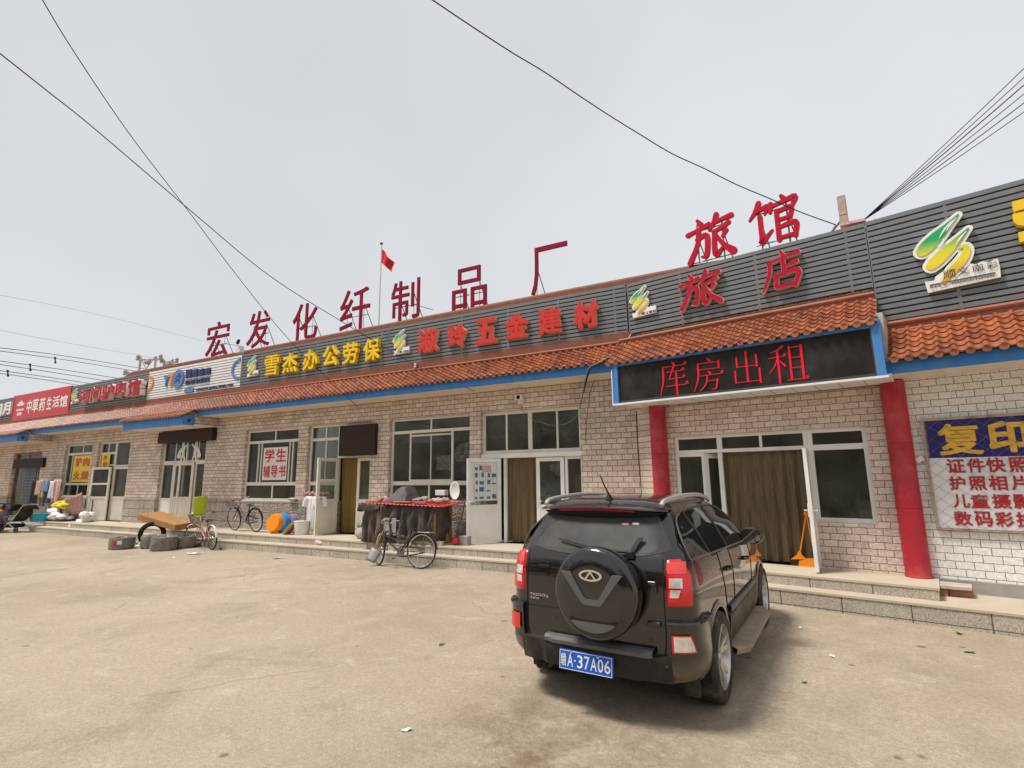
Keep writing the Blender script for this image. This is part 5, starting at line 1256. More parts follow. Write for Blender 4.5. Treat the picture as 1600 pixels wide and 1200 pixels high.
def bicycle(label, loc, rot, lean, m_frame, wb=1.04, r=.32, basket=None, step=True, guard='chrome', rack=True, child=False, steer=0.0, stand=True, cat='bicycle'):
    t = thing('bicycle', label, cat, loc, rot, 'bicycles before the shops'); t.rotation_euler = (lean, 0, rot)
    hb = (.46*wb/1.04+.0, .30); st = (.28, .62); hd = (wb-.24, .70); hd2 = (wb-.19, .56)
    P = lambda a: (a[0], 0, a[1])
    g = MB()
    if step:
        g.tube(spline([P(hd2), (wb-.36, 0, .42), (hb[0]+.1, 0, .33), P(hb)], 5), .018, 8); g.tube(spline([P(hd), (wb-.46, 0, .50), (hb[0]+.03, 0, .42)], 5), .013, 8)
    else:
        g.tube([P(hd2), P(hb)], .017, 8); g.tube([P(hd), (st[0]+.03, 0, .58)], .014, 8); g.tube([(wb-.22, 0, .60), (st[0]+.05, 0, .47)], .012, 8)
    g.tube([P(hb), P(st)], .015, 8); g.tube([P(hd2), P(hd)], .02, 8)
    for s in (-1, 1):
        g.tube([(hb[0], s*.03, hb[1]), (0, s*.05, r)], .009, 6); g.tube([(st[0]+.02, s*.015, .55), (0, s*.05, r)], .009, 6)
    g.build('frame', m_frame, t)
    g = MB()
    for s in (-1, 1): g.tube(spline([(0, s*.02, 0), (.05, s*.045, -.12), (.10+.09, s*.05, r-.58)], 5), .010, 6)
    fo = g.build('front_fork', m_frame, t); fo.location = (wb-.19, 0, .58); fo.rotation_euler = (0, 0, steer)
    wheel_pair(t, 0, r, guard=guard, a0=10, a1=175)
    wheel_pair(fo, .19, r, guard=guard, a0=50, a1=170)
    for c in fo.children:
        c.location = (0, 0, -.58)
    g = MB(); hx, hz = hd; g.tube([(hx+.005, 0, hz), (hx-.02, 0, hz+.14)], .012, 8)
    g.tube(spline([(hx-.22, -.27, hz+.20), (hx-.06, -.25, hz+.22), (hx+.03, -.12, hz+.15), (hx-.02, 0, hz+.14), (hx+.03, .12, hz+.15), (hx-.06, .25, hz+.22), (hx-.22, .27, hz+.20)], 5), .010, 8); H = g.build('handlebar', 'chrome', t)
    g = MB()
    for s in (-1, 1): g.tube([(hx-.24, s*.272, hz+.199), (hx-.13, s*.262, hz+.212)], .015, 8); g.tube([(hx-.07, s*.235, hz+.205), (hx-.17, s*.235, hz+.17)], .005, 5)
    g.build('grip', 'black_plastic', H)
    g = MB(); g.grid([[(st[0]+a, b*k, .735+c*(1-abs(b)*.4)) for b in (-1, -.6, 0, .6, 1)] for a, k, c in ((-.16, .09, .03), (-.10, .105, .045), (0, .06, .035), (.08, .03, .028), (.12, .015, .015))]); g.tube([P(st), (st[0]-.02, 0, .73)], .012, 6); g.grid([[(st[0]+a, b*k, .725) for b in (-1, 0, 1)] for a, k in ((-.16, .088), (0, .058), (.12, .014))])
    for s in (-1, 1): g.tube([(st[0]-.12, s*.05, .71), (st[0]-.12, s*.05, .74)], .012, 6)
    g.build('saddle', 'black_plastic', t)
    g = MB()
    g.lathe([(.0, -.035), (.085, -.035), (.088, -.030), (0, -.028)], c=(hb[0], 0, hb[1]), axis='y', n=24)
    for s in (-1, 1): g.tube([(hb[0], s*.06, hb[1]), (hb[0]+s*.11, s*.075, hb[1]-s*.12)], .009, 6); g.box(hb[0]+s*.11-.045, hb[0]+s*.11+.045, min(s*.08, s*.17), max(s*.08, s*.17), hb[1]-s*.12-.012, hb[1]-s*.12+.012)
    g.build('crankset', 'steel_grey', t)
    g = MB(); P2 = []
    g.tube(spline([(-.04, -.045, r+.035), (hb[0], -.05, hb[1]+.10), (hb[0]+.10, -.05, hb[1])], 4), .016, 6); g.tube(spline([(-.04, -.045, r-.035), (hb[0], -.05, hb[1]-.09), (hb[0]+.10, -.05, hb[1])], 4), .016, 6); g.build('chain_guard', 'black_plastic', t)
    if rack:
        g = MB()
        for s in (-1, 1): g.tube([(.20, s*.05, .70), (-.20, s*.06, .70)], .006, 5); g.tube([(0, s*.06, r), (-.10, s*.06, .70)], .005, 5)
        for k in range(5): g.tube([(.18-.09*k, -.05, .70), (.18-.09*k, .05, .70)], .005, 5)
        g.build('carrier', 'steel_grey', t)
    if basket:
        g = MB(); bx, bz = wb-.10, .66
        for lv in range(7):
            k = lv/6; w, l0, l1 = .12+.05*k, bx-.01-.02*k, bx+.20+.06*k; z = bz+.22*k
            g.tube([(l0, -w, z), (l1, -w, z), (l1, w, z), (l0, w, z)], .006 if lv < 6 else .009, 5, closed=True)
        for i in range(26):
            f = i/26*4; sd = int(f); e = f-sd
            c0 = [(bx-.01, -.12), (bx+.20, -.12), (bx+.20, .12), (bx-.01, .12)]; c1 = [(bx-.03, -.17), (bx+.26, -.17), (bx+.26, .17), (bx-.03, .17)]
            a = [c0[sd][j]*(1-e)+c0[(sd+1) % 4][j]*e for j in (0, 1)]; b = [c1[sd][j]*(1-e)+c1[(sd+1) % 4][j]*e for j in (0, 1)]
            g.tube([(a[0], a[1], bz), (b[0], b[1], bz+.22)], .005, 4)
        g.box(bx-.01, bx+.20, -.12, .12, bz-.004, bz+.004); g.build('basket', basket, t)
    if stand:
        g = MB(); g.tube([(.03, .04, r), (-.03, .20, -.0)], .009, 6); g.build('kickstand', 'steel_grey', t)
    return t
mat('paint_pink', (0.55, 0.25, 0.22), .4, dirt=(.3, .2, .15), dscale=8, damt=.4)
mat('paint_violet', (0.07, 0.05, 0.13), .35, dirt=(.2, .17, .14), dscale=8, damt=.3)
mat('paint_black_worn', (0.03, 0.028, 0.025), .45, dirt=(.25, .2, .15), dscale=9, damt=.6)
mat('wicker_grey', (0.30, 0.28, 0.26), .7, var=.15)
def gpt(px, py, z=0.): x, y = ground(px, py, z); return x, y
# pink bicycle with the child seat, in front of the wrapped tyres: rear wheel nearest us
bp = bicycle('pink step-through bicycle with a green child seat, standing beside the wrapped tyres', (-13.50, 8.70, 0), R(168), R(-5), 'paint_pink', wb=1.02, r=.31, basket='wicker_grey', guard='trim_white', steer=R(25))
g = MB(); P = []
for i in range(9):
    v = i/8; z = .86+.50*v; w = .13+.03*math.sin(v*2.2); d = .05*math.sin(v*3.1)
    P.append([(.86-.10*v-.04*(1-(b)**2)+d*.2, w*b, z) for b in (-1, -.8, -.4, 0, .4, .8, 1)])
g.grid(P); g.grid([[(.84+.22*a, .14*b, .84+.03*abs(b)) for b in (-1, -.5, 0, .5, 1)] for a in (0, .25, .5, .75, 1)])
for s in (-1, 1): g.grid([[(.84+.2*a, s*.15, .84+h*(1-a*.5)) for h in (0, .14)] for a in (0, .33, .66, 1)])
cs = g.build('child_seat', 'lime_plastic', bp, fix=False); cs.modifiers.new('thick', 'SOLIDIFY').thickness = .012
# violet bicycle on the pavement before the bookshop window
bicycle('dark violet bicycle with grey basket leaning by the bookshop window wall', (-13.28, 9.78, .355), R(176), R(-7), 'paint_violet', wb=1.04, r=.33, basket='wicker_grey', guard='black_plastic', stand=False)
# old black bicycle with a shovel
bk = bicycle('old black roadster bicycle standing before the red-topped stall', (-6.72, 8.66, -.002), R(186), R(6), 'paint_black_worn', wb=1.12, r=.345, step=False, guard='black_plastic', steer=R(-38))
t = thing('shovel', 'short dusty shovel hung on the old black bicycle, blade by its front wheel', 'shovel', (-7.86, 8.46, .10), R(20))
g = MB(); g.grid([[(.20*a*(1 if b > .2 else .9), .05*abs(a)**2+.04*b, .27*b) for a in (-.6, -.3, 0, .3, .6)] for b in (0, .2, .4, .6, .8, 1)]); bl = g.build('blade', 'steel_grey', t); bl.modifiers.new('thick', 'SOLIDIFY').thickness = .004
bl.rotation_euler = (R(-18), R(22), 0)
g = MB(); g.tube([(.09, .03, .26), (.30, .13, .74)], .014, 8); g.build('handle', 'wood_brown', t)

# ------------------------------------------------------------------ tyres, carton
mat('wrap_film', (0.15, 0.135, 0.115), .35, var=.35, scale=9, dirt=(.42, .38, .32), dscale=7, damt=.7, bump=.006, bscale=14, coat=.4, stretch=(1, 1, 5))
def wrapped(label, x, y, r, h, rot, sticker=None):
    t = thing('tyre_pack', label, 'tyre', (x, y, 0), rot, 'tyres wrapped in film lying on the ground')
    g = MB(); rnd = random.Random(int(x*100)); n = 36; pr = [(r*.56, .02), (r*.7, .0), (r*.93, .005), (r, .05), (r, h*.25), (r*.985, h*.45), (r*1.0, h*.55), (r*1.005, h*.75), (r*.97, h*.95), (r*.85, h), (r*.62, h*.97), (r*.56, h*.9), (r*.54, h*.4)]
    P = []
    for k in range(n):
        a = 2*math.pi*k/n; P.append([((q+rnd.uniform(-.008, .008))*math.cos(a), (q+rnd.uniform(-.008, .008))*math.sin(a), max(0, z+rnd.uniform(-.006, .006))) for q, z in pr])
    P.append(P[0]); g.grid(P); g.build('tyre', 'wrap_film', t)
    if sticker:
        for nm, m, a0, a1, z0, z1 in sticker:
            g = MB(); g.grid([[((r+.014)*math.cos(R(a0+(a1-a0)*i/5)), (r+.014)*math.sin(R(a0+(a1-a0)*i/5)), z) for z in (z0, z1)] for i in range(6)]); g.build(nm, m, t)
wrapped('film-wrapped tyre with a red and white sticker, alone at the left of the pile', -16.10, 7.84, .295, .31, 0, [('label', 'letter_red', -68, -48, .13, .22), ('label', 'paper_white', -46, -26, .14, .24)])
wrapped('film-wrapped tyre behind the front one, under the upright black tyre', -15.50, 8.32, .30, .34, 1)
wrapped('film-wrapped tyre nearest to us in the pile', -14.72, 8.16, .31, .35, 2)
wrapped('film-wrapped tyre half hidden behind the pink bicycle wheel', -14.72, 8.70, .29, .31, 3)
t = thing('standing_tyre', 'bare black tyre standing upright behind the wrapped tyres, carrying the carton', 'tyre', (-15.95, 8.50, .33), R(60))
g = MB(); r = .33; g.lathe([(r-.12, -.05), (r-.10, -.075), (r-.03, -.085), (r-.005, -.07), (r, -.04), (r, .04), (r-.005, .07), (r-.03, .085), (r-.10, .075), (r-.12, .05), (r-.11, 0), (r-.12, -.05)], axis='y', n=44); g.build('tyre', 'rubber', t)
mat('carton_brown', (0.36, 0.18, 0.06), .6, var=.1, dirt=(.55, .33, .15), dscale=3, damt=.3)
t = thing('carton', 'long flat orange-brown carton lying tilted on the tyres', 'carton', (-15.92, 8.84, .60), R(2))
t.rotation_euler = (R(3), R(8), R(2))
MB().box(-.80, 1.0, -.36, .30, 0, .165).build('box', 'carton_brown', t, bev=.008)
MB().box(-.801, 1.001, -.10, -.02, .1655, .1662).build('tape', 'wood_brown', t)

# ------------------------------------------------------------------ pushchair, scooter at the left edge
t = thing('pushchair', 'dark folding pushchair standing before the steps at the far left', 'pushchair', (-25.3, 8.75, 0), R(195))
g = MB()
for s in (-1, 1):
    g.tube([(-.42, s*.24, .10), (.30, s*.22, .46)], .014, 6); g.tube([(.36, s*.24, .10), (-.16, s*.24, .45), (-.58, s*.24, .98)], .014, 6); g.tube([(-.42, s*.24, .1), (.36, s*.24, .1)], .010, 6)
g.tube([(-.58, -.24, .98), (-.60, 0, 1.0), (-.58, .24, .98)], .018, 8); g.build('frame', 'chrome', t)
for x in (-.42, .36):
    for s in (-1, 1):
        g = MB(); g.lathe([(.03, -.025), (.085, -.025), (.095, 0), (.085, .025), (.03, .025)], c=(x, s*.26, .095), axis='y', n=20); g.build('wheel', 'dark_plastic', t)
mat('pram_cloth', (0.035, 0.028, 0.024), .9, var=.2)
g = MB(); g.grid([[(x, y*.21, z) for y in (-1, -.5, 0, .5, 1)] for x, z in ((.34, .38), (.2, .43), (.02, .40), (-.14, .44), (-.30, .66), (-.42, .92))]); q = g.build('seat', 'pram_cloth', t); q.modifiers.new('thick', 'SOLIDIFY').thickness = .03
g = MB(); g.grid([[(-.30+.44*math.cos(R(a)), y*.235, .62+.44*math.sin(R(a))-.04*y*y) for y in (-1, -.6, 0, .6, 1)] for a in range(20, 160, 12)]); g.ball((-.33, 0, .70), .235, 0, 14, (1.0, .95, .95)); q = g.build('hood', 'pram_cloth', t); q.modifiers.new('thick', 'SOLIDIFY').thickness = .01
MB().box(-.20, .30, -.18, .18, .17, .30).build('tray_basket', 'pram_cloth', t, bev=.02)
g = MB(); g.tube([(.20, -.22, .55), (.30, 0, .56), (.20, .22, .55)], .02, 8); g.build('bar', 'cyan_plastic', t)

t = thing('scooter', 'motor scooter with a purple panel and orange seat, cut by the left picture edge', 'scooter', (-26.15, 8.55, 0), R(152))
g = MB(); g.lathe([(.12, -.05), (.20, -.055), (.235, -.03), (.24, 0), (.235, .03), (.20, .055), (.12, .05)], c=(-.62, 0, .24), axis='y', n=28); g.build('wheel', 'rubber', t)
g = MB(); g.lathe([(.12, -.05), (.20, -.055), (.235, -.03), (.24, 0), (.235, .03), (.20, .055), (.12, .05)], c=(.62, 0, .24), axis='y', n=28); g.build('wheel', 'rubber', t)
mat('scooter_purple', (0.10, 0.07, 0.17), .3, coat=.6)
g = MB(); g.grid([[(x, y*w, z-.06*y*y) for y in (-1, -.6, 0, .6, 1)] for x, w, z in ((-.85, .06, .52), (-.6, .16, .58), (-.3, .18, .55), (-.12, .14, .32), (.25, .14, .28), (.38, .17, .5), (.46, .16, .85), (.44, .06, .98))]); q = g.build('body_panel', 'scooter_purple', t); q.modifiers.new('thick', 'SOLIDIFY').thickness = .05
g = MB(); g.ball((-.42, 0, .74), .1, 0, 14, (3.6, 1.5, .8)); g.build('seat', 'orange_plastic', t)
g = MB(); g.tube([(.44, 0, .3), (.40, 0, 1.0)], .03, 8); g.tube([(.34, -.33, 1.04), (.42, 0, 1.0), (.34, .33, 1.04)], .016, 8); g.build('handlebar', 'black_plastic', t)

# ------------------------------------------------------------------ cloth helpers
def cloth(name, m, par, w, h, folds=4, amp=.02, seed=0, sway=.0, n=22, k=12, taper=1.0, z0=0, thick=.004):
    rnd = random.Random(seed); ph = [rnd.uniform(0, 6.3) for _ in range(4)]; g = MB(); P = []
    for j in range(k+1):
        v = j/k; row = []
        for i in range(n+1):
            u = -1+2*i/n; ww = w/2*(1+(taper-1)*v)
            y = amp*(.35+.65*v)*(math.sin(u*math.pi*folds+ph[0]+.5*math.sin(3*v+ph[1]))+.5*math.sin(u*math.pi*folds*1.9+ph[2]+v*2))+sway*v*v
            row.append((u*ww, y, z0-h*v+.008*math.sin(u*7+ph[3])*v))
        P.append(row)
    g.grid(P); o = g.build(name, m, par)
    if thick: o.modifiers.new('thick', 'SOLIDIFY').thickness = thick
    return o
mat('curtain_ochre', (0.20, 0.125, 0.03), .85, var=.15, stretch=(6, 6, 1))
mat('curtain_brown', (0.15, 0.10, 0.05), .8, var=.25, scale=3, stretch=(9, 9, .6))
mat('curtain_khaki', (0.145, 0.112, 0.065), .8, var=.3, scale=4, stretch=(10, 10, .8), bump=.003, bscale=40)
mat('curtain_yellow', (0.70, 0.44, 0.03), .8, var=.12)
def curtain(fr, u0, u1, z0, z1, y, m, label, folds, amp, seed):
    t = thing('door_curtain', label, 'curtain', ((u0+u1)/2, y, z1), frame=fr, group='curtains hanging in doorways')
    cloth('cloth', m, t, u1-u0, z1-z0, folds, amp, seed, n=70, k=16, thick=0)
    g = MB(); g.tube([(-(u1-u0)/2, 0, .012), ((u1-u0)/2, 0, .012)], .012, 6); g.build('rail', 'steel_grey', t)
curtain(FM, -10.92, -9.76, .37, 2.32, .20, 'curtain_ochre', 'ochre cloth curtain in the open bookshop doorway, under the square LED board', 4, .03, 1)
curtain(FM, -5.80, -4.99, .37, 2.19, .20, 'curtain_brown', 'brown striped curtain in the open hardware shop doorway', 5, .025, 2)
curtain(FH, -1.64, -.34, .375, 2.15, .21, 'curtain_khaki', 'wide khaki curtain filling the hotel doorway', 8, .035, 3)
curtain(FM, -22.55, -21.62, .5, 2.30, .19, 'curtain_yellow', 'yellow curtain inside the noodle shop door', 4, .05, 4)

# ------------------------------------------------------------------ posters and notices (flat, fixed to the glass)
def poster(fr, name, cat, label, box, y, m, texts, border=None, group=None, th=.004):
    u0, u1, z0, z1 = box
    t = thing(name, label, cat, ((u0+u1)/2, y, z0), frame=fr, group=group)
    w, H = (u1-u0)/2, z1-z0
    MB().box(-w, w, 0, th, 0, H).build('sheet', m, t)
    for (ch, a0, a1, b0, b1, mm, bold) in texts:
        vs, fs = glyph(ch, -w+2*w*a0, -w+2*w*a1, H*b0, H*b1, -.009, .002, bold); g = MB(); g.add(vs, fs); g.build('character', mm, t)
    if border:
        g = MB(); b = .02
        for p in ((-w, w, H-b, H), (-w, w, 0, b), (-w, -w+b, b, H-b), (w-b, w, b, H-b)): g.box(p[0], p[1], -.004, -.001, p[2], p[3])
        g.build('border', border, t)
    return t
u0, u1, z0, z1 = FM.rect(411, 699, 448.5, 750, y=.09)
poster(FM, 'window_poster', 'poster', 'pale poster with five large red characters in the bookshop window', (u0, u1, z0, z1), .088, 'paper_white',
       [('学', .06, .46, .55, .95, 'letter_red', .02), ('生', .54, .95, .55, .95, 'letter_red', .02), ('辅', .04, .32, .08, .44, 'letter_red', .02), ('导', .36, .64, .08, .44, 'letter_red', .02), ('书', .69, .97, .08, .44, 'letter_red', .02)])
u0, u1, z0, z1 = FM.rect(114, 712, 142, 753, y=.09)
poster(FM, 'window_poster', 'poster', 'bright yellow window poster with four red characters', (u0, u1, z0, z1), .085, 'poster_yellow',
       [('驴', .12, .46, .58, .92, 'letter_red', .03), ('肉', .54, .9, .58, .92, 'letter_red', .03), ('火', .1, .44, .08, .42, 'letter_red', .03), ('烧', .52, .92, .08, .42, 'letter_red', .03)])
u0, u1, z0, z1 = FM.rect(159, 710, 171.5, 731, y=.09)
poster(FM, 'window_poster', 'poster', 'small yellow poster with two red characters beside the narrow door window', (u0, u1, z0, z1), .085, 'poster_yellow', [('外', .2, .8, .55, .92, 'letter_red', .02), ('卖', .2, .8, .08, .45, 'letter_red', .02)])
# paper-cut figures on the glass of the double door
for k, (px, py, sg) in enumerate(((285, 707, 1), (305, 706, -1))):
    u, z = FM.at(px, py, .09); t = thing('paper_cut', 'white paper-cut figure with wings on the door glass, '+('left' if k == 0 else 'right')+' of the two', 'decoration', (u, .105, z), frame=FM)
    g = MB()
    for i, (p, w) in enumerate([([(0, .27), (.01, .22)], .17), ([(0, .16), (.03, 0), (.03, -.08)], .16), ([(.01, -.1), (-.05, -.24), (-.12, -.36)], .09), ([(.05, -.1), (.12, -.22), (.10, -.37)], .085), ([(.04, .12), (-.12, .06), (-.24, -.12)], .16), ([(.02, .12), (.12, .18), (.22, .26)], .07), ([(-.04, .1), (-.16, .0), (-.14, -.14)], .12)]):
        stroke(g, [(a*sg, b) for a, b in p], w, -.0008*i, .001)
    g.build('cutout', 'paper_white', t)
# printed chart in the hardware shop's open door: turned with the leaf
hx, hy, an = -5.84, .02, R(180+52)
c = FM.w(hx+math.cos(an)*.40, hy+math.sin(an)*.40, 0)
t = thing('tool_chart', 'pale printed chart of tools behind the glass of the open white door', 'poster', (c.x, c.y, 1.27), an)
nrm = .013
MB().box(-.31, .31, .036, .040, 0, .83).build('sheet', 'paper_white', t)
mat('chart_tint', (0.55, 0.60, 0.60), .6); mat('chart_blue', (0.06, 0.17, 0.28), .6); mat('chart_pink', (0.62, 0.36, 0.38), .6)
g = MB(); rnd = random.Random(5)
for i in range(4):
    for j in range(5):
        if rnd.random() < .85:
            a, b = -.28+i*.145, .04+j*.155; w_, h_ = rnd.uniform(.05, .11), rnd.uniform(.03, .11); g.box(a, a+w_, .0415, .0425, b, b+h_)
g.build('print', 'chart_blue', t)
g = MB()
for i in range(9): g.box(-.30+.066*i, -.27+.066*i, .0411, .0413, .02, .81)
g.build('print', 'chart_tint', t)
MB().box(-.16, .06, .0427, .0432, .62, .76).build('print', 'chart_pink', t)

# ------------------------------------------------------------------ photo-shop banner behind wire mesh
u0, u1, z0, z1 = FR.rect(1439, 653, 1600, 829, y=-.06); u1 = u0+2.6
z0, z1 = 1.0, 2.515; u0 = .235
t = thing('banner', 'blue and white photo shop banner behind rusty wire mesh on the white wall', 'banner', (u0, -.045, z0), frame=FR)
BW, BH = u1-u0, z1-z0; zs_ = .965
MB().box(.05, BW, 0, .006, zs_, BH-.04).build('heading_panel', 'vinyl_navy', t)
MB().box(.03, BW, .001, .006, .03, zs_-.001).build('text_panel', 'vinyl_white', t)
OB = np.array([u0, 0, z0])
def bch(ch, box, m, bold):
    a0, a1, b0, b1 = FR.rect(*box, y=-.05); vs, fs = glyph(ch, a0-u0, a1-u0, b0-z0, b1-z0, -.009, .002, bold); g = MB(); g.add(vs, fs); g.build('character', m, t)
bch('复', (1465, 661, 1535, 711), 'vinyl_gold', .022); bch('印', (1543, 657, 1608, 707), 'vinyl_gold', .035)
rows_ = [('证件快照', [(1479, 717, 1508, 739), (1511, 716, 1539, 738.5), (1541, 715, 1571, 738), (1576, 714, 1607, 738)]), ('护照相片', [(1483, 744, 1508.5, 765.5), (1514, 744, 1541, 766), (1544.5, 743, 1574, 766), (1580, 743, 1609, 766)]),
         ('儿童摄影', [(1489, 772, 1515, 793.5), (1517, 772, 1546, 794), (1550, 772, 1580, 794.5), (1583, 772, 1613, 795)]), ('数码彩扩', [(1491, 799, 1519, 821.5), (1523, 799, 1551, 822.5), (1555, 800, 1584, 823), (1588, 800, 1619, 824)])]
for s_, bx in rows_:
    for ch, b_ in zip(s_, bx): bch(ch, b_, 'vinyl_red', .022)
g = MB()
for a, b, c, d in ((0, BW, BH-.035, BH), (0, BW, 0, .03), (0, .03, .03, BH-.035)): g.box(a, b, -.03, .02, c, d)
g.build('frame', 'steel_rust', t)
g = MB(); st = .125
def seg(ax, az, bx, bz):
    t0, t1 = 0., 1.
    for (s, e, lo, hi) in ((ax, bx, .03, BW), (az, bz, .03, BH-.035)):
        d = e-s
        if abs(d) < 1e-9: continue
        q0, q1 = (lo-s)/d, (hi-s)/d; q0, q1 = min(q0, q1), max(q0, q1); t0, t1 = max(t0, q0), min(t1, q1)
    return None if t0 >= t1 else ((ax+(bx-ax)*t0, az+(bz-az)*t0), (ax+(bx-ax)*t1, az+(bz-az)*t1))
for k in range(-16, 40):
    for sg in (1, -1):
        x0 = k*st*1.5; s_ = seg(x0, 0, x0+sg*BH*1.15, BH)
        if s_: g.tube([(s_[0][0], -.022-.003*sg, s_[0][1]), (s_[1][0], -.022-.003*sg, s_[1][1])], .0018, 4)
g.build('wire_mesh', 'steel_grey', t)
t = thing('wall_bracket', 'broken bit of white tile and hook beside the banner', 'bracket', (FR.at(1437, 715)[0], -.03, FR.at(1437, 720)[1]), frame=FR)
g = MB(); g.obox((0, -.01, .02), (.045, 0, .02), (0, .02, 0), (-.015, 0, .03)); g.tube([(-.05, -.01, -.03), (-.01, -.03, -.03), (.0, -.02, .0)], .008, 6); g.build('bracket', 'trim_white', t)

# broken slab resting on two bricks on the lower step
x, y = ground(1490, 932, .2)
t = thing('stone_slab', 'broken pale paving slab lying on two bricks beside the end of the upper step', 'slab', (x+.02, y+.10, .30), FR.a+R(3))
g = MB(); g.slab([(-.23, -.17), (.02, -.185), (.19, -.16), (.20, .14), (-.20, .16)], 0, .035); g.build('slab', 'stone_pale', t, bev=.006)
for k, dx in enumerate((-.17, .06)):
    t = thing('brick', 'reddish brick under the broken slab, '+('left' if k == 0 else 'right')+' of the two', 'brick', (x+dx+.03, y+.04-.02*dx, .20), FR.a+R(6*k-3)); MB().box(-.10 if k == 0 else -.12, .10 if k == 0 else .12, -.06, .06, 0, .098).build('block', 'brick_red', t, bev=.006)

# orange broom and dustpan set by the hotel door
x, y = ground(1250, 884, .355)
t = thing('broom', 'orange plastic broom standing against the hotel door leaf', 'broom', (x, y, .355), FH.a)
g = MB(); g.tube([(.02, .0, .2), (.16, .03, .80)], .012, 8); g.build('handle', 'orange_plastic', t)
g = MB(); g.prism([(-.12, .09), (.10, .11), (.045, .16), (.03, .22), (.0, .22), (-.02, .17)], -.025, .025); g.build('head', 'orange_plastic', t, bev=.01)
g = MB(); g.prism([(-.14, .0), (-.01, .0), (.06, .10), (-.11, .088)], -.024, .024); g.build('bristles', 'black_plastic', t)
t = thing('dustpan', 'orange upright dustpan beside the broom at the hotel door', 'dustpan', (x+.10, y-.03, .355), FH.a)
g = MB(); g.prism([(-.12, 0), (.14, 0), (.14, .09), (.08, .12), (.0, .115), (-.10, .08)], -.03, .10); g.build('pan', 'orange_plastic', t, bev=.012)
g = MB(); g.tube([(.12, .04, .09), (.06, .03, .78)], .011, 8); g.ball((.055, .03, .80), .035, 0, 10, (1, .7, 1.3)); g.build('handle', 'orange_plastic', t)

# ------------------------------------------------------------------ clutter by the bookshop window
def disc(name, label, cat, loc, r, m, tilt, rot, depth=.12, inner=None):
    t = thing(name, label, cat, loc, rot); t.rotation_euler = (tilt, 0, rot)
    g = MB(); g.lathe([(0, 0), (r*.35, .002), (r*.36, -.006), (r*.7, -.004), (r*.72, .004), (r*.85, .004), (r*.9, -.004), (r, .008), (r*.96, .05), (r*.8, depth), (0, depth)], n=36); g.build('basin', m, t)
by = 9.80
disc('basin', 'orange plastic basin leaning on its side by the bookshop wall', 'basin', (-12.52, by, .355+.26), .265, 'orange_plastic', R(78), R(8))
disc('basin', 'blue plastic basin leaning behind the orange basin', 'basin', (-12.42, by+.13, .355+.265), .265, 'blue_plastic', R(78), R(8))
mat('basin_mauve', (0.25, 0.17, 0.36), .4); disc('basin', 'mauve plastic basin leaning at the wall behind the blue one', 'basin', (-12.26, by+.30, .355+.25), .25, 'basin_mauve', R(80), R(4))
t = thing('wooden_board', 'shallow brown wooden tray leaning between the basins and the bucket', 'tray', (-11.92, 9.70, .36), R(15)); t.rotation_euler = (R(0), R(-50), R(20)); g = MB(); g.box(0, .34, -.16, .16, 0, .02); g.box(0, .34, -.16, -.14, .021, .075); g.box(0, .34, .14, .16, .021, .075); g.box(0, .02, -.139, .139, .021, .075); g.box(.32, .34, -.139, .139, .021, .075); g.build('tray', 'wood_brown', t)
t = thing('bucket', 'white bucket filled with scraps before the bookshop wall', 'bucket', (-11.56, 9.86, .355)); g = MB(); g.lathe([(0, 0), (.17, 0), (.18, .02), (.20, .33), (.21, .335), (.205, .35), (.19, .34), (.185, .28), (0, .28)], n=28); g.build('pail', 'white_plastic', t)
g = MB(); rnd = random.Random(9)
for k in range(14): g.ball((rnd.uniform(-.14, .14), rnd.uniform(-.14, .14), .30+rnd.uniform(0, .05)), .035, 0, 6, (1.5, 1, .5))
g.build('scraps', 'letter_edge_pink', t)
t = thing('mop', 'thin pale mop handle leaning on the bookshop wall', 'mop', (-12.0, 10.05, .36)); g = MB(); g.tube([(0, 0, 0), (.03, .26, 1.02)], .011, 6); g.build('handle', 'steel_grey', t); g = MB(); g.ball((0, -.02, .05), .1, 0, 10, (1, .8, .6)); g.build('head', 'basin_mauve', t)
u, z = FM.at(457, 781, -.06); t = thing('stone', 'flat tan stone lying on the bookshop window sill', 'stone', (u, 10.29, 1.195)); g = MB(); g.ball((0, 0, .04), .17, 0, 12, (1, .5, .27)); g.build('stone', 'stone_pale', t)
# washing on a clip hanger between bookshop window and door
mat('cloth_white', (0.74, 0.74, 0.76), .9, var=.06); mat('cloth_grey', (0.20, 0.18, 0.17), .9, var=.3, scale=14, stretch=(3, 3, .2)); mat('cloth_check', (0.42, 0.20, 0.22), .9, var=.5, scale=22); mat('cloth_blue', (0.20, 0.27, 0.40), .9, var=.2)
hx_, hy_ = -11.28, 10.02
t = thing('clothes_rail', 'short rail with patterned cloth by the bookshop door, from which shirts hang', 'clothes rail', (hx_, hy_, 1.36)); g = MB(); g.tube([(-.40, 0, .0), (.42, 0, .02)], .012, 6); g.tube([(-.38, 0, -1.0), (-.38, .0, .0)], .012, 6); g.tube([(-.38, 0, 0), (-.3, .30, .12)], .01, 6); g.build('rail', 'steel_grey', t)
g = MB(); rnd = random.Random(3)
for k in range(9): g.ball((-.40+.1*k, rnd.uniform(-.03, .03), .03+rnd.uniform(-.02, .04)), .065, 0, 8, (1.2, .8, .7))
g.build('bunched_cloth', 'cloth_check', t)
def garment(label, x, w, h, m, seed, sleeves=True, name='shirt'):
    t = thing(name, label, 'clothes', (x, hy_-.04, 1.33)); cloth('cloth', m, t, w, h, 2.2, .025, seed, n=20, taper=.82)
    if sleeves:
        for s in (-1, 1): MB().tube([(s*w*.42, 0, -.03), (s*w*.58, -.01, -.12), (s*w*.70, 0, -.26)], [.06, .065, .07], 8).build('sleeve', m, t)
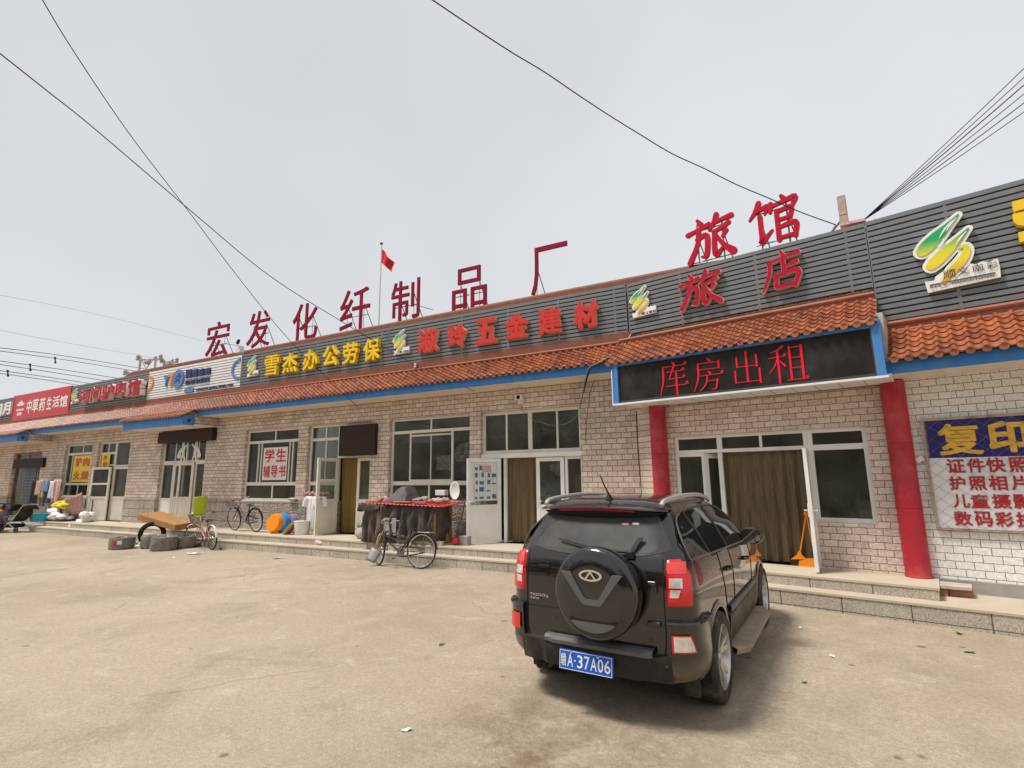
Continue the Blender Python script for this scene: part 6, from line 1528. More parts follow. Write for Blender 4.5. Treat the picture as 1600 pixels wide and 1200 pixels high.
garment('white short-sleeved shirt hanging by the bookshop door, left of the two', hx_-.13, .32, .86, 'cloth_white', 1)
garment('white shirt hanging nearest the open cream door leaf', hx_+.22, .30, .52, 'cloth_white', 2)
garment('grey striped trousers hanging under the white shirt', hx_+.16, .26, .98, 'cloth_grey', 3, False, 'trousers')

# ------------------------------------------------------------------ red-topped stall under tarpaulin, before the wide window
SXA = thing('covered_stall', 'low stall with red corrugated sheet top wrapped in grey-black tarpaulin', 'stall', (-7.90, 9.66, .355))
mat('sheet_red', (0.46, 0.028, 0.035), .45, var=.1, dirt=(.3, .08, .06), dscale=4, damt=.4)
mat('tarp_dark', (0.052, 0.046, 0.04), .6, var=.3, scale=5, dirt=(.16, .13, .10), dscale=3, damt=.7, bump=.012, bscale=9)
mat('tarp_brown', (0.10, 0.078, 0.062), .75, var=.25, dirt=(.2, .16, .12), dscale=3, damt=.5, bump=.01, bscale=9)
g = MB(); P = []
for i in range(81):
    x = -1.02+2.30*i/80; P.append([(x+.05*v, -.42+.78*v, .845+.05*v+.012*math.sin(x*2*math.pi/.11)-.03*(x/1.2)) for v in np.linspace(0, 1, 6)])
g.grid(P); q = g.build('sheet_top', 'sheet_red', SXA); q.modifiers.new('thick', 'SOLIDIFY').thickness = .004
for x, y in ((-.85, -.30), (.98, -.30), (-.85, .32), (.98, .32)): MB().box(x-.03, x+.03, y-.03, y+.03, 0, .80).build('leg', 'wood_brown', SXA)
def tarp(x0, x1, y, z0, z1, m, seed, amp=.05, folds=5):
    rnd = random.Random(seed); ph = [rnd.uniform(0, 6) for _ in range(6)]; g = MB(); P = []
    for j in range(15):
        v = j/14; row = []
        for i in range(61):
            u = i/60; x = x0+(x1-x0)*u
            d = amp*(.3+v)*(math.sin(u*folds*6.28+ph[0]+1.5*v)+.6*math.sin(u*folds*11+ph[1]-3*v)+.4*math.sin(v*9+u*14+ph[2]))
            row.append((x+.02*math.sin(v*7+ph[3]), y-d-.05*v, z1+(z0-z1)*v+.02*math.sin(u*17+ph[4])*v))
        P.append(row)
    g.grid(P); o = g.build('tarpaulin', m, SXA); o.modifiers.new('thick', 'SOLIDIFY').thickness = .006
tarp(-.35, 1.0, -.33, .10, .83, 'tarp_dark', 4); tarp(-.95, -.30, -.40, .01, .84, 'tarp_brown', 6, .045, 3)
g = MB(); P = []
for j in range(9):
    v = j/8; P.append([(.99+.03*math.sin(9*v+3*u), -.33+.62*u, .83-.74*v) for u in np.linspace(0, 1, 9)])
g.grid(P); g.build('tarpaulin', 'tarp_brown', SXA); g = MB(); P = []
for j in range(9):
    v = j/8; P.append([(-.93+.03*math.sin(9*v+3*u), -.40+.70*u, .83-.80*v) for u in np.linspace(0, 1, 9)])
g.grid(P); g.build('tarpaulin', 'tarp_brown', SXA)
g = MB(); P = []
for i in range(13):
    u = i/12; P.append([(-1.06+.62*u, -.46+.06*math.sin(u*9)-(0.03 if v > .5 else 0), .86-.17*v-.02*math.sin(u*12)*v) for v in (0, .3, .7, 1)])
g.grid(P); q = g.build('tarpaulin_flap', 'tarp_dark', SXA); q.modifiers.new('thick', 'SOLIDIFY').thickness = .008
g = MB(); g.box(-.42, .02, -.395, -.385, .18, .55); q = g.build('board', 'concrete_grey', SXA)
# things lying on the stall
OX, OY, OZ = -7.90, 9.66, 1.20
def onstall(name, label, cat, x, y, z=.03, rot=0): return thing(name, label, cat, (OX+x, OY+y, OZ+z+.05*(y+.42)/.78), rot)
mat('cover_grey', (0.15, 0.14, 0.145), .6, var=.2, bump=.004)
t = onstall('seat_cover', 'grey moulded cover with a raised hump lying on the red stall top', 'cover', -.28, .02, .015, R(-6))
g = MB(); P = []
for i in range(15):
    u = i/14; x = -.42+.86*u; hgt = .05+.29*max(0, min(1, (u-.15)/.55))**1.3; hgt = hgt if u < .93 else hgt*.55; w = .10+.10*min(1, u*1.6)
    P.append([(x, y*w, hgt*zz) for y, zz in ((-1.1, 0), (-1.05, .5), (-.85, .92), (-.4, 1), (0, .98), (.4, 1), (.85, .92), (1.05, .5), (1.1, 0))])
g.grid(P); g.add(P[-1], [tuple(range(9))]); g.build('cover', 'cover_grey', t, fix=False)
rnd = random.Random(21)
for lb, x, y, s in (('pile of pinkish gravel bags at the left end of the red stall top', -.68, .12, (.24, .13, .07)), ('pinkish rubble sack in the middle of the red stall top', .28, .08, (.22, .12, .07)), ('grey rubble heap at the right of the red stall top', .78, .02, (.28, .14, .06))):
    t = onstall('rubble_sack', lb, 'sack', x, y, .035); g = MB()
    for k in range(16): g.ball((rnd.uniform(-1, 1)*s[0], rnd.uniform(-1, 1)*s[1], rnd.uniform(.1, 1)*s[2]), .05, 0, 7, (1.3, 1, .65))
    g.build('sack', 'stone_pale', t)
for lb, x, y, w in (('thin grey plank on the left front of the stall top', -.80, -.25, .20), ('short grey plank at the front middle of the stall top', .10, -.28, .24), ('flat dark stone near the right front of the stall top', .62, -.30, .16)):
    t = onstall('flat_stone', lb, 'stone', x, y, .028); MB().box(-w, w, -.05, .07, 0, .03).build('slab', 'wood_brown' if w > .17 else 'steel_grey', t, bev=.008)
t = onstall('satellite_dish', 'small white satellite dish standing at the right end of the stall', 'dish', 1.12, .28, .0, R(-20))
g = MB(); P = []
for i in range(7):
    r_ = .19*i/6; P.append([(r_*math.cos(2*math.pi*k/28), -.05*(r_/.19)**2+.05, .24+r_*1.08*math.sin(2*math.pi*k/28)) for k in range(28)])
g.grid(P, 0, True, True); q = g.build('dish', 'white_plastic', t); q.modifiers.new('thick', 'SOLIDIFY').thickness = .006
g = MB(); g.tube([(0, .06, .24), (.0, .16, .14), (0, .22, 0)], .015, 6); g.tube([(0, .05, .06), (0, -.16, .02), (0, -.24, .26)], .008, 6); g.tube([(-.14, .2, .0), (.14, .2, .0)], .014, 6); g.build('mount', 'steel_rust', t)
t = onstall('white_box', 'small white box on a dark stand before the wide window', 'box', .72, .34, .0); MB().box(-.13, .13, -.08, .08, .13, .25).build('box', 'white_plastic', t, bev=.01); MB().box(-.10, .14, -.09, .09, 0, .128).build('stand', 'black_plastic', t, bev=.01)
# beside the stall
def leaf_plant(label, loc, n, h, spread, m, seed, name='potted_plant', pot=True, cat='plant', wl=.010):
    t = thing(name, label, cat, loc); rnd = random.Random(seed); g = MB()
    for k in range(n):
        a = rnd.uniform(0, 6.28); l = h*rnd.uniform(.6, 1.1); s = spread*rnd.uniform(.3, 1); pts = [(s*f**1.8*math.cos(a)+rnd.uniform(-.02, .02), s*f**1.8*math.sin(a)+rnd.uniform(-.02, .02), l*(f-.25*f*f*rnd.uniform(0, 1.2))) for f in (0, .35, .7, 1)]
        w = wl*rnd.uniform(.6, 1.2); q = Vector((-math.sin(a), math.cos(a), 0))
        g.grid([[tuple(Vector(p)-q*w*k2), tuple(Vector(p)+q*w*k2)] for p, k2 in zip(spline(pts, 3), np.r_[np.linspace(.6, 1, 5), np.linspace(1, .05, 5)])])
    g.build('leaves', m, t)
    if pot:
        g = MB(); g.lathe([(0, -.0), (.10, -.0), (.13, -.18) if False else (.13, .0)], n=16)
    return t
mat('leaf_green', (0.07, 0.13, 0.035), .6, var=.3); mat('twig_brown', (0.22, 0.15, 0.11), .9, var=.2); mat('leaf_dark', (0.03, 0.06, 0.022), .5, var=.3)
leaf_plant('tuft of thin green leaves growing by the rock at the bookshop door', (-9.62, 9.98, .36), 45, .40, .22, 'leaf_green', 2, 'grass_tuft')
leaf_plant('bundle of dry brown twigs standing behind the left end of the stall', (-9.0, 10.16, .75), 60, .85, .28, 'twig_brown', 5, 'twig_bundle', cat='twigs', wl=.004)
x, y = ground(563, 842, .355); t = thing('rock', 'pinkish rock lying at the left foot of the stall', 'rock', (x, y+.06, .355)); g = MB(); g.ball((0, 0, .13), .2, 0, 10, (1.0, .8, .72)); g.build('rock', 'stone_pale', t)
x, y = ground(703, 846, .355); t = thing('broom', 'straw broom standing head down at the right end of the stall', 'broom', (x, y-.22, .355), R(5)); g = MB(); g.tube([(0, .0, .30), (-.06, .05, .86)], .02, 8); g.build('handle', 'wood_brown', t); g = MB(); P = [[(w*math.cos(2*math.pi*k/16)+.02*(1-v), .4*w*math.sin(2*math.pi*k/16), .40*v) for k in range(16)] for v, w in ((0, .13), (.3, .11), (.7, .06), (1, .025))]; g.grid(P, 0, True, True)
mat('straw', (0.36, 0.24, 0.11), .9, var=.3, scale=20, stretch=(4, 4, .3), bump=.004); g.build('bristles', 'straw', t)
t = thing('broom', 'second straw broom leaning at the window behind the stall end', 'broom', (-6.72, 10.05, .355), R(5)); g = MB(); g.tube([(0, 0, .3), (.10, .1, .95)], .016, 8); g.build('handle', 'wood_brown', t); g = MB(); g.grid([[(w*math.cos(2*math.pi*k/16), .4*w*math.sin(2*math.pi*k/16), .36*v) for k in range(16)] for v, w in ((0, .12), (.4, .1), (1, .025))], 0, True, True); g.build('bristles', 'straw', t)
x, y = ground(709.5, 852, .355); t = thing('ball', 'shiny red ball on the upper step beside the white door', 'ball', (x, y+.05, .355)); g = MB(); g.ball((0, 0, .085), .085, 0, 24); g.build('ball', mat('ball_red', (0.62, 0.01, 0.03), .2, coat=1, var=.02), t)
x, y = ground(723, 852, .355); t = thing('concrete_block', 'small grey concrete block holding the open white door', 'block', (x, y+.08, .355), R(-4)); MB().box(-.12, .12, -.07, .07, 0, .19).build('block', 'concrete_grey', t, bev=.012)
t = thing('kerb_stones', 'row of old bricks laid along the foot of the stall', 'bricks', (-7.4, 9.42, .355)); g = MB()
for k in range(5): g.box(-.55+k*.25, -.32+k*.25, -.05, .05, 0, .085)
g.build('bricks', 'stone_pale', t, bev=.006)
t = thing('bag', 'crumpled dark and white bag between the brooms and the white door', 'bag', (-6.52, 9.98, .355)); g = MB()
for k in range(8): g.ball((random.uniform(-.1, .1), random.uniform(-.06, .06), .08+.05*k), .09, 0, 8, (1, .8, .8))
g.build('bag', mat('bag_mixed', (0.25, 0.24, 0.23), .6, var=.6, scale=7), t)

# ------------------------------------------------------------------ washing and bundles at the noodle shop
cl = [('cloth_check', 'pinkish patterned'), ('cloth_blue', 'blue'), ('cloth_white', 'white'), ('cloth_grey', 'dark grey'), ('letter_red', 'red')]
rx, ry = -26.1, 9.95
t = thing('drying_rack', 'folding drying rack before the noodle shop window, loaded with washing', 'drying rack', (rx, ry, .355)); g = MB()
for s in (-1, 1): g.tube([(-1.0, s*.28, 0), (1.0, -s*.05, 1.42)], .012, 6); g.tube([(1.0, s*.28, 0), (-1.0, -s*.05, 1.42)], .012, 6)
for k in range(4): g.tube([(-1.15, -.1+.07*k, 1.42), (1.15, -.1+.07*k, 1.42)], .009, 6)
g.build('rack', 'steel_grey', t)
mat('cloth_pink', (0.62, 0.36, 0.36), .9, var=.25, scale=18); mat('cloth_navy', (0.05, 0.07, 0.15), .9, var=.2); mat('cloth_black', (0.025, 0.024, 0.026), .9); mat('cloth_red', (0.45, 0.05, 0.05), .9, var=.2); mat('cloth_yellow', (0.62, 0.50, 0.06), .9, var=.2)
for k, (m, nm, x, w, h, yy) in enumerate((('cloth_black', 'black', -1.05, .62, .95, -.13), ('cloth_pink', 'pale pink checked', -.62, .44, .56, -.19), ('cloth_blue', 'light blue', -.05, .55, .46, -.20), ('cloth_navy', 'navy blue', .12, .62, .82, -.14), ('cloth_red', 'red', -.70, .72, .34, -.03), ('cloth_pink', 'rose towel-like', .92, .60, .88, -.18), ('cloth_white', 'white', .58, .34, .66, -.22), ('cloth_grey', 'grey', -.40, .50, .98, -.10), ('cloth_yellow', 'ochre', -.30, .4, .70, -.16))):
    t = thing('laundry', nm+' cloth drying on the rack before the noodle shop', 'clothes', (rx+x, ry+yy, 1.82+.03*(k % 3))); cloth('cloth', m, t, w, h, 2, .03, 30+k, n=18)
t = thing('pole', 'orange-red pole leaning at the foot of the drying rack', 'pole', (-25.0, 9.70, .36)); g = MB(); g.tube([(-.35, 0, 0), (.20, .1, 1.05)], .035, 8); g.build('pole', mat('pole_orange', (0.55, 0.16, 0.06), .6), t)
t = thing('basin', 'turquoise plastic tub at the end of the steps behind the pushchair', 'basin', (-24.95, 9.35, .36)); g = MB(); g.lathe([(0, 0), (.30, 0), (.38, .26), (.41, .27), (.37, .25), (.30, .05), (0, .05)], n=28); g.build('tub', 'cyan_plastic', t)
rnd = random.Random(77)
mat('sheet_quilt', (0.40, 0.25, 0.22), .9, var=.4, scale=16, bump=.01); 
for lb, m, x, y, z, s in (('white bundled bedding heaped on the steps by the noodle shop door', 'cloth_white', -24.2, 9.66, .52, (.50, .22, .30)), ('grey bundle under the bedding heap', 'cloth_grey', -24.7, 9.85, .45, (.42, .24, .3)), ('yellow patterned cloth on top of the bedding heap', 'cloth_yellow', -24.15, 9.75, .92, (.40, .18, .16)), ('pale sack slumped beside the noodle shop door leaf', 'paper_white', -22.75, 9.80, .42, (.28, .16, .26))):
    t = thing('bundle', lb, 'bundle', (x, y, z-.06)); g = MB()
    for k in range(22): g.ball((rnd.uniform(-1, 1)*s[0], rnd.uniform(-1, 1)*s[1], rnd.uniform(0, 1)*s[2]), rnd.uniform(.09, .17), 0, 9, (rnd.uniform(.9, 1.6), 1, rnd.uniform(.5, .9)))
    q = g.build('cloth', m, t); dm = q.modifiers.new('crumple', 'DISPLACE'); tx = bpy.data.textures.get('crumple') or bpy.data.textures.new('crumple', 'CLOUDS'); tx.noise_scale = .12; dm.texture = tx; dm.strength = .09
t = thing('quilt_chair', 'chair draped with a rose-brown quilt leaning at the noodle shop door', 'chair', (-23.45, 9.90, .36), R(10)); g = MB(); P = []
for i in range(13):
    u = i/12; P.append([(-.45+.9*u+.05*math.sin(9*v), -.32+.2*v+.03*math.sin(12*u), 1.02-.22*(1-u)-.72*v*(.8+.2*u)+.02*math.sin(20*u)) for v in np.linspace(0, 1, 9)])
g.grid(P); q = g.build('quilt', 'sheet_quilt', t); q.modifiers.new('thick', 'SOLIDIFY').thickness = .02
for x_, y_ in ((-.35, -.1), (.38, -.1), (-.35, .15), (.38, .15)): MB().tube([(x_, y_, 0), (x_, y_, .75)], .02, 6).build('leg', 'black_plastic', t)
t = thing('low_table', 'low grey stone bench before the noodle shop window', 'bench', (-24.9, 10.05, .355)); g = MB(); g.box(-.7, .6, -.15, .15, .30, .38); g.box(-.6, -.4, -.12, .12, 0, .299); g.box(.3, .5, -.12, .12, 0, .299); g.build('bench', 'stone_pale', t, bev=.01)

# ------------------------------------------------------------------ stock seen through the glass of the hardware shop
def inside(name, label, cat, px, py, y, builder):
    u, z = FM.at(px, py, y); t = thing(name, label, cat, (u, y, z), frame=FM); builder(t)
mat('foil_white', (0.42, 0.43, 0.42), .5, var=.5, scale=12, bump=.02, bscale=14); mat('pack_blue', (0.05, 0.10, 0.33), .4, var=.1)
def lump(t, s, m, n=14, seed=1):
    g = MB(); r_ = random.Random(seed)
    for k in range(n): g.ball((r_.uniform(-1, 1)*s[0], r_.uniform(-1, 1)*s[1], r_.uniform(-1, 1)*s[2]), .11, 0, 8)
    g.build('pack', m, t)
inside('wrapped_stock', 'white plastic-wrapped goods behind the right pane of the wide window', 'goods', 727, 706, .42, lambda t: lump(t, (.28, .12, .16), 'foil_white'))
inside('wrapped_stock', 'white box behind the middle pane of the wide window', 'goods', 697, 722, .45, lambda t: MB().box(-.22, .2, -.1, .1, -.2, .16).build('pack', 'foil_white', t))
inside('wrapped_stock', 'blue pack beneath the white goods in the wide window', 'goods', 726, 736, .40, lambda t: MB().obox((0, 0, 0), (.32, 0, .10), (0, .1, 0), (-.04, 0, .11)).build('pack', 'pack_blue', t))
inside('wrapped_stock', 'long blue and white pack behind the glass door of the hardware shop', 'goods', 866, 770, .36, lambda t: MB().obox((0, 0, 0), (.30, 0, -.26), (0, .05, 0), (.05, 0, .07)).build('pack', 'pack_blue', t))
inside('wrapped_stock', 'crumpled white wrapping low behind the hardware shop door glass', 'goods', 853, 783, .40, lambda t: lump(t, (.16, .1, .22), 'foil_white', 12, 4))
inside('wrapped_stock', 'white bag hanging high behind the hardware shop door glass', 'goods', 872, 733, .42, lambda t: lump(t, (.12, .1, .14), 'foil_white', 8, 6))
inside('carton', 'brown carton low behind the left pane of the wide window', 'carton', 655, 773, .5, lambda t: MB().box(-.45, .35, -.2, .2, -.2, .12).build('box', 'carton_brown', t))
inside('wood_stack', 'bundle of wooden slats standing behind the side light', 'wood', 906, 770, .30, lambda t: [MB().box(-.10+.035*k, -.075+.035*k, -.03, .03, -1.0, .35+.03*(k % 3)).build('slat', 'wood_brown', t) for k in range(6)])
u, z = FH.at(1340, 790, .4)
t = leaf_plant('leafy spider plant standing inside the hotel window', FH.w(u, .45, .95), 70, .62, .5, 'leaf_dark', 8, wl=.014)
# ------------------------------------------------------------------ overhead cables
def cable(label, pts, r=.008, m='cable_black', group=None, name='cable'):
    a = Vector(pts[0]); t = thing(name, label, 'cable', a, group=group)
    MB().tube([Vector(p)-a for p in pts], r, 5).build('wire', m, t); return t
def through(px, fr, y, pts_dist):
    return None
def path(pix, d0, d1, end=None, ext=0):
    """cable through sighted points, distance running from d0 to d1 along it"""
    n = len(pix); P = [along(px, py, d0+(d1-d0)*(i/(n-1))) for i, (px, py) in enumerate(pix)]
    if end is not None: P[-1] = Vector(end)
    Q = [Vector(p) for p in spline(P, 8)]
    if ext < 0: Q.insert(0, Q[0]+(Q[0]-Q[1]).normalized()*abs(ext))       # the cable runs on to poles out of view
    if ext > 0: Q.append(Q[-1]+(Q[-1]-Q[-2]).normalized()*ext)
    return Q
e = FM.w(FM.at(560, 637, -.76)[0], -.76, FM.at(560, 637, -.76)[1])
D = e.length
cable('thin black cable sagging from the top left corner down to the blue fascia', path([(52, -25), (110, 72), (200, 206), (290, 324), (380, 443), (462, 542), (560, 637)], 9.5, (e-Vector((0, 0, CAM_H))).length, e, -22), .0068, group='overhead cables')
e = FM.w(FM.at(649, 571, -.46)[0], -.46, FM.at(649, 571, -.46)[1])
cable('black cable from the left picture edge to the white insulator under the red-lettered sign', path([(-40, 52), (75, 143), (150, 203), (300, 331), (420, 430), (530, 500), (649, 571)], 9, (e-Vector((0, 0, CAM_H))).length, e, -22), .0078, group='overhead cables')
e2 = FM.w(FM.at(742, 611, -.77)[0], -.77, FM.at(742, 611, -.77)[1])
cable('short black drop cable from the white insulator to the eave', [e, e.lerp(e2, .5)+Vector((0, -.05, -.03)), e2], .007, group='overhead cables')
t = thing('insulator', 'small white insulator under the grey sign board', 'insulator', e); g = MB(); g.lathe([(0, -.05), (.03, -.05), (.035, -.02), (.02, 0), (.035, .02), (.03, .05), (0, .05)], n=12); g.tube([(0, .02, .0), (0, .12, .10)], .01, 6); g.build('insulator', 'letter_white', t)
pk = FH.w(FH.at(1308, 352, .6)[0], .6, FH.at(1308, 352, .6)[1])
cable('wavy black cable from the top edge down to the steel post on the roof', path([(640, -25), (676, 0), (740, 43), (800, 82), (850, 112), (900, 146), (950, 179), (1000, 210), (1050, 240), (1100, 263), (1150, 288), (1200, 309), (1250, 331), (1308, 350)], 8.5, (pk-Vector((0, 0, CAM_H))).length, pk, -22), .0092, group='overhead cables')
q = FH.w(FH.at(1347, 346, -.1)[0], -.1, FH.at(1347, 346, -.1)[1])
for i, (y_, lb, r_) in enumerate(((98, 'topmost', .006), (112, 'second from the top', .006), (124, 'third from the top', .008), (138, 'fourth from the top', .006), (152, 'lowest but one', .007), (166, 'lowest', .006))):
    cable(lb+' black cable of the bundle fanning to the right edge', path([(1347, 346)]+[(1347+293*f, 346+((y_+8-.158*(346-y_-8))-346)*f+9*f*(1-f)) for f in (.33, .66, 1)], (q-Vector((0, 0, CAM_H))).length, 10.5, None, 18), r_, group='cable bundle at the right')
# far power lines
for i, (a, b, c, lb) in enumerate((((-30, 540), (100, 556), (230, 577), 'upper line of the top pair'), ((-30, 544.5), (100, 562), (230, 583), 'lower line of the top pair'), ((-30, 560), (90, 576.5), (215, 596), 'upper line of the middle pair'), ((-30, 565), (90, 583), (215, 603), 'lower line of the middle pair'), ((-30, 575), (80, 590), (170, 604), 'upper line of the lowest pair'), ((-30, 579), (80, 595), (170, 610), 'lower line of the lowest pair'), ((-30, 455), (160, 493), (345, 540), 'single thin line crossing to the rooftop characters'), ((-30, 510), (100, 535), (240, 559), 'single thin line reaching the pylon'))):
    cable('distant power line at the left, '+lb, path([a, b, c], 55, 75, None, -60), .028 if i < 6 else .012, 'steel_grey' if i > 5 else 'cable_black', 'distant power lines')
for i, (a, b) in enumerate((((86, 560.5), (86.5, 566)), ((47, 571), (47.5, 578)), ((12, 581), (12.5, 586.5)))):
    p0, p1 = along(a[0], a[1]-1.5, 58), along(b[0], b[1]+0.5, 58); t = thing('line_spacer', ['spacer clamp on the top pair of distant power lines', 'spacer clamp on the middle pair of distant power lines', 'spacer clamp on the lowest pair of distant power lines'][i], 'clamp', p0); g = MB(); g.tube([(0, 0, 0), tuple(p1-p0)], .05, 6); g.ball((0, 0, 0), .09, 0, 8); g.ball(tuple(p1-p0), .09, 0, 8); g.build('clamp', 'cable_black', t)
# lattice transformer poles rising behind the roof
def pole_top(px, py0, py1, dist, wd, label, full=True):
    c = along(px, py1+6, dist); top = along(px, py0, dist).z; H = top-c.z
    t = thing('transformer_pole', label, 'power pole', (c.x, c.y, 0), CAM_A-R(90)); z0 = c.z-.8; z1 = top; g = MB()
    for s in (-1, 1): g.tube([(s*wd, 0, 0), (s*wd, 0, z1)], .10, 8)
    if full:
        g.tube([(-wd, -.1, z0), (wd, -.1, z1)], .05, 5); g.tube([(wd, -.14, z0), (-wd, -.14, z1)], .05, 5)
    g.build('poles', 'stone_pale', t)
    g = MB(); g.box(-wd-.4, wd+.5, -.12, .12, z1-.36, z1-.24); g.build('crossarm', 'stone_pale', t)
    g = MB()
    for k in range(2): g.lathe([(0, 0), (.12, 0), (.2, .1), (.12, .22), (.2, .32), (.1, .5), (0, .52)], c=(-wd-.25+k*(2*wd+.7), 0, z1-.3), n=10)
    g.ball((0, 0, z1-.55), .34, 0, 10, (1, .8, .8)); g.build('insulator', 'concrete_grey', t)
pole_top(229, 556, 577, 62, .75, 'white-braced transformer pole rising behind the roof, left of the pair')
pole_top(261, 561, 577, 66, .45, 'smaller pole head rising behind the roof, right of the pair', False)
a, b = along(243, 558, 63), along(272, 561, 66); cable('line sagging between the two distant pole heads', sag(a, b, .4, 10), .03, group='distant power lines')
pole_top(203, 580, 588, 64, .3, 'lowest pole head just showing at the left end of the roof capping', False)

# flagpole with red flag behind the roof
fy = 2.5
fx, fz = FM.at(596, 382, fy); t = thing('flagpole', 'white flagpole with a limp red flag rising behind the roof characters', 'flagpole', (fx, fy, 0), frame=FM)
MB().tube([(0, 0, 0), (0, 0, fz)], [.045, .03], 10).build('pole', 'trim_white', t); g = MB(); g.ball((0, 0, fz+.03), .055, 0, 10); g.build('finial', 'dark_plastic', t)
z1 = FM.at(597, 389, fy)[1]; z0 = FM.at(597, 434, fy)[1]; x1 = FM.at(614, 430, fy)[0]-fx
mat('flag_red', (0.58, 0.01, 0.012), .7, var=.15, scale=4)
g = MB(); P = []
for i in range(15):
    u = i/14; P.append([(.03+x1*u, .07*math.sin(u*9+v*2.5)*(.3+u), z1-(z1-z0)*(.60*u+.48*v*(1-.25*u))+.02*math.sin(6*v+8*u)) for v in np.linspace(0, 1, 10)])
g.grid(P); q = g.build('flag', 'flag_red', t)

# steel post with braces on the hotel roof
u, z = FH.at(1314, 308, .6); ub, zb_ = FH.at(1319, 352, .6)
t = thing('roof_post', 'rusty white square steel post braced on the roof beside the crimson characters', 'post', (u, .6, 4.1), frame=FH)
g = MB(); g.box(-.06, .06, -.06, .06, 0, z-4.1); g.box(-.05, .05, -.068, -.061, z-4.45, z-4.2); g.build('post', 'steel_rust', t)
g = MB(); g.tube([(-.05, .0, z-4.1-.42), (-1.05, .0, z-4.1-1.45)], .025, 6); g.tube([(-.05, .1, z-4.1-.9), (-.5, .1, z-4.1-1.5)], .018, 6); g.build('brace', 'steel_grey', t)
t = thing('fallen_sheet', 'strip of faded red sheet on the sign top at the foot of the steel post', 'sheet', (FH.at(1333, 351, 0)[0], .0, FH.at(1333, 351, 0)[1]), frame=FH); g = MB(); g.obox((0, 0, 0), (.17, 0, -.01), (0, .12, 0), (0, 0, .022)); g.build('sheet', 'cloth_pink', t)

# lamp / camera on the wall over the hardware shop, its wire, cables over the eave
u, z = FM.at(811, 624, -.1); t = thing('wall_lamp', 'small white spotlight on the brick wall over the hardware shop window', 'lamp', (u, 0, z), frame=FM)
g = MB(); g.box(-.07, .07, -.04, -.002, -.10, .08); g.tube([(0, -.04, -.02), (.02, -.14, -.0)], .018, 6); g.obox((.04, -.17, .03), (.09, 0, 0), (0, .05, .0), (0, 0, .06)); g.build('housing', 'white_plastic', t); g = MB(); g.lathe([(0, -.225), (.045, -.225), (.05, -.21)], c=(.04, 0, .03), axis='y', n=14); g.build('lens', 'gap_black', t)
p = [FM.w(*(lambda uz: (uz[0], -.03, uz[1]))(FM.at(px, py, -.03))) for px, py in ((812, 632), (820, 645), (835, 657), (843, 659), (860, 664), (872, 664.5), (884, 662), (897, 654), (903, 645), (908, 628))]
cable('thin pale wire looping across the hardware shop window from the spotlight', spline(p, 5), .005, 'steel_grey', 'wires on the wall')
for i, dx in enumerate((0, 3.2, 6.5)):
    A_ = [(FM, 986+dx, 522, -.45), (FM, 975+dx*.8, 540, -.60), (FM, 958+dx*.6, 553+i*1.5, -.75), (FM, 938+dx*.5, 565+i*1.2, -.88), (FM, 921+dx*.5, 574+i, -.90), (FM, 916+dx*.4, 588, -.84), (FM, 913+dx*.3, 602, -.45), (FM, 910, 618, -.03), (FM, 907, 632, -.02)]
    cable(['grey cable draped over the eave tiles left of the canopy, outermost', 'dark cable draped over the eave tiles left of the canopy, in the middle', 'dark cable draped over the eave tiles left of the canopy, innermost'][i], spline([f.w(f.at(px, py, y)[0], y, f.at(px, py, y)[1]) for f, px, py, y in A_], 5), .009, 'steel_grey' if i == 0 else 'cable_black', 'cables draped over the eave')
p = [FM.w(*(lambda uz: (uz[0], -.01, uz[1]))(FM.at(px, py, -.01))) for px, py in ((994.5, 642), (996, 690), (1000, 740), (1003, 775))]
cable('thin dark cable running down the brick corner left of the red column', p, .007, group='wires on the wall')
p = [FM.w(*(lambda uz: (uz[0], -.01, uz[1]))(FM.at(px, py, -.01))) for px, py in ((931, 590), (925, 604), (921, 622), (917, 650), (915, 690))]
cable('thin dark cable down the brick wall right of the hardware shop window', spline(p, 4), .004, group='wires on the wall')

# pair of small posts with a camera at the left end of the capping, little bracket at the express board
u, z = FM.at(375, 546, -.2); t = thing('junction_box', 'small pale junction box with a black camera above the white sign board', 'box', (u, -.2, z), frame=FM); g = MB(); g.box(-.13, .10, -.08, .08, -.12, .10); g.build('box', 'white_plastic', t, bev=.01); g = MB(); g.tube([(.0, -.10, .18), (.14, -.16, .24)], .05, 8); g.build('camera', 'gap_black', t)

# ------------------------------------------------------------------ litter and leaves
def scrap(name, label, px, py, w, m, seed, z=.0, grp=None, cat='litter'):
    x, y = ground(px, py, z); rnd = random.Random(seed)
    t = thing(name, label, cat, (x, y, gz(x, y)+z+.004), rnd.uniform(0, 6.28), grp); g = MB(); n = 9; c = []
    for k in range(n):
        a = 2*math.pi*k/n; q = w*rnd.uniform(.55, 1); c.append((q*math.cos(a), q*.6*math.sin(a), rnd.uniform(0, .25)*w))
    g.add([(0, 0, .06*w)]+c, [(0, k+1, (k+1) % n+1) for k in range(n)], 0, True); g.build('sheet', m, t)
scrap('paper_scrap', 'white paper scrap on the ground before the pink bicycle', 301, 866, .20, 'paper_white', 1)
scrap('paper_scrap', 'tiny white scrap on the ground left of the pink bicycle', 271, 872, .07, 'paper_white', 2)
scrap('paper_scrap', 'pale strip of paper on the ground before the bookshop steps', 433, 873, .14, 'paper_white', 3)
scrap('paper_scrap', 'small white scrap on the ground left of the wrapped tyres', 150, 839.5, .06, 'paper_white', 4)
scrap('paper_scrap', 'pale flat scrap lying in the middle of the open foreground', 636, 1141, .05, 'paper_white', 5)
scrap('paper_scrap', 'white tissue on the ground between car and steps', 1300, 1021, .05, 'paper_white', 6)
scrap('paper_scrap', 'white tissue on the ground right of the car', 1250, 977, .04, 'paper_white', 7)
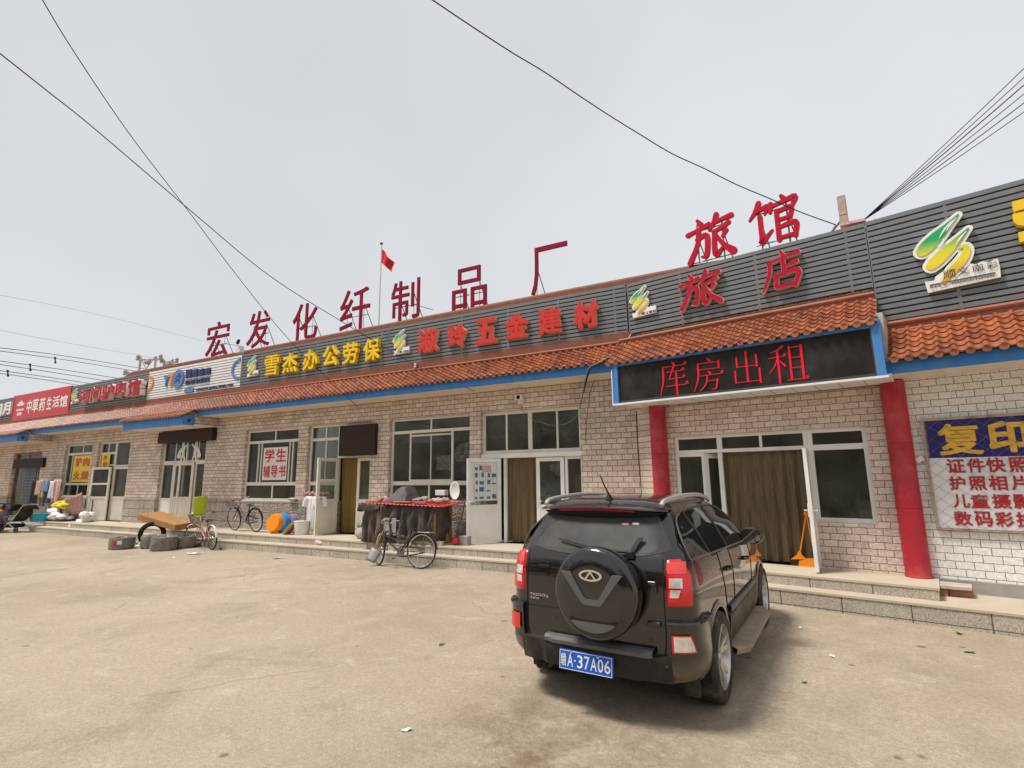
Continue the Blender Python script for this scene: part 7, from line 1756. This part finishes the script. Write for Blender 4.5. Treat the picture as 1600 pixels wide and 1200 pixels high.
scrap('fallen_leaf', 'green leaf on the ground left of the car', 690, 1008, .055, 'leaf_green', 8, cat='leaf')
scrap('fallen_leaf', 'green leaf on the ground at the far right', 1514, 1013, .06, 'leaf_green', 9, cat='leaf')
scrap('fallen_leaf', 'green leaf on the ground at the right of the car', 1256, 1062, .035, 'leaf_green', 10, cat='leaf')
scrap('paper_scrap', 'torn white scrap on the ground beside the film-wrapped tyres', 214, 853, .10, 'paper_white', 11)
u = ground(505, 848, .25); t = thing('paper_patch', 'torn white paper stuck on the step riser before the bookshop door', 'litter', (u[0], 9.283, .29)); g = MB(); rnd = random.Random(4); g.add([(.16*math.cos(k*.7)*rnd.uniform(.6, 1), 0, .05*math.sin(k*.7)*rnd.uniform(.6, 1)) for k in range(9)], [tuple(range(9))]); g.build('patch', 'paper_white', t)
u = ground(147, 823, .27); t = thing('paper_patch', 'round white patch on the step riser before the noodle shop', 'litter', (-22.6, 9.283, .27)); g = MB(); g.add([(.09*math.cos(k*.52), 0, .06*math.sin(k*.52)) for k in range(12)], [tuple(range(12))]); g.build('patch', 'paper_white', t)
# weeds along the foot of the steps
for i, (px, py, n_, h_) in enumerate(((213, 851, 26, .12), (222, 858, 22, .06), (345, 859, 24, .07), (306, 850, 20, .10), (1498, 985, 16, .03))):
    x, y = ground(px, py); leaf_plant(['weeds growing by the lone wrapped tyre', 'low weeds before the wrapped tyres', 'small weed patch at the foot of the steps right of the pink bicycle', 'weeds behind the pink bicycle wheel', 'thin weeds in the joint under the step at the right'][i], (x, y, gz(x, y)), n_, h_, h_*1.6, 'leaf_green', 40+i, 'weed_tuft', cat='weed', wl=.006)
# ------------------------------------------------------------------ the far side of the street, behind the camera: what the panes and the paint mirror
mat('far_brick', (0.22, 0.15, 0.11), .9, var=.15); mat('far_window', (0.03, 0.035, 0.04), .1); mat('far_bark', (0.10, 0.075, 0.055), .9, var=.3); mat('far_leaf', (0.055, 0.09, 0.03), .7, var=.45, scale=1.5)
t = thing('brick_house', 'long low brown brick building across the street behind the viewer', 'building', (-12, -24, 0))
MB().box(-32, 42, -6, 0, -.2, 5.2).build('wall', 'far_brick', t); MB().slab([(-32.5, -6.5), (42.5, -6.5), (42.5, .5), (-32.5, .5)], 5.201, 5.5).build('roof', 'roof_plain', t)
for k in range(14): MB().box(-29+k*5, -26.6+k*5, .002, .06, 1.0, 3.0).build('window', 'far_window', t)
def street_tree(x, y, h, seed):
    rnd = random.Random(seed); t = thing('street_tree', 'broad green street tree standing across the road behind the viewer', 'tree', (x, y, 0), rnd.uniform(0, 6), 'trees across the street')
    g = MB(); g.tube([(0, 0, -.1), (.1, 0, h*.25), (.0, .1, h*.5), (.1, 0, h*.8)], [.22, .17, .12, .04], 8)
    for k in range(6): a = k*1.05; g.tube([(.05, 0, h*(.3+.05*k)), (.9*math.cos(a), .9*math.sin(a), h*(.45+.06*k)), (1.9*math.cos(a), 1.9*math.sin(a), h*(.55+.06*k))], [.09, .06, .02], 6)
    g.build('trunk', 'far_bark', t)
    g = MB(); cl = [(rnd.gauss(0, 1.3), rnd.gauss(0, 1.3), h*rnd.uniform(.38, 1.0)) for _ in range(46)]
    for c in cl:
        for _ in range(60):
            p = Vector(c)+Vector((rnd.gauss(0, .42), rnd.gauss(0, .42), rnd.gauss(0, .34))); a, b = rnd.uniform(0, 6.28), rnd.uniform(-.9, .9); u = Vector((math.cos(a), math.sin(a), b*.5))*.13; v = Vector((-math.sin(a), math.cos(a), rnd.uniform(-.7, .7)))*.08
            g.add([p-u, p-v, p+u, p+v], [(0, 1, 2, 3)])
    g.build('crown', 'far_leaf', t); return t
proto = street_tree(-22, -15, 7.5, 3)
for i, x in enumerate((-32, -15.5, -10, -3.5, 3, 9.5, 16)):
    c = copy_tree(proto); c.location = (x, -15+1.2*math.sin(i*2.3), 0); c.rotation_euler = (0, 0, i*1.3); c.scale = (1, 1, .85+.12*math.sin(i*1.7))
